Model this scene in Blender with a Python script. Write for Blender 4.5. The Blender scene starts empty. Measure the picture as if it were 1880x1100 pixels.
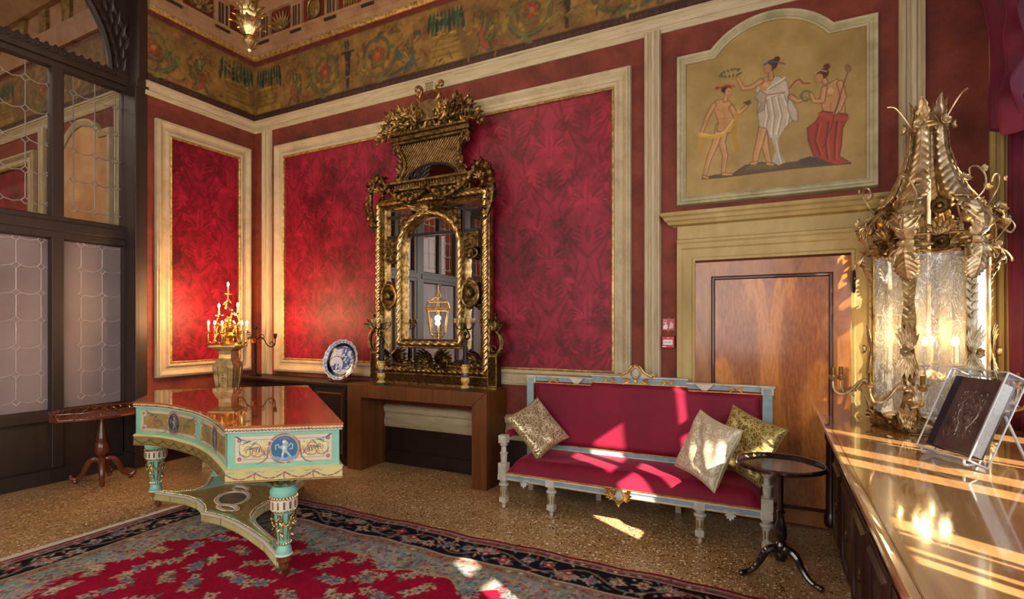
import bpy, math, random
import numpy as np
from mathutils import Matrix, Vector
S = bpy.context.scene
COL = S.collection
PI = math.pi
# ---------------------------------------------------------------- camera, world, lights, exposure
cam = bpy.data.objects.new('camera', bpy.data.cameras.new('camera')); COL.objects.link(cam)
cam.location = (0, 0, 1.6)
cam.rotation_euler = (PI/2, 0, math.radians(26.85))
cam.data.sensor_width = 36; cam.data.lens = 36*955/1880
cam.data.shift_y = 46.5/1880
cam.data.clip_start = 0.05
S.camera = cam
S.view_settings.view_transform = 'Standard'; S.view_settings.look = 'None'
S.view_settings.gamma = 1; S.view_settings.use_curve_mapping = False
S.view_settings.exposure = 0.15
S.cycles.caustics_reflective = False; S.cycles.caustics_refractive = False
S.cycles.max_bounces = 10; S.cycles.diffuse_bounces = 4; S.cycles.glossy_bounces = 5
S.cycles.transmission_bounces = 8; S.cycles.transparent_max_bounces = 16
S.cycles.sample_clamp_indirect = 4; S.cycles.sample_clamp_direct = 0
w = bpy.data.worlds.new('sky'); S.world = w; w.use_nodes = True
w.node_tree.nodes['Background'].inputs[0].default_value = (0.62, 0.78, 1.0, 1)
w.node_tree.nodes['Background'].inputs[1].default_value = 2.2
SUN_AZ, SUN_EL = math.radians(33), math.radians(32)
SUN = Vector((-math.cos(SUN_AZ)*math.cos(SUN_EL), math.sin(SUN_AZ)*math.cos(SUN_EL), -math.sin(SUN_EL)))
def light(name, typ, loc, energy, col, dirv=None, **kw):
    d = bpy.data.lights.new(name, typ); d.energy = energy; d.color = col
    for k, v_ in kw.items(): setattr(d, k, v_)
    o = bpy.data.objects.new(name, d); COL.objects.link(o); o.location = loc
    if dirv is not None: o.rotation_euler = Vector(dirv).to_track_quat('-Z', 'Y').to_euler()
    return o
light('sun', 'SUN', (6, -3, 6), 30, (1, .90, .74), SUN, angle=math.radians(.5))
# area fills for daylight at the right wall's windows, plus fills added elsewhere
light('window_daylight', 'AREA', (1.52, 2.1, 2.35), 48, (1, .98, .95), (-1, 0, 0), shape='RECTANGLE', size=3.0, size_y=2.5)
light('window_daylight', 'AREA', (1.52, -1.2, 2.35), 120, (1, .98, .95), (-1, .1, 0), shape='RECTANGLE', size=1.6, size_y=2.5)
light('window_daylight', 'AREA', (-2.6, -2.4, 2.5), 185, (1, .96, .91), (0, 1, 0), shape='RECTANGLE', size=5.4, size_y=3)  # added fill before the rear wall, which has no window
light('far_room_light', 'AREA', (-9.6, .6, 6.1), 260, (1, .86, .74), (0, .1, -1), shape='RECTANGLE', size=5, size_y=4)  # added fill under the far room's ceiling, without a fixture

# ---------------------------------------------------------------- helpers
def lin(c):
    if isinstance(c, str): c = tuple(int(c[i:i+2], 16)/255 for i in (0, 2, 4))
    return tuple((x/12.92 if x <= .04045 else ((x+.055)/1.055)**2.4) for x in c)
def srgb(h): return np.array([int(h[i:i+2], 16)/255 for i in (0, 2, 4)])
def empty(name, label, cat, loc=(0, 0, 0), rz=0, group=None):
    o = bpy.data.objects.new(name, None); COL.objects.link(o); o.empty_display_size = .05
    o.location = loc; o.rotation_euler = (0, 0, rz)
    return tag(o, label, cat, group)
def tag(o, label=None, cat=None, group=None, kind=None):
    if label: o['label'] = label
    if cat: o['category'] = cat
    if group: o['group'] = group
    if kind: o['kind'] = kind
    return o
def tree_copy(o, parent=None):
    c = o.copy(); COL.objects.link(c); c.parent = parent
    for ch in list(o.children): tree_copy(ch, c)
    return c
def T(x=0, y=0, z=0): return Matrix.Translation((x, y, z))
def RX(a): return Matrix.Rotation(a, 4, 'X')
def RY(a): return Matrix.Rotation(a, 4, 'Y')
def RZ(a): return Matrix.Rotation(a, 4, 'Z')
def SC(x, y, z): return Matrix.Diagonal((x, y, z, 1))
def frame(o, x, y, z):
    m = Matrix.Identity(4)
    for i, a in enumerate((x, y, z)):
        for j in range(3): m[j][i] = a[j]
    for j in range(3): m[j][3] = o[j]
    return m
def along(p, d, up=(0, 0, 1)):           # local z -> d
    d = Vector(d).normalized(); u = Vector(up)
    if abs(d.dot(u)) > .99: u = Vector((0, 1, 0))
    x = u.cross(d).normalized(); y = d.cross(x)
    return frame(p, x, y, d)
class MB:
    def __init__(s): s.v = []; s.f = []; s.c = []
    def add(s, vs, fs, M=None):
        b = len(s.v)
        if M is None: s.v.extend([tuple(q) for q in vs])
        else: s.v.extend([tuple(M @ Vector(q)) for q in vs])
        s.f.extend([tuple(i+b for i in q) for q in fs]); return s
    def box(s, x0, x1, y0, y1, z0, z1, M=None):
        return s.add([(x, y, z) for z in (z0, z1) for y in (y0, y1) for x in (x0, x1)],
                     [(0, 2, 3, 1), (4, 5, 7, 6), (0, 1, 5, 4), (2, 6, 7, 3), (0, 4, 6, 2), (1, 3, 7, 5)], M)
    def prism(s, P, z0, z1, M=None):
        n = len(P)
        ar = sum(P[i][0]*P[(i+1) % n][1]-P[(i+1) % n][0]*P[i][1] for i in range(n))
        if ar < 0: P = P[::-1]
        return s.add([(x, y, z0) for x, y in P]+[(x, y, z1) for x, y in P],
                     [tuple(range(n))[::-1], tuple(range(n, 2*n))]+[(i, (i+1) % n, n+(i+1) % n, n+i) for i in range(n)], M)
    def lathe(s, pr, n=20, M=None, mod=None, cap=True):
        vs = []; fs = []
        for k, (r, z) in enumerate(pr):
            for i in range(n):
                a = 2*PI*i/n; q = r*(mod(a, z) if mod else 1); vs.append((q*math.cos(a), q*math.sin(a), z))
        m = len(pr)
        for k in range(m-1):
            for i in range(n):
                j = (i+1) % n; fs.append((k*n+i, k*n+j, (k+1)*n+j, (k+1)*n+i))
        if cap and pr[0][0] > 1e-4: fs.append(tuple(range(n))[::-1])
        if cap and pr[-1][0] > 1e-4: fs.append(tuple((m-1)*n+i for i in range(n)))
        return s.add(vs, fs, M)
    def tube(s, P, r, n=8, closed=False, M=None, twist=None, flat=1.0, raw=False):
        P = [Vector(p) for p in P]; m = len(P); vs = []; fs = []
        R_ = list(r) if isinstance(r, (list, tuple)) else [r]*m
        if 3 <= m <= 12 and not closed and not raw:       # round the curve off
            Q = []; RR = []; K = 4
            for i in range(m-1):
                p0, p1, p2, p3 = P[max(0, i-1)], P[i], P[i+1], P[min(m-1, i+2)]
                for k in range(K):
                    t = k/K; Q.append(.5*((2*p1)+(p2-p0)*t+(2*p0-5*p1+4*p2-p3)*t*t+(3*p1-p0-3*p2+p3)*t**3)); RR.append(R_[i]+(R_[i+1]-R_[i])*t)
            P = Q+[P[-1]]; R_ = RR+[R_[-1]]; m = len(P)
        up = Vector((0.13, .21, 1)).normalized(); prev = None; L = 0
        for k in range(m):
            if closed: t = P[(k+1) % m]-P[k-1]
            else: t = P[min(k+1, m-1)]-P[max(k-1, 0)]
            if t.length < 1e-9: t = Vector((0, 0, 1))
            t.normalize()
            if prev is None:
                a = up.cross(t)
                if a.length < .1: a = Vector((1, 0, 0)).cross(t)
            else: a = prev - t*prev.dot(t)
            a.normalize(); prev = a; b = t.cross(a)
            if k: L += (P[k]-P[k-1]).length
            for i in range(n):
                g = 2*PI*i/n; q = R_[k]
                if twist: q *= 1+twist[0]*math.cos(twist[1]*(g)-L*twist[2])
                vs.append(P[k]+a*(q*math.cos(g)*flat)+b*(q*math.sin(g)))
        for k in range(m if closed else m-1):
            k2 = (k+1) % m
            for i in range(n):
                j = (i+1) % n; fs.append((k*n+i, k*n+j, k2*n+j, k2*n+i))
        if not closed: fs += [tuple(range(n))[::-1], tuple((m-1)*n+i for i in range(n))]
        return s.add(vs, fs, M)
    def sph(s, c, r, n=8, M=None, sc=(1, 1, 1)):
        m = max(3, n//2+1); vs = [(0, 0, -1)]
        for k in range(1, m):
            a = -PI/2+PI*k/m
            vs += [(math.cos(a)*math.cos(2*PI*i/n), math.cos(a)*math.sin(2*PI*i/n), math.sin(a)) for i in range(n)]
        vs.append((0, 0, 1)); e = len(vs)-1
        fs = [(0, 1+(i+1) % n, 1+i) for i in range(n)]
        for k in range(m-2):
            fs += [(1+k*n+i, 1+k*n+(i+1) % n, 1+(k+1)*n+(i+1) % n, 1+(k+1)*n+i) for i in range(n)]
        fs += [(e, 1+(m-2)*n+i, 1+(m-2)*n+(i+1) % n) for i in range(n)]
        return s.add([(c[0]+r*sc[0]*x, c[1]+r*sc[1]*y, c[2]+r*sc[2]*z) for x, y, z in vs], fs, M)
    def beads(s, P, r, step, M=None, n=6):
        P = [Vector(p) for p in P]; acc = 0
        for a, b in zip(P[:-1], P[1:]):
            L = (b-a).length
            while acc <= L and L > 0:
                s.sph(a+(b-a)*(acc/L), r, n, M); acc += step
            acc -= L
        return s
    def ring(s, path, prof, M=None, closed=True):
        """moulding: 2D path (ccw), profile of (offset outward, height); mitred"""
        n = len(path); vs = []; fs = []; m = len(prof)
        for i in range(n):
            p = Vector(path[i])
            a = Vector(path[i-1]) if (closed or i) else None
            b = Vector(path[(i+1) % n]) if (closed or i < n-1) else None
            d1 = (p-a).normalized() if a is not None else (b-p).normalized()
            d2 = (b-p).normalized() if b is not None else d1
            n1 = Vector((d1.y, -d1.x)); n2 = Vector((d2.y, -d2.x))
            q = n1+n2
            q = q/max(.3, (1+n1.dot(n2)))
            for o, h in prof: vs.append((p.x+q.x*o, p.y+q.y*o, h))
        for i in range(n if closed else n-1):
            j = (i+1) % n
            for k in range(m-1): fs.append((i*m+k, j*m+k, j*m+k+1, i*m+k+1))
        if not closed: fs += [tuple(range(m)), tuple((n-1)*m+k for k in range(m))[::-1]]
        return s.add(vs, fs, M)
    def leaf(s, M, L, W, curl=.8, lobes=5, cup=.15, tip=.0, n=None, ruf=.35):
        """acanthus leaf: grows along local y from the origin, faces local z, curls towards +z"""
        n = n or lobes*4; vs = []; fs = []; cols = (-1, -.5, 0, .5, 1)
        y = z = 0; a = 0
        for k in range(n+1):
            t = k/n
            wd = W*(math.sin(PI*min(1, t*.93+.07))**.7)*(1-.35*t)*(1-ruf+ruf*abs(math.cos(PI*lobes*t)))
            if k == n: wd = W*.03
            for c_ in cols:
                vs.append((c_*wd, y - abs(c_)*wd*.25, z+cup*wd*(abs(c_)**1.5)*1.6-(.12*W if abs(c_) == .5 else 0)*math.sin(PI*t)))
            a = curl*(t**1.6)*1.6
            y += L/n*math.cos(a); z += L/n*math.sin(a)
        for k in range(n):
            for i in range(4): fs.append((k*5+i, k*5+i+1, (k+1)*5+i+1, (k+1)*5+i))
        return s.add(vs, fs, M)
    def pleaf(s, P, wf, out, lobes=8, cup=.25):
        """acanthus leaf laid along a 3D path P; out = outward direction; wf(t) half width"""
        P = [Vector(p) for p in P]; n = lobes*6; L = [0]
        for a, b in zip(P[:-1], P[1:]): L.append(L[-1]+(b-a).length)
        def at(q):
            q = max(0, min(1, q))*L[-1]; k = 0
            while k < len(P)-2 and L[k+1] < q: k += 1
            return P[k].lerp(P[k+1], (q-L[k])/max(1e-9, L[k+1]-L[k]))
        vs = []; fs = []; cols = (-1, -.75, -.5, -.2, 0, .2, .5, .75, 1); nc = 9
        for i in range(n+1):
            t = i/n; p = at(t); tg = (at(t+.02)-at(t-.02)).normalized(); sd = tg.cross(Vector(out)).normalized(); nr = sd.cross(tg)
            w_ = wf(t)
            for c in cols:
                sw = abs(math.sin(PI*lobes*t)); ww = w_*(.62+.38*sw**.7 if abs(c) == 1 else .86+.10*sw if abs(c) == .75 else 1)
                q = p+tg*(abs(c)**1.3*w_*.75)
                vs.append(q+sd*(c*ww)+nr*(-cup*w_*(abs(c)**2)+.075*w_*(sw-.5)*min(1, abs(c)*3)+(.10*w_ if c == 0 else 0)))
        for i in range(n):
            for k in range(nc-1): fs.append((i*nc+k, i*nc+k+1, (i+1)*nc+k+1, (i+1)*nc+k))
        return s.add(vs, fs)
    def rose(s, M, r, rings=2, pet=5):
        for q in range(rings):
            rr = r*(1-.42*q); m = pet
            for i in range(m):
                A = M @ RZ(2*PI*(i+.5*q)/m) @ T(0, 0, .12*r*q)
                s.leaf(A @ RX(.25+.45*q), rr, rr*.62, 1.0, 1, .25, n=4, ruf=0)
        s.sph((0, 0, .22*r), r*.24, 6, M); return s
    def grid(s, fn, nu, nv):
        """fn(u,v)->(x,y,z) u,v in 0..1 ; vertex order v-major"""
        b = len(s.v)
        for j in range(nv+1):
            for i in range(nu+1): s.v.append(tuple(fn(i/nu, j/nv)))
        for j in range(nv):
            for i in range(nu):
                a = b+j*(nu+1)+i; s.f.append((a, a+1, a+nu+2, a+nu+1))
        return s
    def build(s, name, mat, parent=None, smooth=35, bevel=0, kind=None, solid=0, label=None):
        me = bpy.data.meshes.new(name); me.from_pydata(s.v, [], s.f)
        me.materials.append(mat)
        if smooth:
            me.shade_smooth(); me.set_sharp_from_angle(angle=math.radians(smooth))
        o = bpy.data.objects.new(name, me); COL.objects.link(o); o.parent = parent
        if kind: o['kind'] = kind
        if label: o['label'] = label
        if solid:
            m = o.modifiers.new('thickness', 'SOLIDIFY'); m.thickness = solid; m.offset = 0
        if bevel:
            m = o.modifiers.new('bevel', 'BEVEL'); m.width = bevel; m.segments = 2; m.limit_method = 'ANGLE'
        return o
def paint_mesh(name, M, nu, nv, fn, img, mat, parent=None, kind=None, smooth=False):
    """big coloured grid built with numpy; fn(U,V)->x,y,z arrays; img(U,V)->(n,3) srgb"""
    U, V = np.meshgrid(np.linspace(0, 1, nu+1), np.linspace(0, 1, nv+1))
    U = U.ravel(); V = V.ravel(); X, Y, Z = fn(U, V)
    co = np.stack([X, Y, Z+0*X], 1)
    if M is not None:
        A = np.array(M); co = co @ A[:3, :3].T + A[:3, 3]
    me = bpy.data.meshes.new(name); nf = nu*nv
    me.vertices.add(len(co)); me.vertices.foreach_set('co', co.astype(np.float32).ravel())
    j, i = np.meshgrid(np.arange(nv), np.arange(nu), indexing='ij'); a = (j*(nu+1)+i).ravel()
    q = np.stack([a, a+1, a+nu+2, a+nu+1], 1)
    me.loops.add(nf*4); me.loops.foreach_set('vertex_index', q.ravel().astype(np.int32))
    me.polygons.add(nf); me.polygons.foreach_set('loop_start', (np.arange(nf)*4).astype(np.int32))
    me.update(calc_edges=True); me.validate()
    ca = me.color_attributes.new('paint', 'FLOAT_COLOR', 'POINT')
    c = img(U, V); c = np.clip(c, 0, 1)
    c = np.where(c <= .04045, c/12.92, ((c+.055)/1.055)**2.4)
    ca.data.foreach_set('color', np.concatenate([c, np.ones((len(c), 1))], 1).astype(np.float32).ravel())
    me.materials.append(mat)
    if smooth: me.shade_smooth()
    o = bpy.data.objects.new(name, me); COL.objects.link(o); o.parent = parent
    if kind: o['kind'] = kind
    return o
class Cv:
    """a little painter: canvas in metres, sRGB colours"""
    def __init__(s, w, h, ppm, col):
        s.w, s.h, s.k = w, h, ppm; s.W = int(w*ppm)+1; s.H = int(h*ppm)+1
        s.a = np.zeros((s.H, s.W, 3)); s.a[:] = srgb(col)
    def win(s, x0, x1, y0, y1):
        i0 = max(0, int(x0*s.k)-1); i1 = min(s.W, int(x1*s.k)+3); j0 = max(0, int(y0*s.k)-1); j1 = min(s.H, int(y1*s.k)+3)
        if i0 >= i1 or j0 >= j1: return None
        X, Y = np.meshgrid(np.arange(i0, i1)/s.k, np.arange(j0, j1)/s.k)
        return (slice(j0, j1), slice(i0, i1)), X, Y
    def mix(s, sl, al, col):
        col = srgb(col) if isinstance(col, str) else col
        s.a[sl] = s.a[sl]*(1-al[..., None])+col*al[..., None]
    def disc(s, x, y, r, col, ry=None, ang=0, al=1):
        ry = ry or r; R_ = max(r, ry); q = s.win(x-R_, x+R_, y-R_, y+R_)
        if not q: return
        sl, X, Y = q; c, d = math.cos(ang), math.sin(ang); X = X-x; Y = Y-y
        u = (X*c+Y*d)/r; v = (-X*d+Y*c)/ry
        s.mix(sl, al*np.clip((1-np.hypot(u, v))*min(r, ry)*s.k+.5, 0, 1), col)
    def line(s, P, w0, col, w1=None, al=1):
        w1 = w0 if w1 is None else w1; n = len(P)-1
        for i in range(n):
            (x0, y0), (x1, y1) = P[i], P[i+1]; a = w0+(w1-w0)*i/n; b = w0+(w1-w0)*(i+1)/n; m = max(a, b)
            q = s.win(min(x0, x1)-m, max(x0, x1)+m, min(y0, y1)-m, max(y0, y1)+m)
            if not q: continue
            sl, X, Y = q; dx, dy = x1-x0, y1-y0; L = dx*dx+dy*dy+1e-12
            t = np.clip(((X-x0)*dx+(Y-y0)*dy)/L, 0, 1)
            d = np.hypot(X-x0-t*dx, Y-y0-t*dy)
            s.mix(sl, al*np.clip(((a+(b-a)*t)/2-d)*s.k+.5, 0, 1), col)
    def poly(s, P, col, al=1):
        xs = [p[0] for p in P]; ys = [p[1] for p in P]; q = s.win(min(xs), max(xs), min(ys), max(ys))
        if not q: return
        sl, X, Y = q; ins = np.zeros(X.shape, bool); n = len(P)
        for i in range(n):
            (x0, y0), (x1, y1) = P[i], P[(i+1) % n]
            if y0 == y1: continue
            c = ((y0 > Y) != (y1 > Y)) & (X < (x1-x0)*(Y-y0)/(y1-y0)+x0); ins ^= c
        s.mix(sl, al*ins.astype(float), col)
    def leaf(s, x, y, ang, L, W, col, vein=None, bend=0):
        P = []; Q = []; m = 7; px, py, a = x, y, ang
        for i in range(m+1):
            t = i/m; wd = W*math.sin(PI*t)**.8/2; nx, ny = -math.sin(a), math.cos(a)
            P.append((px+nx*wd, py+ny*wd)); Q.append((px-nx*wd, py-ny*wd))
            a += bend/m; px += math.cos(a)*L/m; py += math.sin(a)*L/m
        s.poly(P+Q[::-1], col)
        if vein: s.line([((p[0]+q[0])/2, (p[1]+q[1])/2) for p, q in zip(P, Q)], W*.12, vein)
    def flower(s, x, y, r, col, cen, n=5, rot=0, edge=None):
        for i in range(n):
            a = rot+2*PI*i/n
            if edge: s.disc(x+.58*r*math.cos(a), y+.58*r*math.sin(a), r*.5, edge, r*.42, a)
            s.disc(x+.58*r*math.cos(a), y+.58*r*math.sin(a), r*.42, col, r*.33, a)
        s.disc(x, y, r*.3, cen)
    def spiral(s, x, y, r, turns, a0, w0, col, w1=None, d=1, leaves=None):
        P = []; n = int(28*turns)
        for i in range(n+1):
            t = i/n; q = r*(1-t)**.8; a = a0+d*2*PI*turns*t; P.append((x+q*math.cos(a), y+q*math.sin(a)))
        s.line(P, w0, col, w1 if w1 is not None else w0*.4)
        if leaves:
            for i in range(0, int(n*.75), leaves[1]):
                p, q = P[i], P[i+1]; a = math.atan2(q[1]-p[1], q[0]-p[0])
                s.leaf(p[0], p[1], a-d*.9, leaves[0]*(1-.6*i/n), leaves[0]*.42*(1-.6*i/n), leaves[2+(i//leaves[1]) % (len(leaves)-2)], bend=d*.7)
        return P
    def sample(s, x, y):
        fx = np.clip(x*s.k, 0, s.W-1.001); fy = np.clip(y*s.k, 0, s.H-1.001)
        i = fx.astype(int); j = fy.astype(int); u = (fx-i)[:, None]; v = (fy-j)[:, None]; A = s.a
        return (A[j, i]*(1-u)+A[j, i+1]*u)*(1-v)+(A[j+1, i]*(1-u)+A[j+1, i+1]*u)*v
# ---------------------------------------------------------------- materials
def mat(name, col=(.5, .5, .5), rough=.5, metal=0, **kw):
    m = bpy.data.materials.new(name); m.use_nodes = True; nt = m.node_tree; b = nt.nodes['Principled BSDF']
    c = lin(col) if isinstance(col, str) else col
    b.inputs['Base Color'].default_value = (*c, 1); b.inputs['Roughness'].default_value = rough; b.inputs['Metallic'].default_value = metal
    names = dict(coat='Coat Weight', coatr='Coat Roughness', sheen='Sheen Weight', sheenr='Sheen Roughness', trans='Transmission Weight', ior='IOR', spec='Specular IOR Level', alpha='Alpha', emit='Emission Strength')
    for k, v_ in kw.items():
        if k in names: b.inputs[names[k]].default_value = v_
    if 'ecol' in kw: b.inputs['Emission Color'].default_value = (*kw['ecol'], 1)
    if 'sheencol' in kw: b.inputs['Sheen Tint'].default_value = (*kw['sheencol'], 1)
    return m
def N(m, t, **kw):
    n = m.node_tree.nodes.new(t)
    for k, v_ in kw.items():
        if k.startswith('i_'): n.inputs[k[2:]].default_value = v_
        else: setattr(n, k, v_)
    return n
def LK(m, a, ao, b, bi): m.node_tree.links.new(a.outputs[ao], b.inputs[bi])
def bsdf(m): return m.node_tree.nodes['Principled BSDF']
def vary(m, cols, scale=3, detail=6, stretch=(1, 1, 1), bump=0, bscale=None, distort=0, ramp=None, rough=.6, tex='ShaderNodeTexNoise', inp='Base Color', bdist=.01, coord='Object', mult=None):
    """noise -> colour ramp -> base colour, and noise bump"""
    tc = N(m, 'ShaderNodeTexCoord'); mp = N(m, 'ShaderNodeMapping'); mp.inputs['Scale'].default_value = stretch
    LK(m, tc, coord, mp, 'Vector')
    nz = N(m, 'ShaderNodeTexNoise'); nz.inputs['Scale'].default_value = scale; nz.inputs['Detail'].default_value = detail
    nz.inputs['Roughness'].default_value = rough; nz.inputs['Distortion'].default_value = distort
    LK(m, mp, 'Vector', nz, 'Vector')
    r = N(m, 'ShaderNodeValToRGB'); e = r.color_ramp.elements; n = len(cols)
    pos = ramp or [.3+.4*i/max(1, n-1) for i in range(n)]
    while len(e) < n: e.new(.5)
    for i, c in enumerate(cols):
        e[i].position = pos[i]; e[i].color = (*(lin(c) if isinstance(c, str) else c), 1)
    LK(m, nz, 'Fac', r, 'Fac')
    out = r; oo = 'Color'
    if mult is not None:          # multiply with a vertex colour
        mx = N(m, 'ShaderNodeMix'); mx.data_type = 'RGBA'; mx.blend_type = 'MULTIPLY'; mx.inputs[0].default_value = mult
        at = N(m, 'ShaderNodeVertexColor', layer_name='paint')
        m.node_tree.links.new(at.outputs['Color'], mx.inputs[6]); m.node_tree.links.new(r.outputs['Color'], mx.inputs[7])
        m.node_tree.links.new(mx.outputs[2], bsdf(m).inputs[inp])
    else: LK(m, r, 'Color', bsdf(m), inp)
    if bump:
        nb = N(m, 'ShaderNodeTexNoise'); nb.inputs['Scale'].default_value = bscale or scale*4; nb.inputs['Detail'].default_value = 5
        LK(m, mp, 'Vector', nb, 'Vector'); bp = N(m, 'ShaderNodeBump'); bp.inputs['Strength'].default_value = bump; bp.inputs['Distance'].default_value = bdist
        LK(m, nb, 'Fac', bp, 'Height'); LK(m, bp, 'Normal', bsdf(m), 'Normal')
    return m
def painted(name, rough=.6, bump=.2, bscale=60, lo='c8c8c8', hi='ffffff', nscale=6, **kw):
    m = mat(name, rough=rough, **kw); vary(m, [lo, hi], nscale, mult=1.0, bump=bump, bscale=bscale, bdist=.003); return m
def wood(name, cols, scale=4, stretch=(1, 1, .08), rough=.35, **kw):
    m = mat(name, rough=rough, **kw); vary(m, cols, scale, 8, stretch, distort=1.2, rough=.65, bump=.06, bscale=scale*8, bdist=.004); return m
def gilt(name, cols, rough=.32, scale=18, bump=.35, **kw):
    m = mat(name, rough=rough, metal=kw.pop('metal', .92), **kw); vary(m, cols, scale, 6, bump=bump, bscale=scale*5, bdist=.003); return m
M_red = vary(mat('red_plaster', rough=.75), ['4c1c12', '6c2c1c', '7e3824', '5c2216'], 2.2, 9, bump=.35, bscale=30, rough=.68, ramp=[.3, .46, .58, .72])
M_cream = vary(mat('cream_paint', rough=.6), ['a09070', 'b5a582', 'c2b391'], 5, 9, (1, 1, 1), bump=.35, bscale=35, rough=.7)
M_creamv = vary(mat('cream_paint_vertical', rough=.6), ['a09170', 'b6a784', 'c4b694'], 9, 8, (4, 4, .35), bump=.35, bscale=20, rough=.65)
M_creamh = vary(mat('cream_paint_horizontal', rough=.6), ['a09170', 'b6a784', 'c4b694'], 9, 8, (.35, .35, 4), bump=.35, bscale=20, rough=.65)
M_ochre = vary(mat('ochre_paint', rough=.6), ['96814d', 'a9925b', 'b9a36c'], 4, 8, (1, 1, .5), bump=.3, bscale=25)
M_stone = vary(mat('pink_beige_paint', rough=.6), ['8a6647', '9f7a57', 'ae8a66'], 4, 8, bump=.2, bscale=25)
M_giltline = gilt('gilt_fillet', ['7a5a2c', 'b89656', 'dcc088'], .42, 25, metal=.6)
M_gold = gilt('antique_gold', ['3a2814', '8c6c38', 'c8a868'], .34, 22, .5)
M_goldb = gilt('bright_gold', ['8e7444', 'cbad70', 'ead4a2'], .27, 16, .25)
M_golddk = gilt('dark_gilding', ['22180c', '5e4826', '9a7c48'], .42, 30, .6)
M_bronze = gilt('pale_bronze', ['5a4426', 'a5865a', 'd8bd90'], .3, 20, .3)
M_darkwood = wood('dark_wood', ['140c08', '241610', '2e1e16'], 3, rough=.38)
M_screen = wood('screen_wood', ['1e1512', '2c201b', '382a23'], 3, rough=.45)
M_black = mat('black_lacquer', '0c0908', .2, coat=.4)
M_mahog = wood('mahogany', ['3a1608', '5e2a10', '7a3c18'], 4, rough=.28, coat=.4, coatr=.15)
M_oak = wood('walnut_brown', ['4a2608', '5f3410', '73431a'], 5, (2, 2, .12), rough=.42)
M_iron = mat('wrought_iron', '1c1614', .5, .7)
M_wax = mat('candle_tube', 'd8c8a0', .5)
M_bulb = mat('lit_bulb', (1, .8, .45), .3, emit=60, ecol=(1, .62, .25))
# ---------------------------------------------------------------- room shell
D, XL, XS, XR, YF = 4.78, -6.37, -6.62, 1.6, -2.6
MBK = frame((0, D, 0), (1, 0, 0), (0, 0, 1), (0, -1, 0))
MLF = frame((XL, 0, 0), (0, 1, 0), (0, 0, 1), (1, 0, 0))
MRT = frame((XR, 0, 0), (0, -1, 0), (0, 0, 1), (-1, 0, 0))
MAD = frame((0, 3.40, 0), (1, 0, 0), (0, 0, 1), (0, -1, 0))
ST = 'structure'
# terrazzo
M_floor = mat('terrazzo', rough=.28, coat=.25, coatr=.25)
def _terrazzo(m):
    tc = N(m, 'ShaderNodeTexCoord'); prev = None
    base = N(m, 'ShaderNodeTexNoise'); base.inputs['Scale'].default_value = 1.6; base.inputs['Detail'].default_value = 8
    LK(m, tc, 'Object', base, 'Vector')
    r0 = N(m, 'ShaderNodeValToRGB'); e = r0.color_ramp.elements
    e[0].position = .3; e[0].color = (*lin('967648'), 1); e[1].position = .7; e[1].color = (*lin('b89868'), 1)
    LK(m, base, 'Fac', r0, 'Fac'); prev = r0.outputs['Color']
    for sc, th, cols in ((44, .46, ['5c4020', 'b8986a', '7c5a30', 'c8aa7c']), (30, .34, ['2c1c10', 'e8d8b8', '8a5e34', 'f0e4cc']), (66, .42, ['382414', 'f0e6d0', 'b08c58', '5c3c20'])):
        vo = N(m, 'ShaderNodeTexVoronoi'); vo.inputs['Scale'].default_value = sc; LK(m, tc, 'Object', vo, 'Vector')
        lt = N(m, 'ShaderNodeMath', operation='LESS_THAN'); lt.inputs[1].default_value = th
        wn = N(m, 'ShaderNodeSeparateColor'); LK(m, vo, 'Color', wn, 'Color')
        ad = N(m, 'ShaderNodeMath', operation='MULTIPLY_ADD'); ad.inputs[1].default_value = .25; LK(m, wn, 'Green', ad, 0); LK(m, vo, 'Distance', ad, 2)
        LK(m, ad, 'Value', lt, 0)
        cr = N(m, 'ShaderNodeValToRGB'); cr.color_ramp.interpolation = 'CONSTANT'; e = cr.color_ramp.elements
        while len(e) < 4: e.new(.5)
        for i, c in enumerate(cols): e[i].position = i*.25; e[i].color = (*lin(c), 1)
        LK(m, wn, 'Red', cr, 'Fac')
        mx = N(m, 'ShaderNodeMix'); mx.data_type = 'RGBA'
        m.node_tree.links.new(lt.outputs[0], mx.inputs[0]); m.node_tree.links.new(prev, mx.inputs[6]); m.node_tree.links.new(cr.outputs['Color'], mx.inputs[7])
        prev = mx.outputs[2]
    m.node_tree.links.new(prev, bsdf(m).inputs['Base Color'])
_terrazzo(M_floor)
MB().box(-13.2, XR+.2, YF-.2, D+.2, -.1, 0).build('floor', M_floor, kind=ST, smooth=0)
MB().box(-6.9, XR+.2, D, D+.2, 0, 6.4).build('wall_back', M_red, kind=ST, smooth=0)
MB().box(XL-.45, XL, 3.40, D, 0, 6.4).build('wall_left', M_red, kind=ST, smooth=0)
MB().box(-13.2, XR+.2, YF-.2, YF, 0, 6.4).build('wall_front', M_red, kind=ST, smooth=0)
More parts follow.
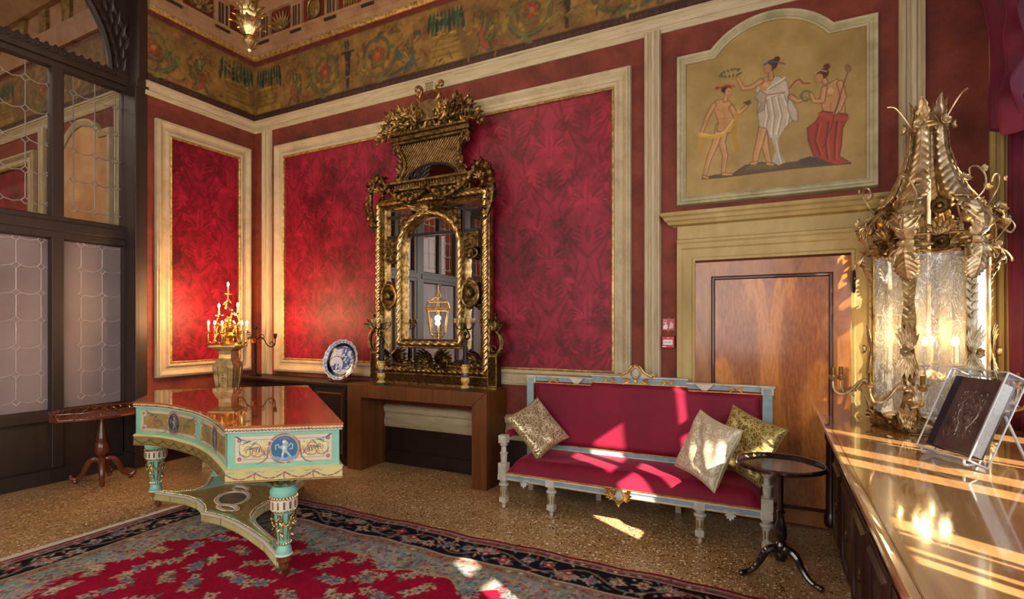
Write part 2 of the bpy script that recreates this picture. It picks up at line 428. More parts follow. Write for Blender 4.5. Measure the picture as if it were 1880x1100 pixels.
# right wall with two tall window openings  (W1: y .45..3.75  W2: y -2.0..-.4)
wr = MB()
OP = [(-2.0, -.4, .95, 3.7), (.45, 4.15, .95, 3.7)]
ys = [YF, -2.0, -.4, .45, 4.15, D]
for i in range(5):
    if i in (1, 3):
        wr.box(XR, XR+.3, ys[i], ys[i+1], 0, .95); wr.box(XR, XR+.3, ys[i], ys[i+1], 3.7, 6.4)
    else: wr.box(XR, XR+.3, ys[i], ys[i+1], 0, 6.4)
wr.build('wall_right', M_red, kind=ST, smooth=0)
M_pane = mat('window_glass', (1, 1, 1), .05)
nt = M_pane.node_tree; tr = nt.nodes.new('ShaderNodeBsdfTransparent'); gl = nt.nodes.new('ShaderNodeBsdfGlossy'); gl.inputs['Roughness'].default_value = .02
mx = nt.nodes.new('ShaderNodeMixShader'); mx.inputs[0].default_value = .07
nt.links.new(tr.outputs[0], mx.inputs[1]); nt.links.new(gl.outputs[0], mx.inputs[2]); nt.links.new(mx.outputs[0], nt.nodes['Material Output'].inputs[0])
for k, (a, b, z0, z1) in enumerate(OP):
    fr = MB(); n = max(2, round((b-a)/.8))
    for i in range(n+1):
        y = a+(b-a)*i/n; fr.box(XR+.12, XR+.2, max(a, y-.03), min(b, y+.03), z0, z1)
    for z in (z0+.03, z0+1.6, z1-.03): fr.box(XR+.12, XR+.2, a, b, z-.03, z+.03)
    fo = fr.build('window_%d' % (k+2), M_screen, kind=ST, smooth=0)
    MB().box(XR+.155, XR+.16, a+.01, b-.01, z0+.01, z1-.01).build('pane', M_pane, fo, smooth=0)
# ceiling with coffers
M_ceil = vary(mat('ceiling_paint', rough=.6), ['4a3018', '7a5630', '92703f'], 2, 7)
MB().box(-13.2, XR+.2, YF-.2, D+.2, 6.15, 6.35).build('ceiling', M_ceil, kind=ST, smooth=0)
cb = MB()
for i in range(9): cb.box(-6.2+i*.95, -6.05+i*.95, YF, D-.3, 5.98, 6.15)
for i in range(8): cb.box(-6.1, XR, -2.4+i*.95, -2.25+i*.95, 6.0, 6.15)
cb.build('ceiling_beams', M_stone, kind=ST, smooth=0)

def hmould(M, x0, x1, prof, name, m, parent=None, kind=ST):
    """horizontal run: prof = [(height y, out h)]"""
    n = len(prof); vs = [(x, y, h) for x in (x0, x1) for y, h in prof]
    fs = [(i, i+1, n+i+1, n+i) for i in range(n-1)]+[(n-1, 0, n, 2*n-1)]+[tuple(range(n))[::-1], tuple(range(n, 2*n))]
    return MB().add(vs, fs, M).build(name, m, parent, kind=None if parent else kind, smooth=25)
def vmould(M, xa, xb, z0, z1, name='trim_upright', m=None, d=.045):
    w_ = xb-xa; pr = [(0, 0), (0, d*.6), (.10, d), (.22, d*.95), (.30, d*.6), (.40, d*.55), (.47, d*.85), (.62, d*.9), (.72, d*.62), (.80, d*.6), (.86, d), (.95, d*.95), (1, d*.5), (1, 0)]
    vs = [(xa+w_*t, z, h) for z in (z0, z1) for t, h in pr]; n = len(pr)
    fs = [(i+1, i, n+i, n+i+1) for i in range(n-1)]+[tuple(range(n)), tuple(range(n, 2*n))[::-1]]
    return MB().add(vs, fs, M).build(name, m or M_creamv, kind=ST, smooth=25)
CORN = [(4.215, 0), (4.215, .012), (4.235, .022), (4.265, .025), (4.275, .016), (4.29, .022), (4.325, .045), (4.335, .045), (4.34, .055), (4.365, .055), (4.37, 0)]
# ---- frieze painting
def scroll_frieze(Wd, seed, planter_at=()):
    rnd = random.Random(seed); H = .815
    c = Cv(Wd, H, 130, '8e6a32')
    yy = np.linspace(0, 1, c.H)[:, None, None]; xx = np.linspace(0, Wd, c.W)[None, :, None]
    c.a *= 1+.10*np.sin(xx*2.1)*np.sin(yy*3+xx)+.05*np.sin(xx*17+yy*9)
    # red band on top, guilloche at the bottom
    c.poly([(0, .755), (Wd, .755), (Wd, .82), (0, .82)], '6b2718')
    n = int(Wd/.05)
    for i in range(n): c.line([(i*.05, .77), (i*.05+.03, .77), (i*.05+.03, .795)], .006, '8c3c22')
    c.line([(0, .752), (Wd, .752)], .006, '3a2412')
    c.poly([(0, 0), (Wd, 0), (Wd, .085), (0, .085)], '3a221a')
    for i in range(int(Wd/.075)+1):
        x = i*.075; c.disc(x, .043, .032, '1e1210'); c.disc(x, .043, .024, '7a3c22'); c.disc(x, .043, .012, '2a1812'); c.disc(x+.0375, .043, .008, '5a4a4a')
    c.line([(0, .088), (Wd, .088)], .008, '241610')
    gr, dk, rd, ye, bl = '6a6c36', '4a4626', '94502e', 'a68838', '4c5c5c'
    def dragon(x, f, a, b):
        P = [(x+f*px, .12+py) for px, py in ((.42, .05), (.34, .01), (.26, .02), (.16, .06), (.06, .05), (.0, .10), (-.02, .18), (.03, .26), (.0, .36), (-.06, .42), (-.10, .40), (-.13, .36))]
        c.line(P[:5], .012, dk, .05); c.line(P[4:9], .085, dk, .05); c.line(P[4:9], .065, a, .035); c.line(P[8:], .06, dk, .012); c.line(P[8:], .042, a, .008)
        c.line(P[:5], .006, a, .04)
        for k in range(7):
            an = 1.9-.22*k if f > 0 else PI-(1.9-.22*k)
            c.leaf(x+f*.05, .33-.02*k, an, .26-.02*k, .055, dk); c.leaf(x+f*.05, .33-.02*k, an, .24-.02*k, .035, (b, ye, gr)[k % 3])
        for q in (-.06, .06): c.line([(x+f*.02+q, .2), (x+f*.02+q*1.6, .12), (x+f*(-.06)+q*2, .115)], .025, dk, .012)
        c.leaf(x-f*.1, .50, PI/2 if f > 0 else PI/2, .07, .02, dk)
    def rin(x, y, r, d, a, b, core):
        c.spiral(x, y, r*1.02, 2.1, (PI if d > 0 else 0), .055, dk, .02, d)
        P = c.spiral(x, y, r, 2.1, (PI if d > 0 else 0), .036, a, .012, d, leaves=(.17, 5, b, gr, ye, '7a4a2a'))
        c.flower(x, y, r*.34, core, 'c07a3a', 6, .3, edge=dk)
    x = .28; k = 0
    while x < Wd+.4:
        ty = k % 6
        if ty == 0:      # planter with hanging leaves, stone base
            for q in range(9): c.leaf(x-.2+q*.05, .70, -PI/2+.12*(q-4)/4, .24+.05*((q*7) % 3), .05, ('24402e', '2f5234', '1c3226')[q % 3])
            c.poly([(x-.20, .12), (x+.20, .12), (x+.15, .42), (x-.15, .42)], '94742c'); c.poly([(x-.24, .10), (x+.24, .10), (x+.22, .17), (x-.22, .17)], 'a8862f')
            for q in range(4): c.line([(x-.17, .2+.06*q), (x+.17, .2+.06*q)], .007, '5a4218')
            c.line([(x-.16, .42), (x+.16, .42)], .02, 'c0a040'); x += .42
        elif ty == 1: dragon(x+.05, 1, 'a0522c', gr); x += .48
        elif ty == 2: rin(x+.14, .40, .26, 1, gr, '8a7a2e', 'a5482a'); x += .52
        elif ty == 3:    # torch
            c.poly([(x-.05, .55), (x+.05, .55), (x+.02, .12), (x-.02, .12)], '2e2a20'); c.line([(x-.09, .56), (x+.09, .56)], .03, '2e3226'); c.leaf(x, .58, PI/2+.2, .15, .08, '2c3a38', 'b0662a')
            c.line([(x-.2, .2), (x-.1, .3), (x, .25), (x+.1, .3), (x+.2, .2)], .03, dk); c.line([(x-.2, .2), (x-.1, .3), (x, .25), (x+.1, .3), (x+.2, .2)], .016, ye)
            x += .34
        elif ty == 4: rin(x+.14, .42, .27, -1, '6a6232', bl, 'b05026'); x += .54
        else: dragon(x+.1, -1, bl, 'a0522c'); x += .55
        k += 1
    for _ in range(int(Wd*60)):
        c.leaf(rnd.uniform(0, Wd), rnd.uniform(.12, .72), rnd.uniform(0, 6.3), rnd.uniform(.04, .13), .026, rnd.choice(['7a5a28', '6e4a22', '9c7a34', '76602c', '5c4a24']))
    rng = np.random.default_rng(seed); nz = rng.random((c.H//6+2, c.W//6+2))
    nz = np.kron(nz, np.ones((6, 6)))[:c.H, :c.W, None]; c.a *= .93+.1*nz
    return c
M_fres = painted('frieze_paint', .7, .35, 40, 'b0a898', 'ffffff', 5)
def frieze(M, x0, x1, seed, name, kind=ST, h=.012, rev=False):
    Wd = x1-x0; c = scroll_frieze(Wd, seed)
    return paint_mesh(name, M, int(Wd*75), 62, lambda U, V: (x0+U*Wd, 4.375+V*.815, 0*U+h),
                      lambda U, V: c.sample((1-U)*Wd if rev else U*Wd, V*.815), M_fres, kind=kind)
M_metope = vary(mat('metope_red', rough=.6), ['5a1e12', '7a2c18'], 5)
M_relief = gilt('painted_relief', ['4a3a22', '8a6c38', 'a88a50'], .45, 14, .3, metal=.4)
M_shadow = mat('dark_slot', '3a2a18', .7)  # groove shade as a flat colour; the guttae share it
def entab(M, x0, x1, first, name, rng=None):
    """gilt fillet, architrave, triglyph frieze, corona"""
    hmould(M, x0, x1, [(5.19, 0), (5.19, .03), (5.205, .05), (5.235, .06), (5.24, .045), (5.24, 0)], name+'_fillet', M_giltline)
    hmould(M, x0, x1, [(5.24, 0), (5.24, .055), (5.30, .06), (5.305, .075), (5.385, .08), (5.39, .10), (5.42, .105), (5.42, 0)], name+'_architrave', M_stone)
    hmould(M, x0, x1, [(5.42, 0), (5.42, .05), (5.76, .05), (5.76, 0)], name+'_metopes', M_metope)
    hmould(M, x0, x1, [(5.76, 0), (5.76, .09), (5.80, .10), (5.82, .15), (5.86, .17), (5.87, .30), (5.96, .31), (5.98, .36), (6.06, .38), (6.16, .38), (6.16, 0)], name+'_corona', M_stone)
    tg = MB(); sl = MB(); gu = MB(); x = first; k = 0; rel = MB()
    while x < x1:
        tg.box(x, x+.2, 5.42, 5.76, .05, .085, M); tg.box(x-.01, x+.21, 5.735, 5.765, .05, .10, M)
        for q in (.045, .085, .14): sl.box(x+q, x+q+.03, 5.44, 5.70, .085, .0865, M)  # dark strips on the face, painting the shade of uncut grooves
        for q in range(6): gu.box(x+.005+q*.033, x+.027+q*.033, 5.355, 5.385, .08, .1, M)
        cx = x+.4; ty = k % 3
        A = M @ T(cx, 5.59, .055)
        if ty == 0:
            for q in range(9): rel.leaf(A @ T(0, -.12, 0) @ RZ((q-4)*.3), .25, .035, .35, 2, n=6)
            rel.sph((0, -.1, .01), .04, 8, A)
        elif ty == 1:
            rel.sph((0, 0, 0), .1, 10, A, (1, 1.15, .35)); rel.tube([(.1*math.cos(a/3), .13*math.sin(a/3), .02) for a in range(19)], .012, 6, True, A)
            for q in range(4): rel.leaf(A @ RZ(q*PI/2+.78), .16, .04, .3, 2, n=6)
        else:
            for q in range(6): rel.leaf(A @ T(-.1+q*.04, -.13, 0), .2, .025, .3, 1, n=5)
            rel.tube([(-.11, .06, .02), (0, .12, .03), (.11, .06, .02)], .02, 6, False, A)
        x += .6; k += 1
    o = tg.build(name+'_triglyphs', M_stone, kind=ST, smooth=0); sl.build('slots', M_shadow, o, smooth=0); gu.build('guttae', M_shadow, o, smooth=0)
    rel.build('reliefs', M_relief, o)
frieze(MBK, XL+.005, XR, 3, 'trim_frieze_back')
frieze(MLF, 3.40, D, 5, 'trim_frieze_left', rev=True)
hmould(MBK, XL, XR, CORN, 'trim_cornice_back', M_creamh); hmould(MLF, 3.375, D, CORN, 'trim_cornice_left', M_creamh)
entab(MBK, XL, XR, -6.18, 'trim_back'); entab(MLF, 3.40, D, 3.55, 'trim_left')
# shell boss in the corner of the cornice
sb = MB(); A = T(-6.22, 4.63, 5.52) @ RZ(math.radians(-45)) @ RX(PI/2) @ RY(0)
A = frame((-6.25, 4.66, 5.50), Vector((1, 1, 0)).normalized(), (0, 0, 1), Vector((1, -1, 0)).normalized())
for q in range(11): sb.leaf(A @ T(0, -.12, 0) @ RZ((q-5)*.27), .26, .035, .25, 1, n=6, ruf=0)
sb.tube([(.15*math.cos(a*PI/10), .14*math.sin(a*PI/10)+.02, .03) for a in range(20)], .018, 8, True, A); sb.sph((0, -.11, .03), .05, 8, A)
sb.box(-.12, .12, -.18, .2, -.2, -.01, A)
sb.build('trim_shell_boss', M_relief, kind=ST)
# uprights
vmould(MBK, -6.20, -6.03, .94, 4.235); vmould(MBK, -1.06, -.915, 0.0, 4.235, d=.06); vmould(MBK, .82, .98, 0.0, 4.235, d=.06); vmould(MBK, 1.34, 1.45, .9, 4.235, d=.05, m=M_ochre)
# dado below
DADO = [(.42, 0), (.42, .03), (.45, .045), (.51, .05), (.52, .035), (.58, .03), (.60, .05), (.65, .055), (.67, .04), (.68, 0)]
hmould(MBK, -6.2, -.77, DADO, 'trim_dado', M_creamh)
MB().box(XL, -.92, D-.02, D, 0, .42).build('trim_wainscot_back', M_darkwood, kind=ST, smooth=0)
MB().box(XL, -.92, D-.035, D-.02, 0, .15).build('baseboard_back', M_darkwood, kind=ST, smooth=0)
MB().box(XL, XL+.02, 3.40, D, 0, .78).build('trim_wainscot_left', M_darkwood, kind=ST, smooth=0)
# ---- damask panels with cream frames
def damask_tile():
    W_, H_ = .80, 1.10; c = Cv(W_, H_, 170, '8e1530'); A, B, C_ = '741024', 'a01c38', '84142b'
    def sym(f):
        for sx in (1, -1): f(sx)
    for oy, ox in ((0, W_/2), (H_/2, 0), (H_/2, W_), (H_, W_/2), (0-H_/2, 0), (-H_/2, W_)):
        def mot(sx):
            q = lambda x, y: (ox+sx*x, oy+y)
            an = lambda a: a if sx > 0 else PI-a
            c.line([q(.0, -.5), q(.14, -.36), q(.26, -.2), q(.3, 0), q(.2, .2), q(.08, .36), q(0, .5)], .035, A, .012)
            for k in range(8):
                c.leaf(*q(.0, -.1+.02*k), an(1.45-.2*k), .30-.018*k, .055, (A, B)[k % 2], bend=.6*sx*-1)
            for k in range(6): c.leaf(*q(.27-.03*k, -.2+.1*k), an(2.3-.35*k), .14, .05, (B, A, C_)[k % 3], bend=.8*sx)
            c.spiral(*q(.13, -.26), .09, 1.6, 0 if sx > 0 else PI, .022, B, .008, sx)
            c.spiral(*q(.14, .24), .075, 1.5, PI if sx > 0 else 0, .02, A, .008, -sx)
            for k in range(5): c.leaf(*q(.05, -.44+.05*k), an(.9), .12, .03, A, bend=-.6*sx)
        sym(mot); c.leaf(ox, oy-.05, PI/2, .34, .09, B, A); c.leaf(ox, oy-.38, PI/2, .2, .06, A); c.disc(ox, oy-.1, .04, B)
    return c
DT = damask_tile()
M_damask = mat('crimson_damask', rough=.5, sheen=.35, sheenr=.35, sheencol=(1, .3, .35), spec=.35)
vary(M_damask, ['8a5c50', 'c8b0b0', 'ffffff'], 2.6, 7, mult=1.0, bump=.25, bscale=70, bdist=.002, ramp=[.34, .45, .6], rough=.72)
def panel(M, x0, x1, z0, z1, name, ppm=110):
    def img(U, V):
        x = (x0+U*(x1-x0)) % .80; y = (z0+V*(z1-z0)) % 1.10
        return DT.sample(x, y)
    paint_mesh(name+'_damask', M, int((x1-x0)*ppm), int((z1-z0)*ppm), lambda U, V: (x0+U*(x1-x0), z0+V*(z1-z0), 0*U+.012), img, M_damask, kind=ST)
    pth = [(x0, z0), (x1, z0), (x1, z1), (x0, z1)]
    MB().ring(pth, [(-.002, 0), (-.002, .035), (.008, .042), (.02, .036), (.022, 0)], M).build(name+'_fillet', M_giltline, kind=ST)
    MB().ring(pth, [(.02, 0), (.02, .032), (.032, .042), (.05, .045), (.062, .03), (.072, .024), (.10, .026), (.118, .045), (.14, .062), (.155, .064), (.16, .05), (.175, .046), (.178, 0)], M).build(name+'_frame', M_cream, kind=ST, smooth=25)
panel(MBK, -5.765, -1.36, 1.165, 3.80, 'trim_1'); panel(MLF, 3.657, 4.515, 1.165, 3.80, 'trim_2')
# ---- door and ochre surround
M_door = mat('figured_walnut', rough=.24, coat=.5, coatr=.12)
def _burl(m, cx):
    # book-matched veneer: mirror the x coordinate, wavy rings
    tc = N(m, 'ShaderNodeTexCoord'); sx = N(m, 'ShaderNodeSeparateXYZ'); LK(m, tc, 'Object', sx, 'Vector')
    su = N(m, 'ShaderNodeMath', operation='SUBTRACT'); su.inputs[1].default_value = cx; LK(m, sx, 'X', su, 0)
    ab = N(m, 'ShaderNodeMath', operation='ABSOLUTE'); LK(m, su, 'Value', ab, 0)
    zz = N(m, 'ShaderNodeMath', operation='MULTIPLY'); zz.inputs[1].default_value = .22; LK(m, sx, 'Z', zz, 0)
    cb_ = N(m, 'ShaderNodeCombineXYZ'); LK(m, ab, 'Value', cb_, 'X'); LK(m, zz, 'Value', cb_, 'Z')
    nz = N(m, 'ShaderNodeTexNoise'); nz.inputs['Scale'].default_value = 3.2; nz.inputs['Detail'].default_value = 3; nz.inputs['Distortion'].default_value = .8; LK(m, cb_, 'Vector', nz, 'Vector')
    mu = N(m, 'ShaderNodeMath', operation='MULTIPLY'); mu.inputs[1].default_value = 26; LK(m, nz, 'Fac', mu, 0)
    sn = N(m, 'ShaderNodeMath', operation='SINE'); LK(m, mu, 'Value', sn, 0)
    fn = N(m, 'ShaderNodeTexNoise'); fn.inputs['Scale'].default_value = 60; fn.inputs['Detail'].default_value = 4; LK(m, cb_, 'Vector', fn, 'Vector')
    ad = N(m, 'ShaderNodeMath', operation='MULTIPLY_ADD'); ad.inputs[1].default_value = .22; LK(m, sn, 'Value', ad, 0); LK(m, fn, 'Fac', ad, 2)
    r = N(m, 'ShaderNodeValToRGB'); e = r.color_ramp.elements; e.new(.5)
    for i, (p, c) in enumerate(((.22, '86460f'), (.5, 'a8621f'), (.8, 'c47c32'))): e[i].position = p; e[i].color = (*lin(c), 1)
    LK(m, ad, 'Value', r, 'Fac'); LK(m, r, 'Color', bsdf(m), 'Base Color')
_burl(M_door, -.043)
M_veneer = wood('door_rail_veneer', ['743e10', '94581c', 'ac7028'], 5, (1.4, 1, .5), rough=.26, coat=.45, coatr=.15)
M_doordk = mat('door_bead', '3a1608', .3, coat=.4)
dr = MB().box(-.62, .52, D-.05, D+.02, .01, 2.137).build('door_1', M_veneer, kind=ST, smooth=0, bevel=.004)
MB().box(-.457, .37, D-.056, D-.045, .16, 1.98).build('door_panel', M_door, dr, smooth=0)
MB().ring([(-.457, .16), (.37, .16), (.37, 1.98), (-.457, 1.98)], [(0, .05), (0, .062), (.008, .072), (.02, .07), (.03, .058), (.032, .05)], MBK).build('bead_moulding', M_doordk, dr)
for z in (1.93, .35): MB().lathe([(0, -.09), (.008, -.085), (.012, -.06), (.012, .06), (.008, .085), (0, .09)], 8, T(.535, D-.065, z)).build('hinge', M_iron, dr)
sr = MB()
A_pr = [(0, 0), (0, .045), (.02, .05), (.03, .04), (.10, .042), (.112, .055), (.13, .06), (.15, .058), (.15, 0)]
sr.ring([(-.62, 0), (-.62, 2.155), (.52, 2.155), (.52, 0)][::-1], A_pr, MBK, closed=False)
sr.build('trim_door_architrave', M_ochre, kind=ST, smooth=25)
hmould(MBK, -.77, .67, [(2.305, 0), (2.305, .05), (2.32, .06), (2.34, .062), (2.35, .04), (2.46, .04), (2.46, 0)], 'trim_door_frieze', M_ochre)
def cap(x0, x1, pr, name):      # cornice with returned ends
    vs = []; n = len(pr)
    for y, h in pr: vs += [(x0-h, y, 0), (x0-h, y, h), (x1+h, y, h), (x1+h, y, 0)]
    fs = []
    for k in range(n-1):
        for q in range(3): fs.append((4*k+q, 4*k+q+1, 4*k+q+5, 4*k+q+4))
    fs += [(0, 3, 2, 1), (4*n-4, 4*n-3, 4*n-2, 4*n-1)]
    return MB().add(vs, fs, MBK).build(name, M_ochre, kind=ST, smooth=25)
cap(-.77, .67, [(2.455, .03), (2.47, .05), (2.475, .07), (2.50, .085), (2.51, .10), (2.535, .11), (2.55, .13), (2.575, .14)], 'trim_door_cornice')
# ---- overdoor painting
arc = [(-.045+.515*math.cos(a), 3.575+.515*math.sin(a)) for a in [math.radians(36.3+107.4*i/20) for i in range(21)]]
inner = [(-.70, 2.72), (.62, 2.72), (.62, 3.88)]+[(x, z) for x, z in arc]+[(-.70, 3.88)]
# ---------------------------------------------------------------- figures of the overdoor painting, traced onto its own flat surface
def onwall(cx, cy, k=2.619, ox=1200, oy=0):
    px, py = ox+cx/k, oy+cy/k; r = (px-940)/955; u = (596.5-py)/955; th = math.radians(26.85)
    dx = -math.sin(th)+math.cos(th)*r; dy = math.cos(th)+math.sin(th)*r; t = D/dy
    return dx*t+.78, 1.6+u*t-2.65
def fresco():
    c = Cv(1.48, 1.60, 260, 'a58a50'); P = lambda *a: [onwall(a[i], a[i+1]) for i in range(0, len(a), 2)]
    yy = np.linspace(0, 1, c.H)[:, None, None]; xx = np.linspace(0, 1, c.W)[None, :, None]
    c.a *= (1+.05*np.sin(xx*9)*np.sin(yy*7))
    sk, sd, sl = 'b98a58', '8c6238', 'cfa878'
    ol = '6e4c2c'
    def body(pts, col=sk, o=ol): q = P(*pts); c.line(q+[q[0]], .012, o); c.poly(q, col)
    def limb(pts, w0, w1, col=sk, o=ol):
        q = P(*pts); c.line(q, w0+.012, o, w1+.010); c.line(q, w0, col, w1)
        q2 = [(x+w0*.18, y) for x, y in q]; c.line(q2, w0*.35, sl, w1*.35, al=.45)
    # ground
    body([235, 862, 300, 845, 380, 842, 440, 800, 520, 785, 590, 795, 700, 780, 760, 760, 830, 775, 945, 788, 800, 800, 640, 815, 450, 840, 330, 855], '5c4426', '4a3620')
    c.poly(P(440, 820, 470, 790, 560, 790, 640, 800, 560, 815), '6a5a30'); c.poly(P(700, 770, 750, 755, 820, 768, 830, 795, 710, 800), '4a3c34')
    # boy
    limb([345, 610, 330, 690, 345, 750, 335, 835], .058, .026); limb([320, 610, 300, 690, 270, 760, 245, 850], .062, .026)
    limb([335, 840, 375, 842], .02, .012); limb([243, 852, 262, 858], .02, .012)
    body([285, 515, 300, 490, 330, 482, 365, 492, 385, 520, 380, 560, 384, 600, 372, 640, 330, 640, 306, 630, 315, 590, 300, 550])
    for a in ([305, 530, 335, 540, 340, 525], [340, 545, 342, 600], [318, 575, 370, 570]): c.line(P(*a), .004, sd, al=.7)
    limb([290, 510, 262, 560, 240, 620, 228, 650], .036, .02); limb([375, 520, 395, 560, 430, 530, 455, 505], .034, .02)
    c.poly(P(430, 495, 468, 485, 470, 500, 450, 512), '5e4228')
    c.line(P(225, 650, 225, 700, 235, 748), .035, 'b89434', .03); c.line(P(228, 650, 270, 662, 320, 655, 370, 620, 400, 560, 410, 540), .034, 'c8a040', .03); c.line(P(400, 560, 385, 640, 402, 725), .05, 'a88430', .035)
    c.line(P(228, 645, 280, 655, 340, 640, 385, 580), .008, 'e0c070')
    limb([345, 485, 350, 462], .03, .026); c.disc(*onwall(350, 432), .040, '3c2416', .036); c.disc(*onwall(361, 445), .029, ol, .036); c.disc(*onwall(361, 445), .026, sk, .033)
    c.line(P(322, 425, 355, 415, 388, 420), .014, 'a83420'); c.disc(*onwall(308, 428), .02, '9a2e1c', .014)
    # woman in white
    limb([525, 620, 535, 700, 555, 785], .06, .03); limb([530, 600, 510, 690, 495, 740, 487, 790], .062, .03); limb([548, 790, 575, 795], .02, .014); limb([470, 790, 495, 785], .018, .014)
    body([505, 410, 545, 375, 600, 372, 640, 400, 650, 450, 672, 520, 668, 580, 630, 620, 600, 670, 560, 668, 545, 620, 510, 610, 500, 540, 508, 470, 490, 440], 'b8ab98', '7a6a54')
    c.poly(P(505, 415, 545, 378, 570, 376, 555, 430, 520, 450), sk); c.disc(*onwall(540, 412), .02, sl)
    c.poly(P(560, 640, 600, 660, 610, 740, 635, 785, 600, 798, 570, 780, 585, 730), 'b0a594')
    for a, w_ in (([550, 430, 600, 400, 630, 380], .014), ([520, 500, 560, 470, 620, 450], .01), ([560, 480, 575, 560, 565, 650], .012), ([590, 470, 610, 560, 590, 650], .012), ([620, 460, 650, 540, 640, 600], .012), ([535, 480, 545, 560, 535, 610], .01), ([590, 680, 600, 740, 615, 785], .01)):
        c.line(P(*a), w_, 'd6ccba'); c.line([(x+.012, y-.006) for x, y in P(*a)], w_*.7, '87795f', al=.8)
    c.line(P(548, 460, 590, 455, 630, 448), .008, '9a5a40')
    body([650, 460, 668, 500, 690, 540, 690, 585, 665, 580, 645, 520], 'b4a894', '7a6a54'); body([512, 440, 488, 475, 520, 500, 502, 545, 530, 530, 540, 460], 'a89880', '7a6a54')
    limb([515, 395, 470, 425, 430, 430, 405, 380], .038, .02); limb([660, 470, 690, 490, 730, 480], .034, .02)
    limb([565, 380, 562, 350], .034, .03); c.disc(*onwall(568, 316), .044, '4e2c16', .044); c.disc(*onwall(549, 334), .032, ol, .042); c.disc(*onwall(549, 334), .029, sk, .039)
    c.disc(*onwall(574, 304), .034, '4e2c16', .022); c.disc(*onwall(592, 290), .024, '4a2a16'); c.line(P(530, 315, 560, 300, 600, 305, 630, 312), .012, '4a5c86')
    for i in range(16):
        a = i*PI/8; x, y = onwall(368+38*math.cos(a), 358+22*math.sin(a)); c.leaf(x, y, a*1.2, .035, .016, '5a5a34')
        x, y = onwall(733+14*math.cos(a), 465+32*math.sin(a)); c.leaf(x, y, a, .03, .014, '6a6a40')
    c.line(P(652, 430, 680, 395, 700, 385, 720, 405, 750, 405), .012, '94403a')
    # woman in red
    limb([870, 590, 850, 700, 800, 760], .06, .03)
    body([812, 440, 840, 410, 880, 385, 905, 410, 915, 480, 918, 550, 900, 575, 830, 560, 810, 520, 800, 470]); c.disc(*onwall(850, 440), .022, sl); c.disc(*onwall(815, 455), .018, sl)
    c.line(P(850, 500, 852, 540), .005, sd); c.line(P(820, 470, 860, 462), .005, sd, al=.8)
    body([810, 540, 930, 555, 925, 580, 905, 620, 900, 700, 890, 755, 940, 785, 880, 795, 830, 780, 770, 750, 745, 680, 740, 620, 780, 590], '9c3c22', '5c2414')
    c.line(P(800, 550, 860, 572, 928, 575), .03, 'a84830'); 
    for a in ([790, 600, 775, 680, 800, 750], [840, 590, 825, 690, 835, 770], [880, 590, 870, 680, 868, 770]): c.line(P(*a), .012, '74281a'); c.line([(x+.016, y) for x, y in P(*a)], .01, 'b4543a')
    limb([895, 405, 912, 470, 890, 530, 870, 550], .038, .022); limb([820, 430, 810, 490, 770, 490, 755, 455], .034, .02)
    c.line(P(932, 350, 890, 480, 850, 620, 815, 715), .006, '4e3620'); c.disc(*onwall(933, 333), .022, '84603a', .036, .3)
    limb([825, 400, 812, 378], .03, .028); c.disc(*onwall(812, 360), .042, '54260f', .040); c.disc(*onwall(794, 380), .031, ol, .038); c.disc(*onwall(794, 380), .028, sk, .035)
    c.disc(*onwall(818, 348), .030, '54260f', .022); c.disc(*onwall(832, 325), .024, '5a2c14'); c.line(P(776, 356, 800, 342, 830, 348), .01, 'b09a84')
    for x, y in ((370, 442), (540, 334), (786, 382)):       # brows and mouths
        c.disc(*onwall(x-4, y+2), .004, '6a4828'); c.line([onwall(x-5, y+14), onwall(x+1, y+14)], .003, '94583c')
    return c
FC = fresco()
pm = MB(); pm.prism(inner, 0, .015, MBK)
pt = empty('wall_painting', 'arched overdoor painting of three classical figures on ochre ground', 'painting', (0, 0, 0))
pf = MB().ring(inner, [(0, 0), (0, .03), (.012, .04), (.022, .032), (.035, .03), (.05, .05), (.068, .055), (.075, .04), (.08, 0)], MBK).build('frame', vary(mat('greenish_cream', rough=.6), ['8c8560', 'a69e78', 'b8b08c'], 6, bump=.3), pt, smooth=25)
pc = pm.build('panel', M_ochre, pt, smooth=0)
# painted surface: grid clipped to the arched outline by following its top edge
def topz(x):
    x = np.asarray(x); q = (x+.045)/.515; a = 3.575+.515*np.sqrt(np.clip(1-q*q, 0, 1)); return np.where((x > -.46) & (x < .37), np.maximum(a, 3.88), 3.88)
def ffn(U, V):
    X = -.70+U*1.32; Z0 = 2.72; return X, Z0+V*(topz(X)-Z0), 0*U+.018
def fimg(U, V):
    X, Z, _ = ffn(U, V); return FC.sample(X+.78, Z-2.65)
M_paintg = painted('oil_paint', .55, .2, 50, 'd8d0c0', 'ffffff', 5)
paint_mesh('painted_scene', MBK, 330, 330, ffn, fimg, M_paintg, pt)
# ---------------------------------------------------------------- glazed partition (window_1) and what stands beyond it
M_frost = mat('frosted_glass', rough=.35, spec=.4)
vary(M_frost, ['7c7478', '9c9498', 'b0a8ac'], 1.1, 4)
nt = M_frost.node_tree; tl = nt.nodes.new('ShaderNodeBsdfTranslucent'); tl.inputs[0].default_value = (.62, .56, .60, 1)
mx = nt.nodes.new('ShaderNodeMixShader'); mx.inputs[0].default_value = .55
nt.links.new(bsdf(M_frost).outputs[0], mx.inputs[1]); nt.links.new(tl.outputs[0], mx.inputs[2]); nt.links.new(mx.outputs[0], nt.nodes['Material Output'].inputs[0])
M_clear = mat('old_clear_glass', (1, 1, 1), .05)
nt = M_clear.node_tree; tr = nt.nodes.new('ShaderNodeBsdfTransparent'); gl = nt.nodes.new('ShaderNodeBsdfGlossy'); gl.inputs['Roughness'].default_value = .04
tr.inputs[0].default_value = (.97, .95, .92, 1)
mx = nt.nodes.new('ShaderNodeMixShader'); mx.inputs[0].default_value = .05
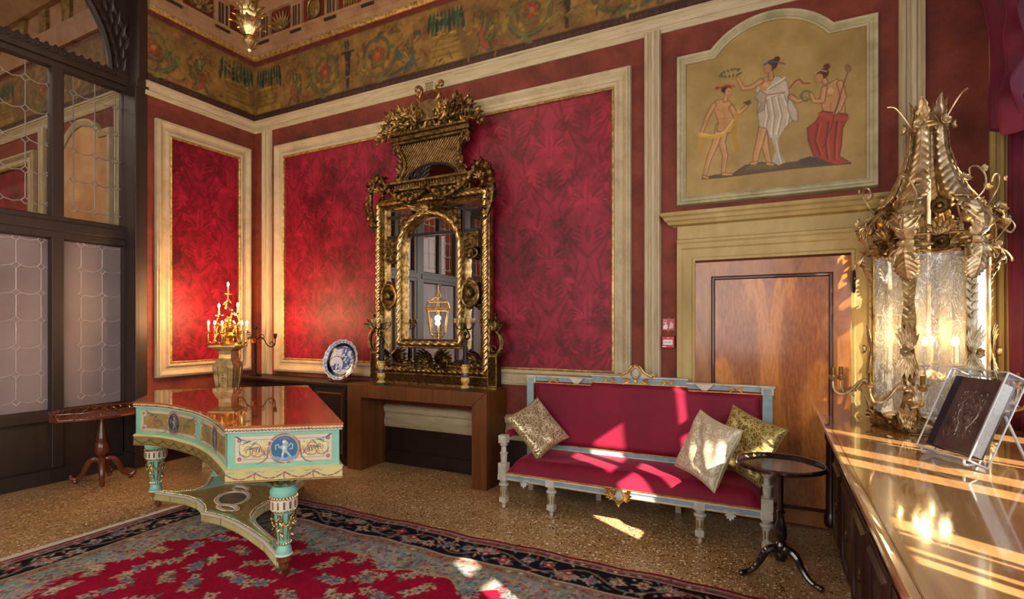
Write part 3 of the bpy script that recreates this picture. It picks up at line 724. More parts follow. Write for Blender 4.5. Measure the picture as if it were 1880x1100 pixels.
nt.links.new(tr.outputs[0], mx.inputs[1]); nt.links.new(gl.outputs[0], mx.inputs[2]); nt.links.new(mx.outputs[0], nt.nodes['Material Output'].inputs[0])
M_lead = mat('lead_came', '8e867e', .4, .3)
M_leadl = mat('pale_lead', 'a8a2a4', .45, .2)
MSC = frame((XS, 0, 0), (0, 1, 0), (0, 0, 1), (1, 0, 0))
def cames(y0, y1, z0, z1, r, cw, ch, phase):
    """octagon leading with small diamonds where the lines meet, bowed like the real thing"""
    m = MB(); d = .034
    xs = []; x = y0+phase
    while x < y1+cw: xs.append(x); x += cw
    zs = []; z = z0+.12
    while z < z1+ch: zs.append(z); z += ch
    def seg(a, b):
        (xa, za), (xb, zb) = a, b
        xa_, xb_ = min(max(xa, y0), y1), min(max(xb, y0), y1)
        if abs(xa_-xb_) < 1e-5 and abs(xa-xb) > 1e-5: return
        if xa != xb:
            za2 = za+(zb-za)*(xa_-xa)/(xb-xa); zb = za+(zb-za)*(xb_-xa)/(xb-xa); za = za2
        za_, zb_ = min(max(za, z0), z1), min(max(zb, z0), z1)
        if abs(za_-zb_) < 1e-5 and abs(za-zb) > 1e-5: return
        if za != zb:
            t0 = (za_-za)/(zb-za); t1 = (zb_-za)/(zb-za); xa_, xb_ = xa_+(xb_-xa_)*t0, xa_+(xb_-xa_)*t1
        if xa_ > y1-1e-6 and xb_ > y1-1e-6: return
        m.tube([(xa_, za_, .0), (xb_, zb_, .0)], r, 5, M=MSC)
    for x in xs:
        for z in zs:
            seg((x-d, z), (x, z+d)); seg((x, z+d), (x+d, z)); seg((x+d, z), (x, z-d)); seg((x, z-d), (x-d, z))
            b = .018
            seg((x+d, z), (x+cw*.5, z-b)); seg((x+cw*.5, z-b), (x+cw-d, z)); seg((x, z+d), (x, z+ch-d))
    return m
def rail(m, y0, y1, z0, z1, d0=-.05, d1=.05): m.box(y0, y1, z0, z1, d0, d1, MSC)
win = None
def bay(yb, first):
    global win
    Y0, Y1 = yb, yb+2.65           # 4 lights
    f = MB()
    st = [Y0-.02+.66*i for i in range(5)]
    for s_ in st: rail(f, s_, s_+.1, .0, 4.27)
    for z0, z1 in ((0, .10), (.62, .72), (2.49, 2.71), (4.24, 4.30)): rail(f, Y0, Y1+.05, z0, z1, -.055, .055)
    rail(f, Y0, Y1+.05, 2.56, 2.66, .05, .075); rail(f, Y0, Y1+.05, 0, .62, -.03, .02); rail(f, Y0-.02, Y1+.06, 0, .14, .02, .12)
    rail(f, Y0-.02, Y1+.06, 4.30, 4.36, -.07, .09); rail(f, Y0-.02, Y1+.06, 4.36, 4.44, -.05, .06)
    o = f.build('window_1', M_screen, kind=ST, smooth=0, bevel=.006)
    if win is None: win = o
    else: o.parent = win; o.name = 'second_bay'; del o['kind']
    # carved rail: row of small leaves and a bead
    cr = MB(); n = int(2.6/.075)
    for i in range(n):
        cr.leaf(MSC @ T(Y0+.04+i*.075, 4.44, .04) @ RX(.5), .035, .034, .4, 1, n=4); cr.sph((Y0+.04+i*.075, 4.40, .062), .018, 6, MSC)
    cr.build('carved_rail', M_screen, o)
    # arch: carved leafy band and spandrels
    cy, R0 = Y0+1.3, 1.2
    ab = MB(); an = [PI*i/40 for i in range(41)]
    outer = [(cy+1.42*math.cos(a), 4.42+1.42*math.sin(a)) for a in an]; inn = [(cy+R0*math.cos(a), 4.42+R0*math.sin(a)) for a in an]
    for k in range(40): ab.prism([outer[k], outer[k+1], inn[k+1], inn[k]], -.05, .03, MSC)
    ab.tube([(*p, .03) for p in inn], .022, 8, M=MSC); ab.tube([(*p, .03) for p in outer], .022, 8, M=MSC)
    lf = MB()
    for i in range(34):
        a = PI*(i+.5)/34
        for q, r_ in ((0, 1.31), (1, 1.25), (-1, 1.37)):
            p = (cy+r_*math.cos(a), 4.42+r_*math.sin(a)); dr_ = a+PI/2 if a < PI/2 else a-PI/2
            lf.leaf(MSC @ T(p[0], p[1], .035) @ RZ(dr_-PI/2+q*.35) @ RX(.25), .17, .035, .7, 1, n=5)
    ao = ab.build('arch', M_screen, o, smooth=25); lf.build('carved_leaves', M_screen, ao)
    sp = MB()
    for k in range(20):
        a0, a1 = PI*k/40, PI*(k+1)/40
        for s_ in (1, -1):
            p0 = (cy+s_*1.42*math.cos(a0), 4.42+1.42*math.sin(a0)); p1 = (cy+s_*1.42*math.cos(a1), 4.42+1.42*math.sin(a1))
            e = cy+s_*1.5
            sp.prism([p0, (e, p0[1]), (e, p1[1]), p1], -.04, .01, MSC)
    sp.box(cy-1.5, cy+1.5, 5.82, 6.16, -.04, .01, MSC)
    sp.build('spandrels', M_screen, o, smooth=0)
    for i in range(4):
        a, b = Y0+.08+.66*i, Y0+.64+.66*i
        g = MB().box(a, b, 2.71, 4.24, -.004, 0, MSC).build('clear_pane', M_clear, o, smooth=0)
        cames(a, b, 2.71, 4.24, .0058, .196, .305, .10 if i % 2 else .17).build('leading', M_lead, g)
        g = MB().box(a, b, .72, 2.49, -.004, 0, MSC).build('frosted_pane', M_frost, o, smooth=0)
        cames(a, b, .72, 2.49, .0045, .196, .27, .17 if i % 2 else .10).build('leading', M_leadl, g)
        for z0, z1 in ((2.71, 4.24), (.72, 2.49)):
            MB().ring([(a, z0), (b, z0), (b, z1), (a, z1)], [(-.016, 0), (-.012, .02), (0, .045)], MSC).build('glazing_bead', M_screen, g)
    g = MB().box(Y0+.1, Y0+2.5, 4.44, 5.6, -.006, -.003, MSC).build('fanlight_pane', M_clear, o, smooth=0)
bay(.65, True); bay(-2.2, False)
# dark jamb that closes the left wall towards the partition
jb = MB(); jb.box(XS-.14, XL+.012, 3.305, 3.40, 0, 6.16); jb.box(XS-.05, XL+.03, 3.26, 3.405, 0, .16); jb.box(XS-.06, XL+.025, 3.28, 3.41, 4.26, 4.36); jb.box(XS, XL+.018, 3.27, 3.31, .16, 4.26)
jb.build('trim_jamb', M_screen, kind=ST, smooth=0, bevel=.006)
MB().box(XS-.12, XS+.06, .43, .65, 0, 6.16).build('trim_pier', M_screen, kind=ST, smooth=0, bevel=.006)
# room beyond
MB().box(-13.0, XL-.45, 3.40, 3.6, 0, 6.4).build('wall_far_room_side', M_red, kind=ST, smooth=0)
MB().box(-13.2, -13.0, YF, 3.6, 0, 6.4).build('wall_far_room_end', M_ochre, kind=ST, smooth=0)
hmould(MAD, -13, -6.8, CORN, 'trim_far_cornice', M_creamh); frieze(MAD, -13, -6.8, 9, 'trim_far_frieze')
hmould(MAD, -13, -6.8, [(5.19, 0), (5.19, .05), (5.3, .08), (5.42, .11), (5.42, .05), (5.76, .05), (5.76, .12), (5.88, .3), (6.05, .42), (6.16, .45), (6.16, 0)], 'trim_far_entablature', M_stone)
tg = MB()
for i in range(10): tg.box(-12.9+i*.6, -12.7+i*.6, 5.44, 5.74, .05, .09, MAD)
tg.build('trim_far_triglyphs', M_relief, kind=ST, smooth=0)
panel(MAD, -10.6, -9.15, 1.165, 3.80, 'trim_3', 40)
vmould(MAD, -8.85, -8.7, 0, 4.235, 'trim_far_upright'); vmould(MAD, -6.98, -6.86, 0, 4.235, 'trim_far_upright')
arc2 = [(x-7.72+.0, z) for x, z in arc]; o2 = [(-8.38, 2.2), (-7.16, 2.2), (-7.16, 3.88)]+arc2+[(-8.38, 3.88)]
M_peach = vary(mat('peach_panel', rough=.6), ['a87a50', 'c4925f', 'd4a878'], 2.5, 6)
MB().prism(o2, 0, .015, MAD).build('trim_far_panel', M_peach, kind=ST, smooth=0)
MB().ring(o2, [(0, 0), (0, .03), (.02, .04), (.06, .05), (.08, .04), (.09, 0)], MAD).build('trim_far_panel_frame', M_cream, kind=ST, smooth=25)
# ---------------------------------------------------------------- helpers for world-space parts under a placed Empty
def wb(mb, name, m, parent, **kw):
    o = mb.build(name, m, parent, **kw); p = parent; off = Vector((0, 0, 0))
    while p is not None: off += Vector(p.location); p = p.parent
    o.data.transform(T(*(-off))); return o
def wob(o):
    p = o.parent; off = Vector((0, 0, 0))
    while p is not None: off += Vector(p.location); p = p.parent
    o.data.transform(T(*(-off))); return o
# ---------------------------------------------------------------- rug
def rug_canvas():
    Wd, Hd = 4.75, 3.9; c = Cv(Wd, Hd, 150, '9a0c30'); rnd = random.Random(4)
    yy, xx = np.mgrid[0:c.H, 0:c.W]/c.k
    dx = np.minimum(xx, Wd-xx); dy = np.minimum(yy, Hd-yy); d = np.minimum(dx, dy)
    s_ = np.where(dx < dy, yy-Hd/2, xx-Wd/2)
    def band(m, col): c.a[m] = srgb(col)
    sc = .60+.10*np.abs(np.cos(s_*PI/.62))**1.5+.03*np.cos(s_*PI/.155)
    cr = np.hypot(np.maximum(0, 1.45-dx), np.maximum(0, 1.45-dy)); corner = (dx < 1.45) & (dy < 1.45) & (cr > .84+.05*np.cos(np.arctan2(1.45-dy, 1.45-dx)*14))
    blue = (d < sc) | corner
    edge = (d < sc+.02) | ((dx < 1.47) & (dy < 1.47) & (cr > .82+.05*np.cos(np.arctan2(1.45-dy, 1.45-dx)*14)))
    band(edge, 'b09a7c'); band(blue, '7c9094'); band(d < .445, 'a08a70'); band(d < .43, '8a7664'); band(d < .36, 'b29c80'); band(d < .345, '15131f')
    band(d < .105, 'b29c80'); band(d < .092, '7a4a4c'); band(d < .05, '97826a'); band(d < .022, '7d1230')
    rb = lambda *a: rnd.choice(a)
    def bloom(x, y, r, dark=False):
        a = rnd.uniform(0, 6.3); t = rnd.random()
        for q in range(4): c.leaf(x, y, a+q*PI/2+.5, r*1.7, r*.6, rb('c8b490', '4c7058', 'c8b490') if not dark else rb('4a6a58', 'b09a80', '7a3a44'))
        if t < .45: c.flower(x, y, r, 'c2ae90', rb('2d4468', '8c1a34'), 6, a, '5a4438')
        elif t < .75: c.flower(x, y, r, 'a84a58' if dark else 'd0bc98', 'd0bc9a', 5, a, '3a2830' if dark else '4a3a3c')
        else: c.flower(x, y, r, '7f93a0', 'b0364c', 7, a, '2c2c40')
    def palm(x, y, r, a):
        for q in range(7): c.leaf(x, y, a+(q-3)*.36, r*1.5, r*.42, ('c4ab8e', 'b08a7c', '8a9aa2')[q % 3], '7a3a3c')
        c.disc(x, y, r*.4, '8a2438'); c.disc(x, y, r*.22, 'd0bc98')
    # black border vine on the four sides
    for side in range(4):
        L = Wd if side % 2 == 0 else Hd
        def q(t, o):
            return [(t, o), (Wd-o, t), (t, Hd-o), (o, t)][side]
        P = [q(.225+i*.03, .225+.072*math.sin((.225+i*.03)*2*PI/.62)) for i in range(int((L-.45)/.03)+1)]
        c.line(P, .014, 'b8a080'); c.line(P, .005, '6a4a38')
        n = int((L-.4)/.155)
        for i in range(n+1):
            t = .22+i*.155; sy = math.sin(t*2*PI/.62)
            x, y = q(t, .225-.045*sy); ang = [PI/2, PI, -PI/2, 0][side]*1.0
            if i % 4 == 1: palm(*q(t, .225), .078, ang+(PI if i % 8 == 1 else 0))
            else: bloom(x, y, .046, True)
            for _ in range(8):
                xx_, yy_ = q(t+rnd.uniform(-.08, .08), rnd.uniform(.13, .32)); c.leaf(xx_, yy_, rnd.uniform(0, 6.3), rnd.uniform(.04, .08), .018, rb('4f7360', 'b8a080', '9a4a50', '70889a', 'b8a080'), bend=rnd.uniform(-1.5, 1.5))
        for off, st, r in ((.072, .075, .017), (.395, .085, .02), (.036, .055, .009)):
            for i in range(int((L-2*off)/st)+1):
                t = off+i*st; x, y = q(t, off)
                c.flower(x, y, r, rb('b04a58', 'a03048', 'c4b090', '8298a0'), rb('2a3050', 'd4c4a0'), 5, t)
                if off != .036: c.leaf(*q(t+st/2, off+.006*(-1)**i), rnd.uniform(0, 6.3), .035, .012, rb('4c6a56', '5a2c34', '3a4a68'))
        for i in range(int(L/.31)):
            t = .5+i*.31
            if t > L-.5: break
            x, y = q(t, .53); P = [q(t-.12+.24*k/8, .50+.05*math.sin(k/8*PI)) for k in range(9)]; c.line(P, .01, 'b8a284'); bloom(x, y, .026)
            for k in (-1, 1): X_, Y_ = q(t+.09*k, .60); c.spiral(X_, Y_, .045, 1.3, rnd.uniform(0, 6), .009, 'b09478')
    # small filling in the blue-grey ground and sprays over the crimson field
    k = 0
    for _ in range(16000):
        x, y = rnd.uniform(.46, Wd-.46), rnd.uniform(.46, Hd-.46); i, j = int(x*c.k), int(y*c.k)
        if edge[j, i]:
            if k < 6500:
                k += 1; c.leaf(x, y, rnd.uniform(0, 6.3), .065, .015, rb('b4a082', 'a04a58', '98a4a0', '4c6c5c', 'b4a082', 'a8906e'), bend=rnd.uniform(-2.5, 2.5))
                if k % 9 == 0: c.flower(x, y, rnd.uniform(.014, .024), rb('b4495a', 'c4b090', 'a03048', '8ea0a4'), rb('d4c4a0', '2d4468'), 5, x, '5a4438')
    pts = []
    for _ in range(6000):
        x, y = rnd.uniform(.6, Wd/2+.02), rnd.uniform(.6, Hd-.6); i, j = int(x*c.k), int(y*c.k)
        if edge[j, i] or any((x-a)**2+(y-b)**2 < .20**2 for a, b in pts): continue
        pts.append((x, y))
    for (x, y) in pts:
        a = rnd.uniform(0, 6.3); st = rnd.getstate()
        for m in (0, 1):
            rnd.setstate(st); X_ = x if not m else Wd-x; A = a if not m else PI-a
            P = [(X_+math.cos(A)*t+.03*math.sin(t*22)*math.sin(A), y+math.sin(A)*t) for t in [(-.09+.02*i) for i in range(10)]]
            c.line(P, .007, 'b49a78')
            for i in range(0, 10): c.leaf(P[i][0], P[i][1], A+(1 if i % 2 else -1)*1.0, .065, .024, rb('d0bc98', 'c4ac88', 'b8a890', '4c7058'), '6a3a34')
            for t in (-.07, .0, .07): bloom(X_+math.cos(A)*t+rnd.uniform(-.025, .025), y+math.sin(A)*t+rnd.uniform(-.02, .02), rnd.uniform(.022, .042))
    # medallion in the middle of the rug
    cx, cy = Wd/2, 1.75
    P = [(cx+(.62+.08*math.cos(12*t))*math.cos(t), cy+(.46+.07*math.cos(12*t))*math.sin(t)) for t in [2*PI*i/120 for i in range(120)]]
    c.poly(P, 'b09a7c'); c.poly([(cx+(x-cx)*.94, cy+(y-cy)*.94) for x, y in P], '17151f'); c.poly([(cx+(x-cx)*.7, cy+(y-cy)*.7) for x, y in P], '7c9094')
    for i in range(30):
        t = 2*PI*i/30
        for r in (.55, .38, .2): bloom(cx+r*math.cos(t), cy+r*.75*math.sin(t), .028, r == .55)
    rng = np.random.default_rng(1); c.a *= .86+.26*rng.random((c.H, c.W, 1)); return c
RC = rug_canvas()
M_rug = mat('wool_rug', rough=.95, spec=.1); vary(M_rug, ['dcd8d4', 'ffffff'], 4, mult=1.0, bump=.5, bscale=260, bdist=.004)
def rfn(U, V):
    return -4.66+U*4.75+.008*np.sin(V*23), 3.375-3.9*(1-V)+.010*np.sin(U*31)+.006*np.sin(U*77), .006+.002*np.sin(U*19+1)*np.sin(V*9)+0*U
rug = paint_mesh('persian_rug', None, 790, 650, rfn, lambda U, V: RC.sample(U*4.75, V*3.9), M_rug)
tag(rug, 'crimson Persian rug with navy floral border on the terrazzo floor', 'rug')
fg = MB(); rnd = random.Random(2)
for i in range(620):
    y = -.5+i*.0062; fg.box(-4.70-rnd.uniform(0, .02), -4.655, y, y+.003, .004, .009)
wb(fg, 'fringe', mat('cream_fringe', 'cfc4ae', .9), rug, smooth=0)['kind'] = 'stuff'
# ---------------------------------------------------------------- sofa
M_velvet = mat('crimson_velvet', '8c0f30', .6, sheen=.45, sheenr=.3, sheencol=(1, .25, .4), spec=.25)
vary(M_velvet, ['640a22', '750d2a', '841230'], 2.2, 6, bump=.15, bscale=9, bdist=.006)
M_sblue = vary(mat('blue_grey_paint', rough=.5), ['6c868c', '7f989c', '8ea5a6'], 9, 6, bump=.15)
M_swhite = vary(mat('off_white_paint', rough=.5), ['9e9a8c', 'b6b2a4', 'c4c0b0'], 9, 6, bump=.2)
M_sgold = gilt('gilt_edge', ['8a6428', 'b98f45', 'd2ac62'], .35, 20, .2, metal=.8)
sf = empty('sofa', 'long crimson velvet sofa with pale blue and gilt neoclassical frame', 'sofa', (-1.085, 4.0, 0))
def post(x, y, z0, zs, w_=.052, parent=sf):
    return x
FLEG = [(0, 0), (.014, 0), (.018, .02), (.012, .03), (.022, .04), (.024, .055), (.030, .06)]
def front_leg(x):
    m = MB(); M = T(x, 0.03, 0)
    m.lathe([(.010, 0), (.016, .006), (.018, .02), (.012, .03), (.024, .042), (.026, .055)], 12, M)
    m.box(-.031, .031, -.031, .031, .055, .10, M); m.box(-.02, .02, -.034, .034, .066, .09, M)
    m.lathe([(.02, .10), (.022, .105), (.030, .18), (.032, .186), (.024, .19), (.042, .197), (.046, .208), (.040, .218), (.026, .222), (.034, .232), (.036, .245), (.03, .255)], 16, M)
    o = m.build('leg', M_swhite, sf)
    g = MB()
    for k in range(8):
        a = PI/4*k+PI/8; g.tube([(.027*math.cos(a), .027*math.sin(a), .115), (.033*math.cos(a), .033*math.sin(a), .175)], .004, 5, M=M)
    g.build('gilt_fluting', M_sgold, o); return o
for x in (-1.035, -.585, .592, 1.032): front_leg(x)
for x in (-1.03, -.35, .35, 1.03):
    MB().box(x-.025, x+.025, .575, .62, 0, .26).build('back_leg', M_swhite, sf, bevel=.004)
fr = MB(); fr.box(-1.05, 1.05, .0, .055, .255, .305); fr.box(-1.05, 1.05, .58, .62, .255, .305); fr.box(-1.06, -1.01, .0, .62, .255, .305); fr.box(1.01, 1.06, .0, .62, .255, .305)
fr.box(-.99, .99, -.008, .0, .258, .268); fr.box(-1.07, 1.07, -.012, .06, .300, .312)
for x in (-1.035, -.585, .592, 1.032): fr.box(x-.04, x+.04, -.014, .05, .25, .302)
fo = fr.build('seat_rail', M_swhite, sf, smooth=0, bevel=.003)
bl = MB()
for a, b in ((-.99, -.63), (-.54, .55), (.637, .99)): bl.box(a, b, -.003, .002, .27, .296)
bl.build('blue_inset', M_sblue, fo, smooth=0)
gd = MB(); gd.box(-1.0, 1.0, -.006, .03, .312, .318); gd.box(-.99, .99, -.006, .0, .254, .259); gd.tube([(-1.0, .0, .318), (1.0, .0, .318)], .005, 6)
gd.build('gilt_line', M_sgold, fo)
ap = MB()
for s_ in (-.82, .80):
    for q in (-2, -1, 0, 1, 2): ap.leaf(frame((s_, -.012, .262), (1, 0, 0), (0, 0, -1), (0, -1, 0)) @ RZ(q*.55), .055-.008*abs(q), .018, .6, 1, n=5)
    for q in (-1, 1): ap.tube([(s_+q*(.03+.025*math.cos(t)), -.014, .262+.014*math.sin(t)) for t in np.linspace(0, 5, 12)], .005, 5)
ap.build('apron_shell', M_swhite, sf)
ct = MB(); ct.sph((0, -.02, .27), .04, 14, None, (.8, .35, 1)); c2 = MB()
for s_ in (1, -1):
    for q in range(4): c2.leaf(frame((s_*.03, -.02, .27), (0, 0, 1), (s_, 0, 0), (0, -1, 0)) @ RZ((q-1.5)*.45), .11-.015*q, .024, .7, 3)
c2.leaf(frame((0, -.02, .255), (1, 0, 0), (0, 0, -1), (0, -1, 0)), .07, .035, .2, 3); c2.tube([(.042*math.cos(t), -.028, .27+.052*math.sin(t)) for t in np.linspace(0, 2*PI, 24)], .005, 6)
co = c2.build('apron_cartouche', M_sgold, sf); ct.build('medallion', M_swhite, co)
# seat upholstery
seat = MB()
def seatf(u, v):
    x = -1.0+2.0*u; y = .0+.56*v; e = min(1, 14*u, 14*(1-u)); f = min(1, 7*v, 9*(1-v)+.4)
    ee = (1-(1-min(1, 18*u))**2)*(1-(1-min(1, 18*(1-u)))**2); ff = (1-(1-min(1, 5*v))**2.2)
    z = .318+.118*ee*ff*(.93+.07*math.sin(PI*v))-.010*math.exp(-((x+.62)**2+(y-.22)**2)/.012)-.008*math.exp(-((x+.45)**2+(y-.30)**2)/.006)
    return x, y, z
seat.grid(seatf, 90, 30); seat.box(-.99, .99, .01, .55, .30, .32); so = seat.build('seat', M_velvet, sf, smooth=80)
# back
bk = MB()
def backf(u, v):
    x = -.985+1.97*u; zt = 1.045 if abs(x) > .42 else 1.075; z = .475+(zt-.475)*v; ed = min(u*30, (1-u)*30, v*14, (1-v)*14, 1)
    return x, .565+.03*0-.045*(1-(1-ed)**2)+.05*v, z
bk.grid(backf, 100, 30); bk.box(-.99, .99, .60, .625, .47, 1.06); bk.build('backrest', M_velvet, sf, smooth=80)
tr = MB(); tw = MB(); tg_ = MB()
def yb(z): return .555+.05*(z-.475)/.57
def rail_y(m, x0, x1, z0, z1, d=0, t=.055): m.box(x0, x1, yb((z0+z1)/2)-.005-d, yb((z0+z1)/2)+t, z0, z1)
rail_y(tr, -1.07, -.42, 1.045, 1.10); rail_y(tr, .42, 1.07, 1.045, 1.10); rail_y(tr, -.42, .42, 1.075, 1.13)
rail_y(tw, -1.075, -.41, 1.098, 1.112, .012); rail_y(tw, .41, 1.075, 1.098, 1.112, .012); rail_y(tw, -.43, .43, 1.128, 1.142, .012)
for a, b, z in ((-1.03, -.43, 1.040), (.43, 1.03, 1.040), (-.43, .43, 1.070)): rail_y(tg_, a, b, z, z+.008, .006)
rail_y(tr, -1.0, 1.0, .435, .475); rail_y(tg_, -1.0, 1.0, .472, .480, .006); rail_y(tw, -1.0, 1.0, .425, .437, .008)
for s_ in (-1, 1):
    rail_y(tr, s_*1.03-.035, s_*1.03+.035, .30, 1.045); 
    for q in (-.036, .030): rail_y(tg_, s_*1.03+q, s_*1.03+q+.006, .5, 1.03, .004)
    rail_y(tw, s_*1.03-.045, s_*1.03+.045, 1.04, 1.10, .014); rail_y(tw, s_*1.03-.055, s_*1.03+.055, 1.098, 1.114, .022)
    rail_y(tr, s_*1.03-.028, s_*1.03+.028, 1.052, 1.09, .017)
    for q in range(4): tg_.leaf(frame((s_*1.03, yb(.98)-.012, .99-.02*q), (1, 0, 0), (0, 0, -1), (0, -1, 0)), .03, .011, .4, 1, n=4)
    tw.prism([(s_*.56-.075, 1.108), (s_*.56+.075, 1.108), (s_*.56+.02, 1.055), (s_*.56-.02, 1.055)], yb(1.08)*-1+.02, yb(1.08)*-1+.045, frame((0, 0, 0), (1, 0, 0), (0, 0, 1), (0, -1, 0)))
    for c_ in (.80, .26):
        zc = 1.073 if c_ > .42 else 1.103
        tg_.sph((s_*c_, yb(1.1)-.012, zc), .010, 8)
        for k in (-1, 1):
            for q in range(3): tg_.leaf(frame((s_*c_+k*.018, yb(1.1)-.010, zc), (0, 0, 1), (k, 0, 0), (0, -1, 0)) @ RZ((q-1)*.7), .045, .010, .3, 1, n=4)
to = tr.build('back_frame', M_sblue, sf, smooth=0, bevel=.003); tw.build('white_moulding', M_swhite, to, smooth=0, bevel=.002); tg_.build('gilt_detail', M_sgold, to)
cr = MB(); cg = MB(); cm = MB(); F = frame((-.015, yb(1.15)-.01, 0), (1, 0, 0), (0, 0, 1), (0, -1, 0))
cm.lathe([(0, .022), (.028, .018), (.036, .008), (.038, -.01)], 20, F @ T(0, 1.175, 0) @ SC(.9, 1.1, 1)); cm.sph((0, 1.18, .018), .018, 8, F, (.8, 1.1, .6))
cr.prism([(-.14, 1.135), (.14, 1.135), (.12, 1.15), (.06, 1.18), (.045, 1.215), (.0, 1.235), (-.045, 1.215), (-.06, 1.18), (-.12, 1.15)], -.03, .006, F)
cg.tube([(.043*math.cos(t), 1.175+.05*math.sin(t), .012) for t in np.linspace(0, 2*PI, 26)], .005, 6, M=F)
for s_ in (1, -1):
    cg.tube([(s_*.14, 1.145, .01), (s_*.11, 1.16, .014), (s_*.07, 1.185, .014), (s_*.055, 1.21, .014), (s_*.03, 1.235, .012)], .009, 6, M=F)
    cg.tube([(s_*(.145+.016*math.cos(t)), 1.15+.014*math.sin(t), .01) for t in np.linspace(0, 5, 10)], .006, 6, M=F)
    for q in range(3): cg.leaf(F @ T(s_*.05, 1.10, .0) @ RZ(-s_*(1.2+.4*q)), .08, .013, .4, 2, n=6)
for q in range(5): cg.leaf(F @ T(0, 1.225, .0) @ RZ((q-2)*.5), .035, .009, .4, 1, n=4)
cg.leaf(F @ T(0, 1.12, .01) @ RZ(PI), .04, .02, .3, 2, n=6)
c1 = cr.build('crest', M_swhite, sf, smooth=0, bevel=.003); cg.build('gilt_scrolls', M_sgold, c1); cm.build('medallion', M_swhite, c1)
# arms
for s_ in (-1, 1):
    a = MB(); M = T(s_*1.035, .03, 0)
    a.box(-.038, .038, -.038, .038, .312, .395, M); a.box(-.03, .03, -.044, -.03, .33, .375, M)
    a.lathe([(.022, .395), (.026, .40), (.028, .425), (.030, .47), (.036, .474), (.036, .484), (.024, .488), (.022, .53), (.020, .54), (.034, .548), (.036, .556), (.028, .562), (.022, .57)], 14, M)
    a.box(-.036, .036, -.036, .036, .57, .635, M); a.box(-.024, .024, -.043, -.03, .585, .62, M)
    a.box(-.022, .022, -.0, .55, .585, .612, M)
    ao = a.build('arm', M_swhite, sf, smooth=30)
    p = MB()
    def armf(u, v):
        t = PI*u; return s_*1.035-.035*math.cos(t)*1.0, .09+.44*v, .612+.05*math.sin(t)**.6*min(1, 8*v, 8*(1-v))**.5
    p.grid(armf, 12, 16); p.build('arm_pad', M_velvet, ao, smooth=80)
    g = MB(); 
    for q in (-.036, .036): g.tube([(s_*1.035+q, .08, .612), (s_*1.035+q, .53, .612)], .004, 5)
    g.build('gilt_line', M_sgold, ao)
# ---------------------------------------------------------------- cushions
def brocade(name, base, fig, metal, rough=.42, sc=16, rf=.25):
    m = mat(name, rough=rough, metal=metal, sheen=.2)
    tc = N(m, 'ShaderNodeTexCoord'); nz = N(m, 'ShaderNodeTexNoise'); nz.inputs['Scale'].default_value = 6; nz.inputs['Detail'].default_value = 3; LK(m, tc, 'Object', nz, 'Vector')
    mp = N(m, 'ShaderNodeVectorMath', operation='SCALE'); mp.inputs['Scale'].default_value = .16; LK(m, nz, 'Color', mp, 0)
    ad = N(m, 'ShaderNodeVectorMath', operation='ADD'); LK(m, tc, 'Object', ad, 0); LK(m, mp, 0, ad, 1)
    vo = N(m, 'ShaderNodeTexVoronoi', feature='DISTANCE_TO_EDGE'); vo.inputs['Scale'].default_value = sc; LK(m, ad, 0, vo, 'Vector')
    v2 = N(m, 'ShaderNodeTexVoronoi', feature='F1'); v2.inputs['Scale'].default_value = sc*.8; LK(m, ad, 0, v2, 'Vector')
    mu = N(m, 'ShaderNodeMath', operation='SINE'); m1 = N(m, 'ShaderNodeMath', operation='MULTIPLY'); m1.inputs[1].default_value = 26; LK(m, v2, 'Distance', m1, 0); LK(m, m1, 0, mu, 0)
    s1 = N(m, 'ShaderNodeMath', operation='GREATER_THAN'); s1.inputs[1].default_value = .35; LK(m, mu, 0, s1, 0)
    s2 = N(m, 'ShaderNodeMath', operation='LESS_THAN'); s2.inputs[1].default_value = .07; LK(m, vo, 'Distance', s2, 0)
    mxm = N(m, 'ShaderNodeMath', operation='MAXIMUM'); LK(m, s1, 0, mxm, 0); LK(m, s2, 0, mxm, 1)
    mx = N(m, 'ShaderNodeMix'); mx.data_type = 'RGBA'; mx.inputs[6].default_value = (*lin(base), 1); mx.inputs[7].default_value = (*lin(fig), 1); LK(m, mxm, 0, mx, 0)
    m.node_tree.links.new(mx.outputs[2], bsdf(m).inputs['Base Color'])
    r = N(m, 'ShaderNodeMapRange'); r.inputs[3].default_value = rough+.1; r.inputs[4].default_value = rf; LK(m, mxm, 0, r, 0); LK(m, r, 0, bsdf(m), 'Roughness')
    bp = N(m, 'ShaderNodeBump'); bp.inputs['Strength'].default_value = .35; bp.inputs['Distance'].default_value = .003; LK(m, mxm, 0, bp, 'Height'); LK(m, bp, 'Normal', bsdf(m), 'Normal'); return m
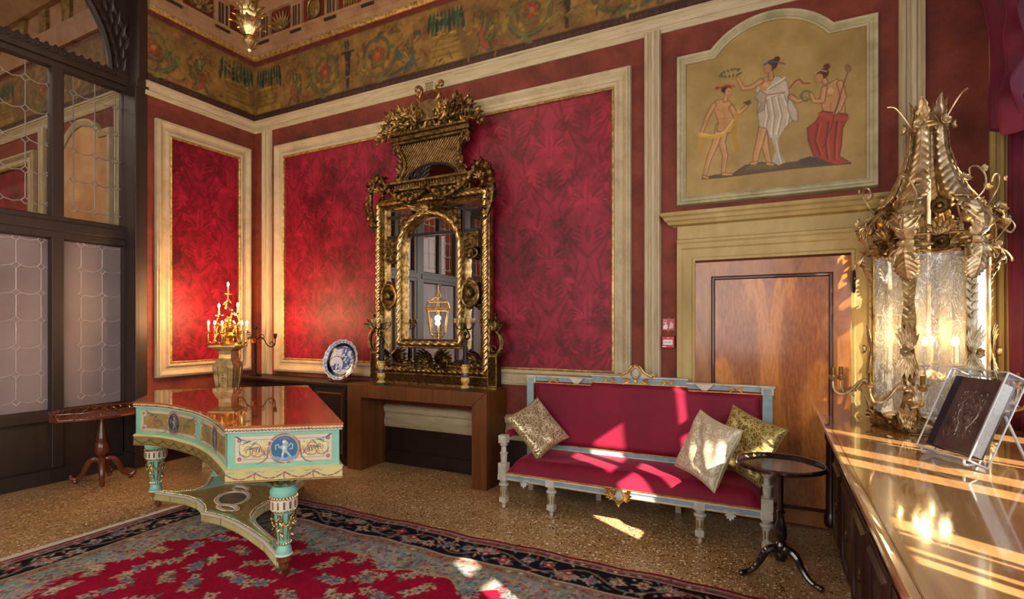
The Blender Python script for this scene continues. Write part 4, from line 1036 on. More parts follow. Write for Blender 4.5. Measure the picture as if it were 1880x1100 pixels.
def cushion(c, e1, e2, sx, sy, th, m, mp, label, seed, grp=None):
    e1 = Vector(e1).normalized(); e2 = Vector(e2); e2 = (e2-e1*e1.dot(e2)).normalized(); n = e1.cross(e2); M = frame((0, 0, 0), e1, e2, n)
    o = empty('cushion', label, 'cushion', c, group=grp); rnd = random.Random(seed); ph = [rnd.uniform(0, 6) for _ in range(8)]
    def prof(u, v, s):
        a, b = 2*u-1, 2*v-1; q = max(0, (1-a**4))*max(0, (1-b**4)); d = 1-.10*(1-abs(b)**2)*abs(a)**3; e = 1-.10*(1-abs(a)**2)*abs(b)**3
        w_ = .004*math.sin(9*a+5*b+ph[0])*q+.005*math.sin(5*a-8*b+ph[1])*q+.020*math.exp(-((a*.7+b*.7+.1*math.sin(4*a+ph[2]))/.09)**2)*-q*(1 if s > 0 else 0)
        z = s*th*.5*(q**.42)+w_
        return M @ Vector((a*d*sx/2, b*e*sy/2, z))
    mb = MB()
    for s in (1, -1): mb.grid((lambda u, v, s=s: prof(u, v, s)), 36, 36)
    b = mb.build('cover', m, o, smooth=80)
    pp = MB(); P = []
    for k in range(4):
        for i in range(24):
            t = i/24; u, v = [(t, 0), (1, t), (1-t, 1), (0, 1-t)][k]; P.append(prof(u, v, 0))
    pp.tube(P, .007, 6, True); pp.build('piping', mp, o); return o
M_bro1 = brocade('gold_brocade', '6a5420', 'd0c09a', .35, .45, 22); M_bro2 = brocade('cream_damask_silk', 'cfc6b0', 'b2a688', .10, .45, 15, .3); M_bro3 = brocade('olive_gold_brocade', '6a5418', 'b09c58', .25, .5, 17, .38)
M_pipe = mat('gold_piping', '8a6c30', .5); M_pipe2 = mat('cream_piping', 'b8a67c', .5)
cushion((-1.93, 4.325, .665), (.68, 0, -.73), (.49, .84, .22), .47, .42, .13, M_bro1, M_pipe, 'gold brocade cushion leaning on the left arm of the sofa', 1)
cushion((-.455, 4.12, .672), (.30, -.30, -.07), (.10, .16, .47), .46, .48, .15, M_bro2, M_pipe2, 'pale cream silk cushion at the right end of the sofa', 2)
cushion((-.20, 4.39, .675), (.40, -.16, -.14), (.15, .11, .44), .44, .48, .13, M_bro3, M_pipe, 'olive gold cushion tucked behind the cream cushion on the sofa', 3)
# ---------------------------------------------------------------- painted grand piano
LID = [(-2.969, 2.015), (-2.418, 2.436), (-4.25, 3.79), (-5.21, 2.855), (-4.575, 2.335), (-4.459, 2.377), (-4.324, 2.397), (-4.15, 2.396), (-4.031, 2.379), (-3.838, 2.351), (-3.673, 2.306), (-3.486, 2.244), (-3.318, 2.175), (-3.136, 2.095)]
pn = empty('grand_piano', 'painted turquoise and cream grand piano with glossy amber lid', 'piano', (-3.85, 2.85, 0))
M_lid = wood('amber_lacquer_lid', ['8a4220', 'a85a30', 'b86a3c'], 2, (1, 1, 1), rough=.035, spec=1.0, coat=1.0, coatr=.02)
bsdf(M_lid).inputs['Coat IOR'].default_value = 1.9
M_turq = vary(mat('turquoise_paint', rough=.35), ['6fae9c', '84c2ae', '90ccb8'], 3, 5, bump=.08)
M_pwhite = mat('warm_white_paint', 'd2cabc', .4)
M_pcream = vary(mat('cream_gold_paint', rough=.4), ['b8ad70', 'cfc68c', 'd8d09c'], 5)
def inset(P, d):
    n = len(P); out = []
    for i in range(n):
        p, a, b = Vector(P[i]), Vector(P[i-1]), Vector(P[(i+1) % n]); d1 = (p-a).normalized(); d2 = (b-p).normalized()
        n1 = Vector((-d1.y, d1.x)); n2 = Vector((-d2.y, d2.x)); q = (n1+n2)/max(.4, 1+n1.dot(n2)); out.append((p.x+q.x*d, p.y+q.y*d))
    return out
lid = wb(MB().prism(LID, .970, .985), 'lid', M_lid, pn, smooth=0, bevel=.002)
seam = MB(); a0 = Vector(LID[2])*.93+Vector(LID[1])*.07; b0 = Vector(LID[3])*.93+Vector(LID[4])*.07+Vector((.0, 0))
seam.box(0, (b0-a0).length, -.0012, .0012, .985, .9856, frame((a0.x, a0.y, 0), ((b0-a0).normalized().x, (b0-a0).normalized().y, 0), (-(b0-a0).normalized().y, (b0-a0).normalized().x, 0), (0, 0, 1)))
wb(seam, 'hinge_seam', mat('dark_seam', '2a1208', .5), lid, smooth=0)
C1 = inset(LID, .006); C2 = inset(LID, .022)
mo = MB().ring(C1, [(-.02, .969), (.0, .969), (.004, .962), (-.004, .956), (-.004, .950), (.002, .944), (-.02, .940)]); wb(mo, 'white_moulding', M_pwhite, lid)
bd = MB(); bd.beads([(*p, .958) for p in C1+[C1[0]]], .0095, .021); wb(bd, 'gilt_beading', M_goldb, lid)
case = MB().prism(C2, .722, .955); co = wb(case, 'case', M_turq, pn, smooth=0)
skp = inset(LID, .006); sk_ = MB().prism(skp, .640, .712); sk_.ring(skp, [(-.02, .712), (.004, .712), (.006, .718), (-.018, .726)]); wb(sk_, 'skirt', M_pcream, pn, smooth=0)
wb(MB().ring(skp, [(-.004, .642), (.005, .644), (.005, .650), (-.002, .652)]), 'gilt_line', M_goldb, co)
def side_canvas(L, H, dark, n, roundel=True):
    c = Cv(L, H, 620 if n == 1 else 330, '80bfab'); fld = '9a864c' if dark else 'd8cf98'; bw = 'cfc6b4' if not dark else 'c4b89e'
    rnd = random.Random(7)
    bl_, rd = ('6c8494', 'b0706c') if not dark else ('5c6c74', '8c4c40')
    w_ = L/n
    for k in range(n):
        x0, x1 = k*w_+.045, (k+1)*w_-.045; y0, y1 = .028, H-.022
        c.poly([(x0-.004, y0-.004), (x1+.004, y0-.004), (x1+.004, y1+.004), (x0-.004, y1+.004)], 'b8a468'); c.poly([(x0, y0), (x1, y0), (x1, y1), (x0, y1)], bw)
        a, b, p, q, s_ = x0+.022, x1-.022, y0+.022, y1-.022, .026
        pl = [(a+s_, p), (b-s_, p), (b-s_, p+s_), (b, p+s_), (b, q-s_), (b-s_, q-s_), (b-s_, q), (a+s_, q), (a+s_, q-s_), (a, q-s_), (a, p+s_), (a+s_, p+s_)]
        c.poly(pl, fld); c.line(pl+[pl[0]], .003, bl_)
        for X_ in (x0+.022, x1-.022):
            for Y_ in (y0+.024, y1-.024): c.flower(X_, Y_, .012, 'b0505c', 'd8c8a0', 6, 0, '8c3440')
        for _ in range(260):
            X_, Y_ = rnd.uniform(a+s_, b-s_), rnd.uniform(p+.01, q-.01); c.leaf(X_, Y_, rnd.uniform(0, 6.3), .012, .003, '8a7c42' if not dark else '6e5c2c', bend=2)
        m_, h_ = (a+b)/2, (p+q)/2
        for sx in (1, -1):
            f = lambda x, y: (m_+sx*x, h_+y)
            hw = (b-a)/2; an = lambda t: t if sx > 0 else PI-t
            c.spiral(*f(hw*.62, .0), .052, 1.7, PI if sx > 0 else 0, .007, rd, .002, sx); c.spiral(*f(hw*.83, -.005), .045, 1.3, 0 if sx > 0 else PI, .006, '9a6058', .002, -sx)
            for t in range(7): c.leaf(*f(hw*.40+.02*t, -.04+.006*t), an(.5+.3*t), .05, .008, ('506c80', rd, '6a5c30')[t % 3], bend=sx*1.2)
            for t in range(4): c.leaf(*f(hw*.6+.03*t, .05), an(-.3+.5*t), .055, .009, (bl_, '3c4c5c')[t % 2], bend=-sx*.9)
            P = [f(.085, .04), f(.095, -.01), f(.10, -.05), f(.12, -.075), f(.16, -.09)]; c.line(P, .014, 'a87068', .004); c.line(P, .005, '4c5c50', .002)
        c.disc(m_, h_, .094, 'a87868'); 
        for i in range(34):
            t = 2*PI*i/34; c.flower(m_+.090*math.cos(t), h_+.090*math.sin(t), .0075, rnd.choice(['b86064', 'c8a8a0', '5e6e4c', '7c2c38']), 'd8c8a0', 4, t)
        c.disc(m_, h_, .083, 'c8c0b0'); c.disc(m_, h_, .079, '36678c' if not dark else '3a4652')
        c.line([(m_-.03, q-.005), (m_-.01, q+.008), (m_, q+.0), (m_+.01, q+.008), (m_+.03, q-.005)], .005, 'b86068')
        for i in range(7): c.disc(m_+(i-3)*.02, h_-.068+.004*abs(i-3), .012, '7f9cb0' if not dark else '6a6a62')
        # dancing putto with a scarf
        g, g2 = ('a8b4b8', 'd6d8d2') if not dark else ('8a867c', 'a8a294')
        F = lambda *v_: [(m_+v_[i], h_+v_[i+1]) for i in range(0, len(v_), 2)]
        c.line(F(-.05, -.005, -.052, .02, -.035, .025, -.03, .005, -.01, .018, .02, .01, .038, .03, .05, .02, .045, -.002, .03, -.005), .007, g)
        c.line(F(-.002, -.015, -.010, -.038, -.012, -.062), .017, g, .010); c.line(F(.006, -.016, .024, -.034, .030, -.048), .016, g, .009); c.line(F(-.012, -.062, -.020, -.065), .007, g); c.line(F(.030, -.048, .036, -.044), .007, g)
        c.disc(m_, h_+.0, .016, g, .024, .2); c.line(F(.006, .016, .02, .03, .014, .042), .010, g, .006); c.line(F(-.008, .016, -.022, .006, -.012, -.004), .010, g, .006)
        c.disc(m_+.001, h_+.038, .014, g); c.disc(m_-.002, h_+.041, .009, g2); c.disc(m_-.003, h_+.004, .008, g2, .014); c.line(F(-.006, -.02, -.013, -.04), .006, g2)
    return c
def skirt_canvas(L, dark):
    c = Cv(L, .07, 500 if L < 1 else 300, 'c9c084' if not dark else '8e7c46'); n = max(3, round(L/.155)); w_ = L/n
    for k in range(n):
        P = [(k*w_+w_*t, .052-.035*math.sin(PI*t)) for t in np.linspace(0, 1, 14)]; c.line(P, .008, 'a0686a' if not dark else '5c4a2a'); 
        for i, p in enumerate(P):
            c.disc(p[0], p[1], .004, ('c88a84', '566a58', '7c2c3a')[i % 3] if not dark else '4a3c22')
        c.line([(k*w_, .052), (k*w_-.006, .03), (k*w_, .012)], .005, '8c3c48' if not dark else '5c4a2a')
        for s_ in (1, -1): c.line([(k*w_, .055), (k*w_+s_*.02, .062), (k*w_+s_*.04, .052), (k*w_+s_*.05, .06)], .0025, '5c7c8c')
    return c
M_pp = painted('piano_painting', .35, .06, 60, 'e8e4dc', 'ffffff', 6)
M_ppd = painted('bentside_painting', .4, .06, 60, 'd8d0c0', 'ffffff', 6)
def strip(path, off, z0, z1, cv, nu, nv, name, parent, m):
    P = [Vector(p) for p in path]; L = [0]
    for a, b in zip(P[:-1], P[1:]): L.append(L[-1]+(b-a).length)
    xs = np.array([p.x for p in P]); ys = np.array([p.y for p in P]); L = np.array(L)
    def fn(U, V):
        s_ = U*L[-1]; X = np.interp(s_, L, xs); Y = np.interp(s_, L, ys); e = 1e-3
        tx = np.interp(np.minimum(s_+.02, L[-1]), L, xs)-np.interp(np.maximum(s_-.02, 0), L, xs); ty = np.interp(np.minimum(s_+.02, L[-1]), L, ys)-np.interp(np.maximum(s_-.02, 0), L, ys); q = np.hypot(tx, ty)
        return X+ty/q*off, Y-tx/q*off, z0+(z1-z0)*V
    o = paint_mesh(name, None, nu, nv, fn, lambda U, V: cv.sample(U*cv.w, V*cv.h), m, parent); return wob(o)
tail = [C2[0], C2[1]]; Lt = (Vector(C2[1])-Vector(C2[0])).length
strip(tail, .0015, .726, .938, side_canvas(Lt, .212, False, 1), 340, 110, 'tail_panel', co, M_pp)
bent = C2[4:]+[C2[0]]
# smooth the bentside path
bs = []
for i in range(len(bent)-1):
    for t in (0, .5): bs.append(tuple(Vector(bent[i]).lerp(Vector(bent[i+1]), t)))
bs.append(bent[-1])
Lb = sum((Vector(b)-Vector(a)).length for a, b in zip(bs[:-1], bs[1:]))
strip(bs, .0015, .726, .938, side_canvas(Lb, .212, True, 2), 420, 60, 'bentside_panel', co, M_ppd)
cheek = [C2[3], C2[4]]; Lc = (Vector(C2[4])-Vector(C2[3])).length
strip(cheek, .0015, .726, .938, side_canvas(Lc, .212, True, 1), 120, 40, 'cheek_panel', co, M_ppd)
spine = [C2[1], C2[2]]; Ls = (Vector(C2[2])-Vector(C2[1])).length
strip(spine, .0015, .726, .938, side_canvas(Ls, .212, False, 3), 240, 40, 'spine_panel', co, M_pp)
strip([skp[0], skp[1]], .0015, .642, .711, skirt_canvas(Lt, False), 300, 40, 'tail_garland', co, M_pp)
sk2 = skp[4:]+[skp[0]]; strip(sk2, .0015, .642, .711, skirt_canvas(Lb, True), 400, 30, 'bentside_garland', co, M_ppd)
M_flute = mat('gilt_fluting', 'b59a58', .4, .6)
def pleg(x, y):
    M = T(x, y, 0); o = None
    sh = MB().lathe([(.038, .215), (.036, .24), (.040, .245), (.062, .425), (.066, .435)], 32, M, mod=lambda a, z: 1-.07*(math.cos(a*12) > .2))
    sh.lathe([(.060, .520), (.075, .526), (.083, .545), (.080, .565), (.066, .578), (.070, .59)], 24, M); sh.lathe([(.046, .155), (.050, .165), (.044, .19), (.036, .212)], 20, M)
    o = wb(sh, 'leg', M_turq, pn)
    wd = MB().lathe([(.070, .436), (.080, .445), (.080, .510), (.070, .518)], 32, M, mod=lambda a, z: 1-.05*(math.cos(a*14) > .5)); wd.lathe([(.05, .146), (.056, .152), (.05, .160)], 20, M)
    wb(wd, 'white_drum', M_pwhite, o)
    g = MB(); 
    for z, r, q in ((.522, .078, 26), (.437, .070, 24), (.228, .042, 16), (.517, .081, 26)):
        for i in range(q): a = 2*PI*i/q; g.sph((x+r*math.cos(a), y+r*math.sin(a), z), .0078, 6)
    for i in range(14): a = 2*PI*(i+.5)/14; g.tube([(x+.0805*math.cos(a), y+.0805*math.sin(a), .455), (x+.0805*math.cos(a), y+.0805*math.sin(a), .500)], .006, 5)
    for i in range(12): a = 2*PI*(i+.5)/12; g.tube([(x+.042*math.cos(a), y+.042*math.sin(a), .252), (x+.0615*math.cos(a), y+.0615*math.sin(a), .42)], .0035, 5)
    g.lathe([(.034, .107), (.044, .112), (.046, .14), (.050, .148)], 20, M, mod=lambda a, z: 1-.08*(math.cos(a*10) > .2))
    for i in range(10): a = 2*PI*i/10; g.leaf(frame((x+.055*math.cos(a), y+.055*math.sin(a), .585), (-math.sin(a), math.cos(a), 0), (math.cos(a)*.45, math.sin(a)*.45, .89), (math.cos(a)*.89, math.sin(a)*.89, -.45)), .075, .026, .9, 3)
    wb(g, 'gilt_ornament', M_goldb, o)
    gl_ = MB(); rnd = random.Random(int(x*100))
    for i in range(6):
        a = 2*PI*i/6
        for k in range(9):
            t = k/8; aa = a+(PI/3)*t; z = .425-.06*math.sin(PI*t)-.015; r = .066
            gl_.rose(frame((x+r*math.cos(aa), y+r*math.sin(aa), z), (-math.sin(aa), math.cos(aa), 0), (0, 0, 1), (math.cos(aa), math.sin(aa), 0)), .013, 1, 4)
        for k in range(4): 
            z = .41-.035*k; r = .064-.004*k; gl_.leaf(frame((x+r*math.cos(a), y+r*math.sin(a), z), (-math.sin(a), math.cos(a), 0), (0, 0, -1), (math.cos(a), math.sin(a), 0)) @ RZ(.5*(-1)**k), .04, .013, .8, 1, n=4)
    wb(gl_, 'gilt_garland', M_goldb, o)
    cs = MB().lathe([(.012, .05), (.026, .06), (.030, .09), (.034, .108)], 14, M); cs.box(-.012, .012, -.006, .03, .02, .06, M); wb(cs, 'caster_cup', M_bronze, o)
    wh = MB().lathe([(0, -.010), (.022, -.010), (.026, -.006), (.026, .006), (.022, .010), (0, .010)], 16, M @ T(0, .022, .027) @ RY(PI/2)); wb(wh, 'caster_wheel', M_bronze, o)
for p in ((-4.83, 2.65), (-2.775, 2.285), (-4.03, 3.50), (-4.82, 3.20)): pleg(*p)
ST_ = [(-4.85, 2.62), (-4.62, 2.655), (-4.443, 2.675), (-4.255, 2.655), (-4.10, 2.60), (-3.99, 2.535), (-3.963, 2.505), (-3.85, 2.515), (-3.741, 2.52), (-3.53, 2.49), (-3.325, 2.44), (-3.051, 2.36), (-2.80, 2.25), (-2.745, 2.285), (-2.80, 2.345), (-3.179, 2.475), (-3.4, 2.56), (-3.56, 2.65), (-3.65, 2.75), (-3.70, 2.86), (-3.72, 3.0), (-3.80, 3.15), (-3.98, 3.50), (-4.06, 3.53), (-4.15, 3.27), (-4.28, 3.16), (-4.45, 3.12), (-4.78, 3.22), (-4.86, 3.16), (-4.72, 3.05), (-4.62, 2.95), (-4.58, 2.83), (-4.66, 2.74), (-4.86, 2.68)]
sm = MB().prism(ST_, .075, .135); sto = wb(sm, 'stretcher', M_flute, pn, smooth=0)
wb(MB().prism(inset(ST_, .012), .13, .146), 'turquoise_top', M_turq, sto, smooth=0)
wb(MB().prism(inset([(-4.62, 2.70), (-4.27, 2.70), (-4.0, 2.56), (-3.74, 2.57), (-3.25, 2.46), (-3.5, 2.58), (-3.66, 2.78), (-3.78, 3.08), (-4.1, 3.2), (-4.45, 3.06), (-4.53, 2.83)], .012), .146, .1475), 'gilt_ground', vary(mat('brown_gold_ground', rough=.4), ['6e5c34', '8c7846', 'a0905c'], 30), sto, smooth=0)
wb(MB().ring(ST_, [(-.01, .134), (.004, .134), (.006, .142), (-.004, .147), (-.014, .146)]), 'white_edge', M_pwhite, sto)
sg = MB(); sg.beads([(*p, .149) for p in inset(ST_, .022)], .006, .016)
for P in ([(-4.20, 2.74), (-4.0, 2.70)],): pass
def oval(cx, cy, a, b, an, n=40): return [(cx+a*math.cos(t)*math.cos(an)-b*math.sin(t)*math.sin(an), cy+a*math.cos(t)*math.sin(an)+b*math.sin(t)*math.cos(an)) for t in [2*PI*i/n for i in range(n)]]
ovs = [(-4.05, 2.83, .20, .13, -.6), (-3.87, 2.66, .12, .055, -.1), (-4.22, 3.02, .12, .055, -.2)]
wo = MB()
for o_ in ovs:
    P = oval(*o_); wo.ring(P, [(-.03, .146), (-.026, .154), (-.004, .156), (0, .146)]); sg.beads([(*p, .152) for p in oval(o_[0], o_[1], o_[2]+.006, o_[3]+.006, o_[4])+[oval(o_[0], o_[1], o_[2]+.006, o_[3]+.006, o_[4])[0]]], .006, .015)
wb(wo, 'oval_ring', M_pwhite, sto); wb(sg, 'gilt_beading', M_goldb, sto)
wb(MB().prism(oval(-4.05, 2.83, .165, .10, -.6), .146, .149), 'painted_oval', vary(mat('grey_picture', rough=.3), ['2e3430', '4a4c44', '6a6254'], 9), sto, smooth=0)
fl = MB()
n_ = len(ST_)
for i in range(n_):
    a, b = Vector(ST_[i]), Vector(ST_[(i+1) % n_]); L = (b-a).length; k = int(L/.016); d = (b-a).normalized() if L else Vector((1, 0)); nn = Vector((d.y, -d.x))
    for q in range(k):
        p = a+d*(q+.5)*.016+nn*.001; fl.box(-.003, .003, -.001, .003, .083, .128, frame((p.x, p.y, 0), (d.x, d.y, 0), (nn.x, nn.y, 0), (0, 0, -1)) @ SC(1, 1, -1))
wb(fl, 'fluted_edge', M_pcream, sto, smooth=0)
# ---------------------------------------------------------------- walnut console, mirror and what stands on it
cn = empty('console_table', 'plain walnut console table with broad square legs under the gilded mirror', 'table', (-3.42, 4.55, 0))
b = MB(); y0, y1 = 4.345, 4.76
Q = frame((0, y1, 0), (1, 0, 0), (0, 0, 1), (0, -1, 0)); dpt = y1-y0
def mitre(pts, name): return wb(MB().prism(pts, 0, dpt, Q), name, M_oak, cn, smooth=0, bevel=.003)
xl, xr, zt = -4.255, -2.475, .945
mitre([(xl, 0), (xl+.19, 0), (xl+.19, .80), (xl, zt)], 'leg'); mitre([(xr-.165, 0), (xr, 0), (xr, zt), (xr-.165, .80)], 'leg')
mitre([(xl+.004, zt), (xl+.192, .802), (xr-.167, .802), (xr-.004, zt)], 'table_top')
M_gl2 = M_gold
mi = empty('wall_mirror', 'tall gilded baroque mirror with lyre crest standing on the walnut console', 'mirror', (-3.33, 4.68, .945))
F = frame((-3.33, 4.712, .945), (1, 0, 0), (0, 0, 1), (0, -1, 0))
M_mir = mat('mirror_glass', (.80, .79, .76), .012, 1.0)
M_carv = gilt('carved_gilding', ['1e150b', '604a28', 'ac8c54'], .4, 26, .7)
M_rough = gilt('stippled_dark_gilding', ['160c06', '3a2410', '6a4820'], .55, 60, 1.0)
def FB(m, x0, x1, z0, z1, h0, h1): m.box(x0, x1, z0, z1, h0, h1, F)
bk = MB(); FB(bk, -.72, .72, .0, 2.02, 0, .03); FB(bk, -.36, .36, 2.0, 2.7, 0, .03); FB(bk, -.82, .82, 0, .33, 0, .035)
bko = wb(bk, 'backboard', M_rough, mi, smooth=0)
# plinth blocks and bottom rail
pb = MB()
for s_ in (-1, 1): FB(pb, min(s_*.72, s_*.825), max(s_*.72, s_*.825), .0, .345, .02, .10)
FB(pb, -.82, .82, 0, .135, .02, .105); po = wb(pb, 'plinth', M_rough, mi, smooth=0)
pg = MB()
for s_ in (-1, 1): pg.ring([(s_*.772-.04, .04), (s_*.772+.04, .04), (s_*.772+.04, .325), (s_*.772-.04, .325)], [(0, .10), (.003, .112), (.014, .112), (.016, .10)], F)
FB(pg, -.83, .83, .0, .022, .02, .115); FB(pg, -.74, .74, .11, .125, .10, .118); FB(pg, -.83, -.715, .335, .35, .02, .11); FB(pg, .715, .83, .335, .35, .02, .11)
wb(pg, 'gilt_line', M_gold, po)
# outer rope frame
of = MB(); P = [(-.70, .165, .115), (-.70, 2.02, .115), (.70, 2.02, .115), (.70, .165, .115)]
def dense(P, st=.012, closed=True):
    out = []; n = len(P)
    for i in range(n if closed else n-1):
        a, b = Vector(P[i]), Vector(P[(i+1) % n]); k = max(1, int((b-a).length/st))
        out += [a+(b-a)*(j/k) for j in range(k)]
    return out
fo_ = MB().ring([(-.62, .22), (.62, .22), (.62, 1.95), (-.62, 1.95)], [(0, .03), (0, .075), (.015, .085), (.025, .07), (.04, .07), (.055, .10), (.105, .10), (.115, .09), (.12, .03)], F)
oo = wb(fo_, 'outer_frame', M_gold, mi)
for i in range(4):
    a, b_ = P[i], P[(i+1) % 4]; of = MB().tube(dense([a, b_], .010, False), .030, 14, M=F, twist=(.22, 3, 95)); wb(of, 'rope_moulding', M_goldb if i in (0, 2) else M_gold, oo, smooth=60)
gm = MB().box(-.62, .62, .22, 1.95, .028, .036, F); wb(gm, 'side_glass', M_mir, mi, smooth=0)
# inner arched frame
inn = [(-.405, .47), (.405, .47), (.405, 1.47)]+[(.345*math.cos(t), 1.475+.345*math.sin(t)) for t in np.linspace(0, PI, 22)]+[(-.405, 1.47)]
inn = [(-.345, .50), (.345, .50), (.345, 1.47)]+[(.345*math.cos(t), 1.475+.345*math.sin(t)) for t in np.linspace(.05, PI-.05, 22)]+[(-.345, 1.47)]
io = wb(MB().ring(inn, [(0, .04), (0, .10), (.012, .115), (.02, .11), (.03, .13), (.05, .14), (.07, .13), (.08, .11), (.092, .115), (.10, .10), (.10, .03)], F), 'inner_frame', M_gold, mi)
ins_p = [(p[0]*1.155, .50+(p[1]-.50)*1.03-(.045 if p[1] < .6 else 0)) for p in inn]
ip = dense([(x, z, .135) for x, z in ins_p], .012, True)
wb(MB().tube(ip, .022, 12, True, M=F, twist=(.25, 2, 60)), 'rope_moulding', M_goldb, io, smooth=60)
MBp = MB().prism(inn, .05, .062, F); wb(MBp, 'centre_glass', M_mir, mi, smooth=0)
# spandrel reliefs and carved blocks
rl = MB()
for s_ in (-1, 1):
    rl.prism([(s_*.40, 1.52), (s_*.40, 1.86), (s_*.08, 1.86), (s_*.2, 1.82), (s_*.3, 1.73), (s_*.37, 1.6)], .05, .11, F)
    rl.sph((s_*.325, 1.77, .12), .045, 10, F, (1, 1.3, .5))
    for q in range(8): rl.leaf(F @ T(s_*.325, 1.77, .11) @ RZ(q*PI/4), .09, .02, .8, 1, n=5)
    rl.box(s_*.52-.09, s_*.52+.09, 1.46, 1.62, .04, .11, F)
    for i in range(6):
        for j in range(5): rl.sph((s_*.52-.065+i*.026, 1.48+j*.03, .11), .013, 5, F)
    for q in range(7): rl.leaf(F @ T(s_*.52, 1.42, .10) @ RZ(q*.9), .09, .024, .9, 1, n=5)
    rl.tube([(s_*.52+.08*math.cos(t), 1.40+.05*math.sin(t), .11) for t in np.linspace(0, 6.28, 18)], .012, 6, True, F)
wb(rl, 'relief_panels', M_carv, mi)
hb = MB(); FB(hb, -.60, .60, 1.63, 1.66, .04, .08); FB(hb, -.44, -.41, .5, 1.9, .03, .09); FB(hb, .41, .44, .5, 1.9, .03, .09); FB(hb, -.60, .60, 1.86, 1.88, .04, .08)
wb(hb, 'glazing_bars', M_darkwood, mi, smooth=0)
# oval mask medallions
for s_ in (-1, 1):
    A = F @ T(s_*.53, .975, .13); m = MB()
    m.lathe([(.0, .01), (.085, .0), (.09, -.05)], 24, A @ SC(1, 1.28, 1)); m.sph((0, 0, .02), .038, 12, A, (1, 1.35, .8)); m.sph((0, -.012, .055), .010, 6, A, (.8, 1.6, 1)); m.sph((-.015, .008, .048), .007, 6, A); m.sph((.015, .008, .048), .007, 6, A); m.box(-.012, .012, -.035, -.03, .03, .05, A)
    for q in range(16): m.leaf(A @ T(0, .01, .0) @ RZ((q-7.5)*.36), .085, .018, 1.0, 2, n=5)
    mo_ = wb(m, 'mask_medallion', M_carv, mi)
    r = MB().tube([(.10*math.cos(t), .132*math.sin(t), .01) for t in np.linspace(0, 2*PI, 40)][:-1], .016, 8, True, A)
    for q in range(7): r.leaf(A @ T(0, .12, .0) @ RZ((q-3)*.42), .065, .018, .9, 2, n=5)
    for q in range(6): r.leaf(A @ T(0, -.12, .0) @ RZ(PI+(q-2.5)*.4), .06, .014, .8, 1, n=5)
    wb(r, 'oval_rim', M_gold, mo_)
# scroll handles at the sides
for s_ in (-1, 1):
    h = MB(); Pn = [(s_*.74, .36), (s_*.80, .35), (s_*.85, .40), (s_*.865, .48), (s_*.84, .56), (s_*.80, .60), (s_*.79, .66), (s_*.80, .74)]
    h.tube([(x, z, .08) for x, z in Pn], [.012, .02, .026, .028, .026, .024, .02, .012], 8, M=F)
    h.tube([(s_*(.775+.03*math.cos(t)), .41+.03*math.sin(t), .08) for t in np.linspace(0, 5.5, 14)], .012, 6, M=F)
    for q in range(5): h.leaf(F @ T(s_*.80, .60, .08) @ RZ(-s_*(q-2)*.5), .15, .03, .6, 3)
    h.sph((s_*.80, .76, .08), .022, 8, F); wb(h, 'dolphin_scroll', M_carv, mi)
# bottom cartouche and corner leaves
c = MB()
for q in range(15):
    a = (q-7)*.24; c.leaf(F @ T(0, .20, .12) @ RZ(a), .30-.13*abs(a)/1.7, .035, 1.2, 4)
for s_ in (-1, 1):
    for q in range(5): c.leaf(F @ T(s_*.12, .20, .12) @ RZ(-s_*(1.2+.2*q)), .24-.02*q, .03, .9, 4)
    c.tube([(s_*(.10+.05*math.cos(t)*(1-t/9)), .20+.05*math.sin(t)*(1-t/9), .14) for t in np.linspace(0, 7.5, 22)], .014, 6, M=F)
    for q in range(9): c.leaf(F @ T(s_*.60, .27, .115) @ RZ(s_*(PI/4)+(q-4)*.38), .20-.015*abs(q-4), .035, 1.1, 4)
    c.tube([(s_*(.56-.045*math.cos(t)*(1-t/9)), .25+.045*math.sin(t)*(1-t/9), .13) for t in np.linspace(0, 7.5, 22)], .014, 6, M=F)
c.sph((0, .26, .15), .03, 8, F); wb(c, 'bottom_cartouche', M_carv, mi)
# shelf entablature
sh = MB(); FB(sh, -.66, .66, 2.00, 2.06, .02, .13); FB(sh, -.52, .52, 2.06, 2.13, .02, .12); FB(sh, -.55, .55, 2.13, 2.155, .02, .16); FB(sh, -.57, .57, 2.205, 2.23, .02, .18); FB(sh, -.53, .53, 2.155, 2.205, .02, .14)
so_ = wb(sh, 'shelf_cornice', M_gold, mi, smooth=0, bevel=.004)
e = MB()
for i in range(28): e.leaf(F @ T(-.50+i*.037, 2.16, .15), .045, .015, .6, 1, n=4)
wb(e, 'leaf_course', M_carv, so_); wb(MB().tube(dense([(-.52, 2.10, .13), (.52, 2.10, .13)], .01, False), .022, 12, M=F, twist=(.22, 3, 80)), 'rope_moulding', M_gold, so_, smooth=60)
# waisted pediment with lattice and lunette mirror
def hw(t): return .345+.13*(abs(2*t-.92)**2.0)
L_ = [(hw(t), 2.23+.44*t) for t in np.linspace(0, 1, 16)]
pl = [(x, z) for x, z in L_]+[(-x, z) for x, z in L_[::-1]]
pdm = wb(MB().prism(pl, .02, .07, F), 'pediment', M_golddk, mi, smooth=0)
lt = MB()
def clipline(x0, z0, dx, dz):
    seg = []
    for k in range(0, 140):
        x, z = x0+dx*k*.008, z0+dz*k*.008
        if z < 2.24 or z > 2.66: 
            if seg: break
            continue
        t = (z-2.23)/.44; ok = abs(x) < hw(t)-.015 and (x/.36)**2+((z-2.23)/.19)**2 > 1
        if ok: seg.append((x, z, .073))
        elif seg:
            if len(seg) > 2: lt.tube([seg[0], seg[-1]], .0035, 4, M=F)
            seg = []
    if len(seg) > 2: lt.tube([seg[0], seg[-1]], .0035, 4, M=F)
for i in range(-30, 31): clipline(i*.034, 2.23, .62, .78); clipline(i*.034, 2.23, -.62, .78)
wb(lt, 'lattice', M_goldb, pdm)
lun = [(.34*math.cos(t), 2.235+.165*math.sin(t)) for t in np.linspace(0, PI, 24)]
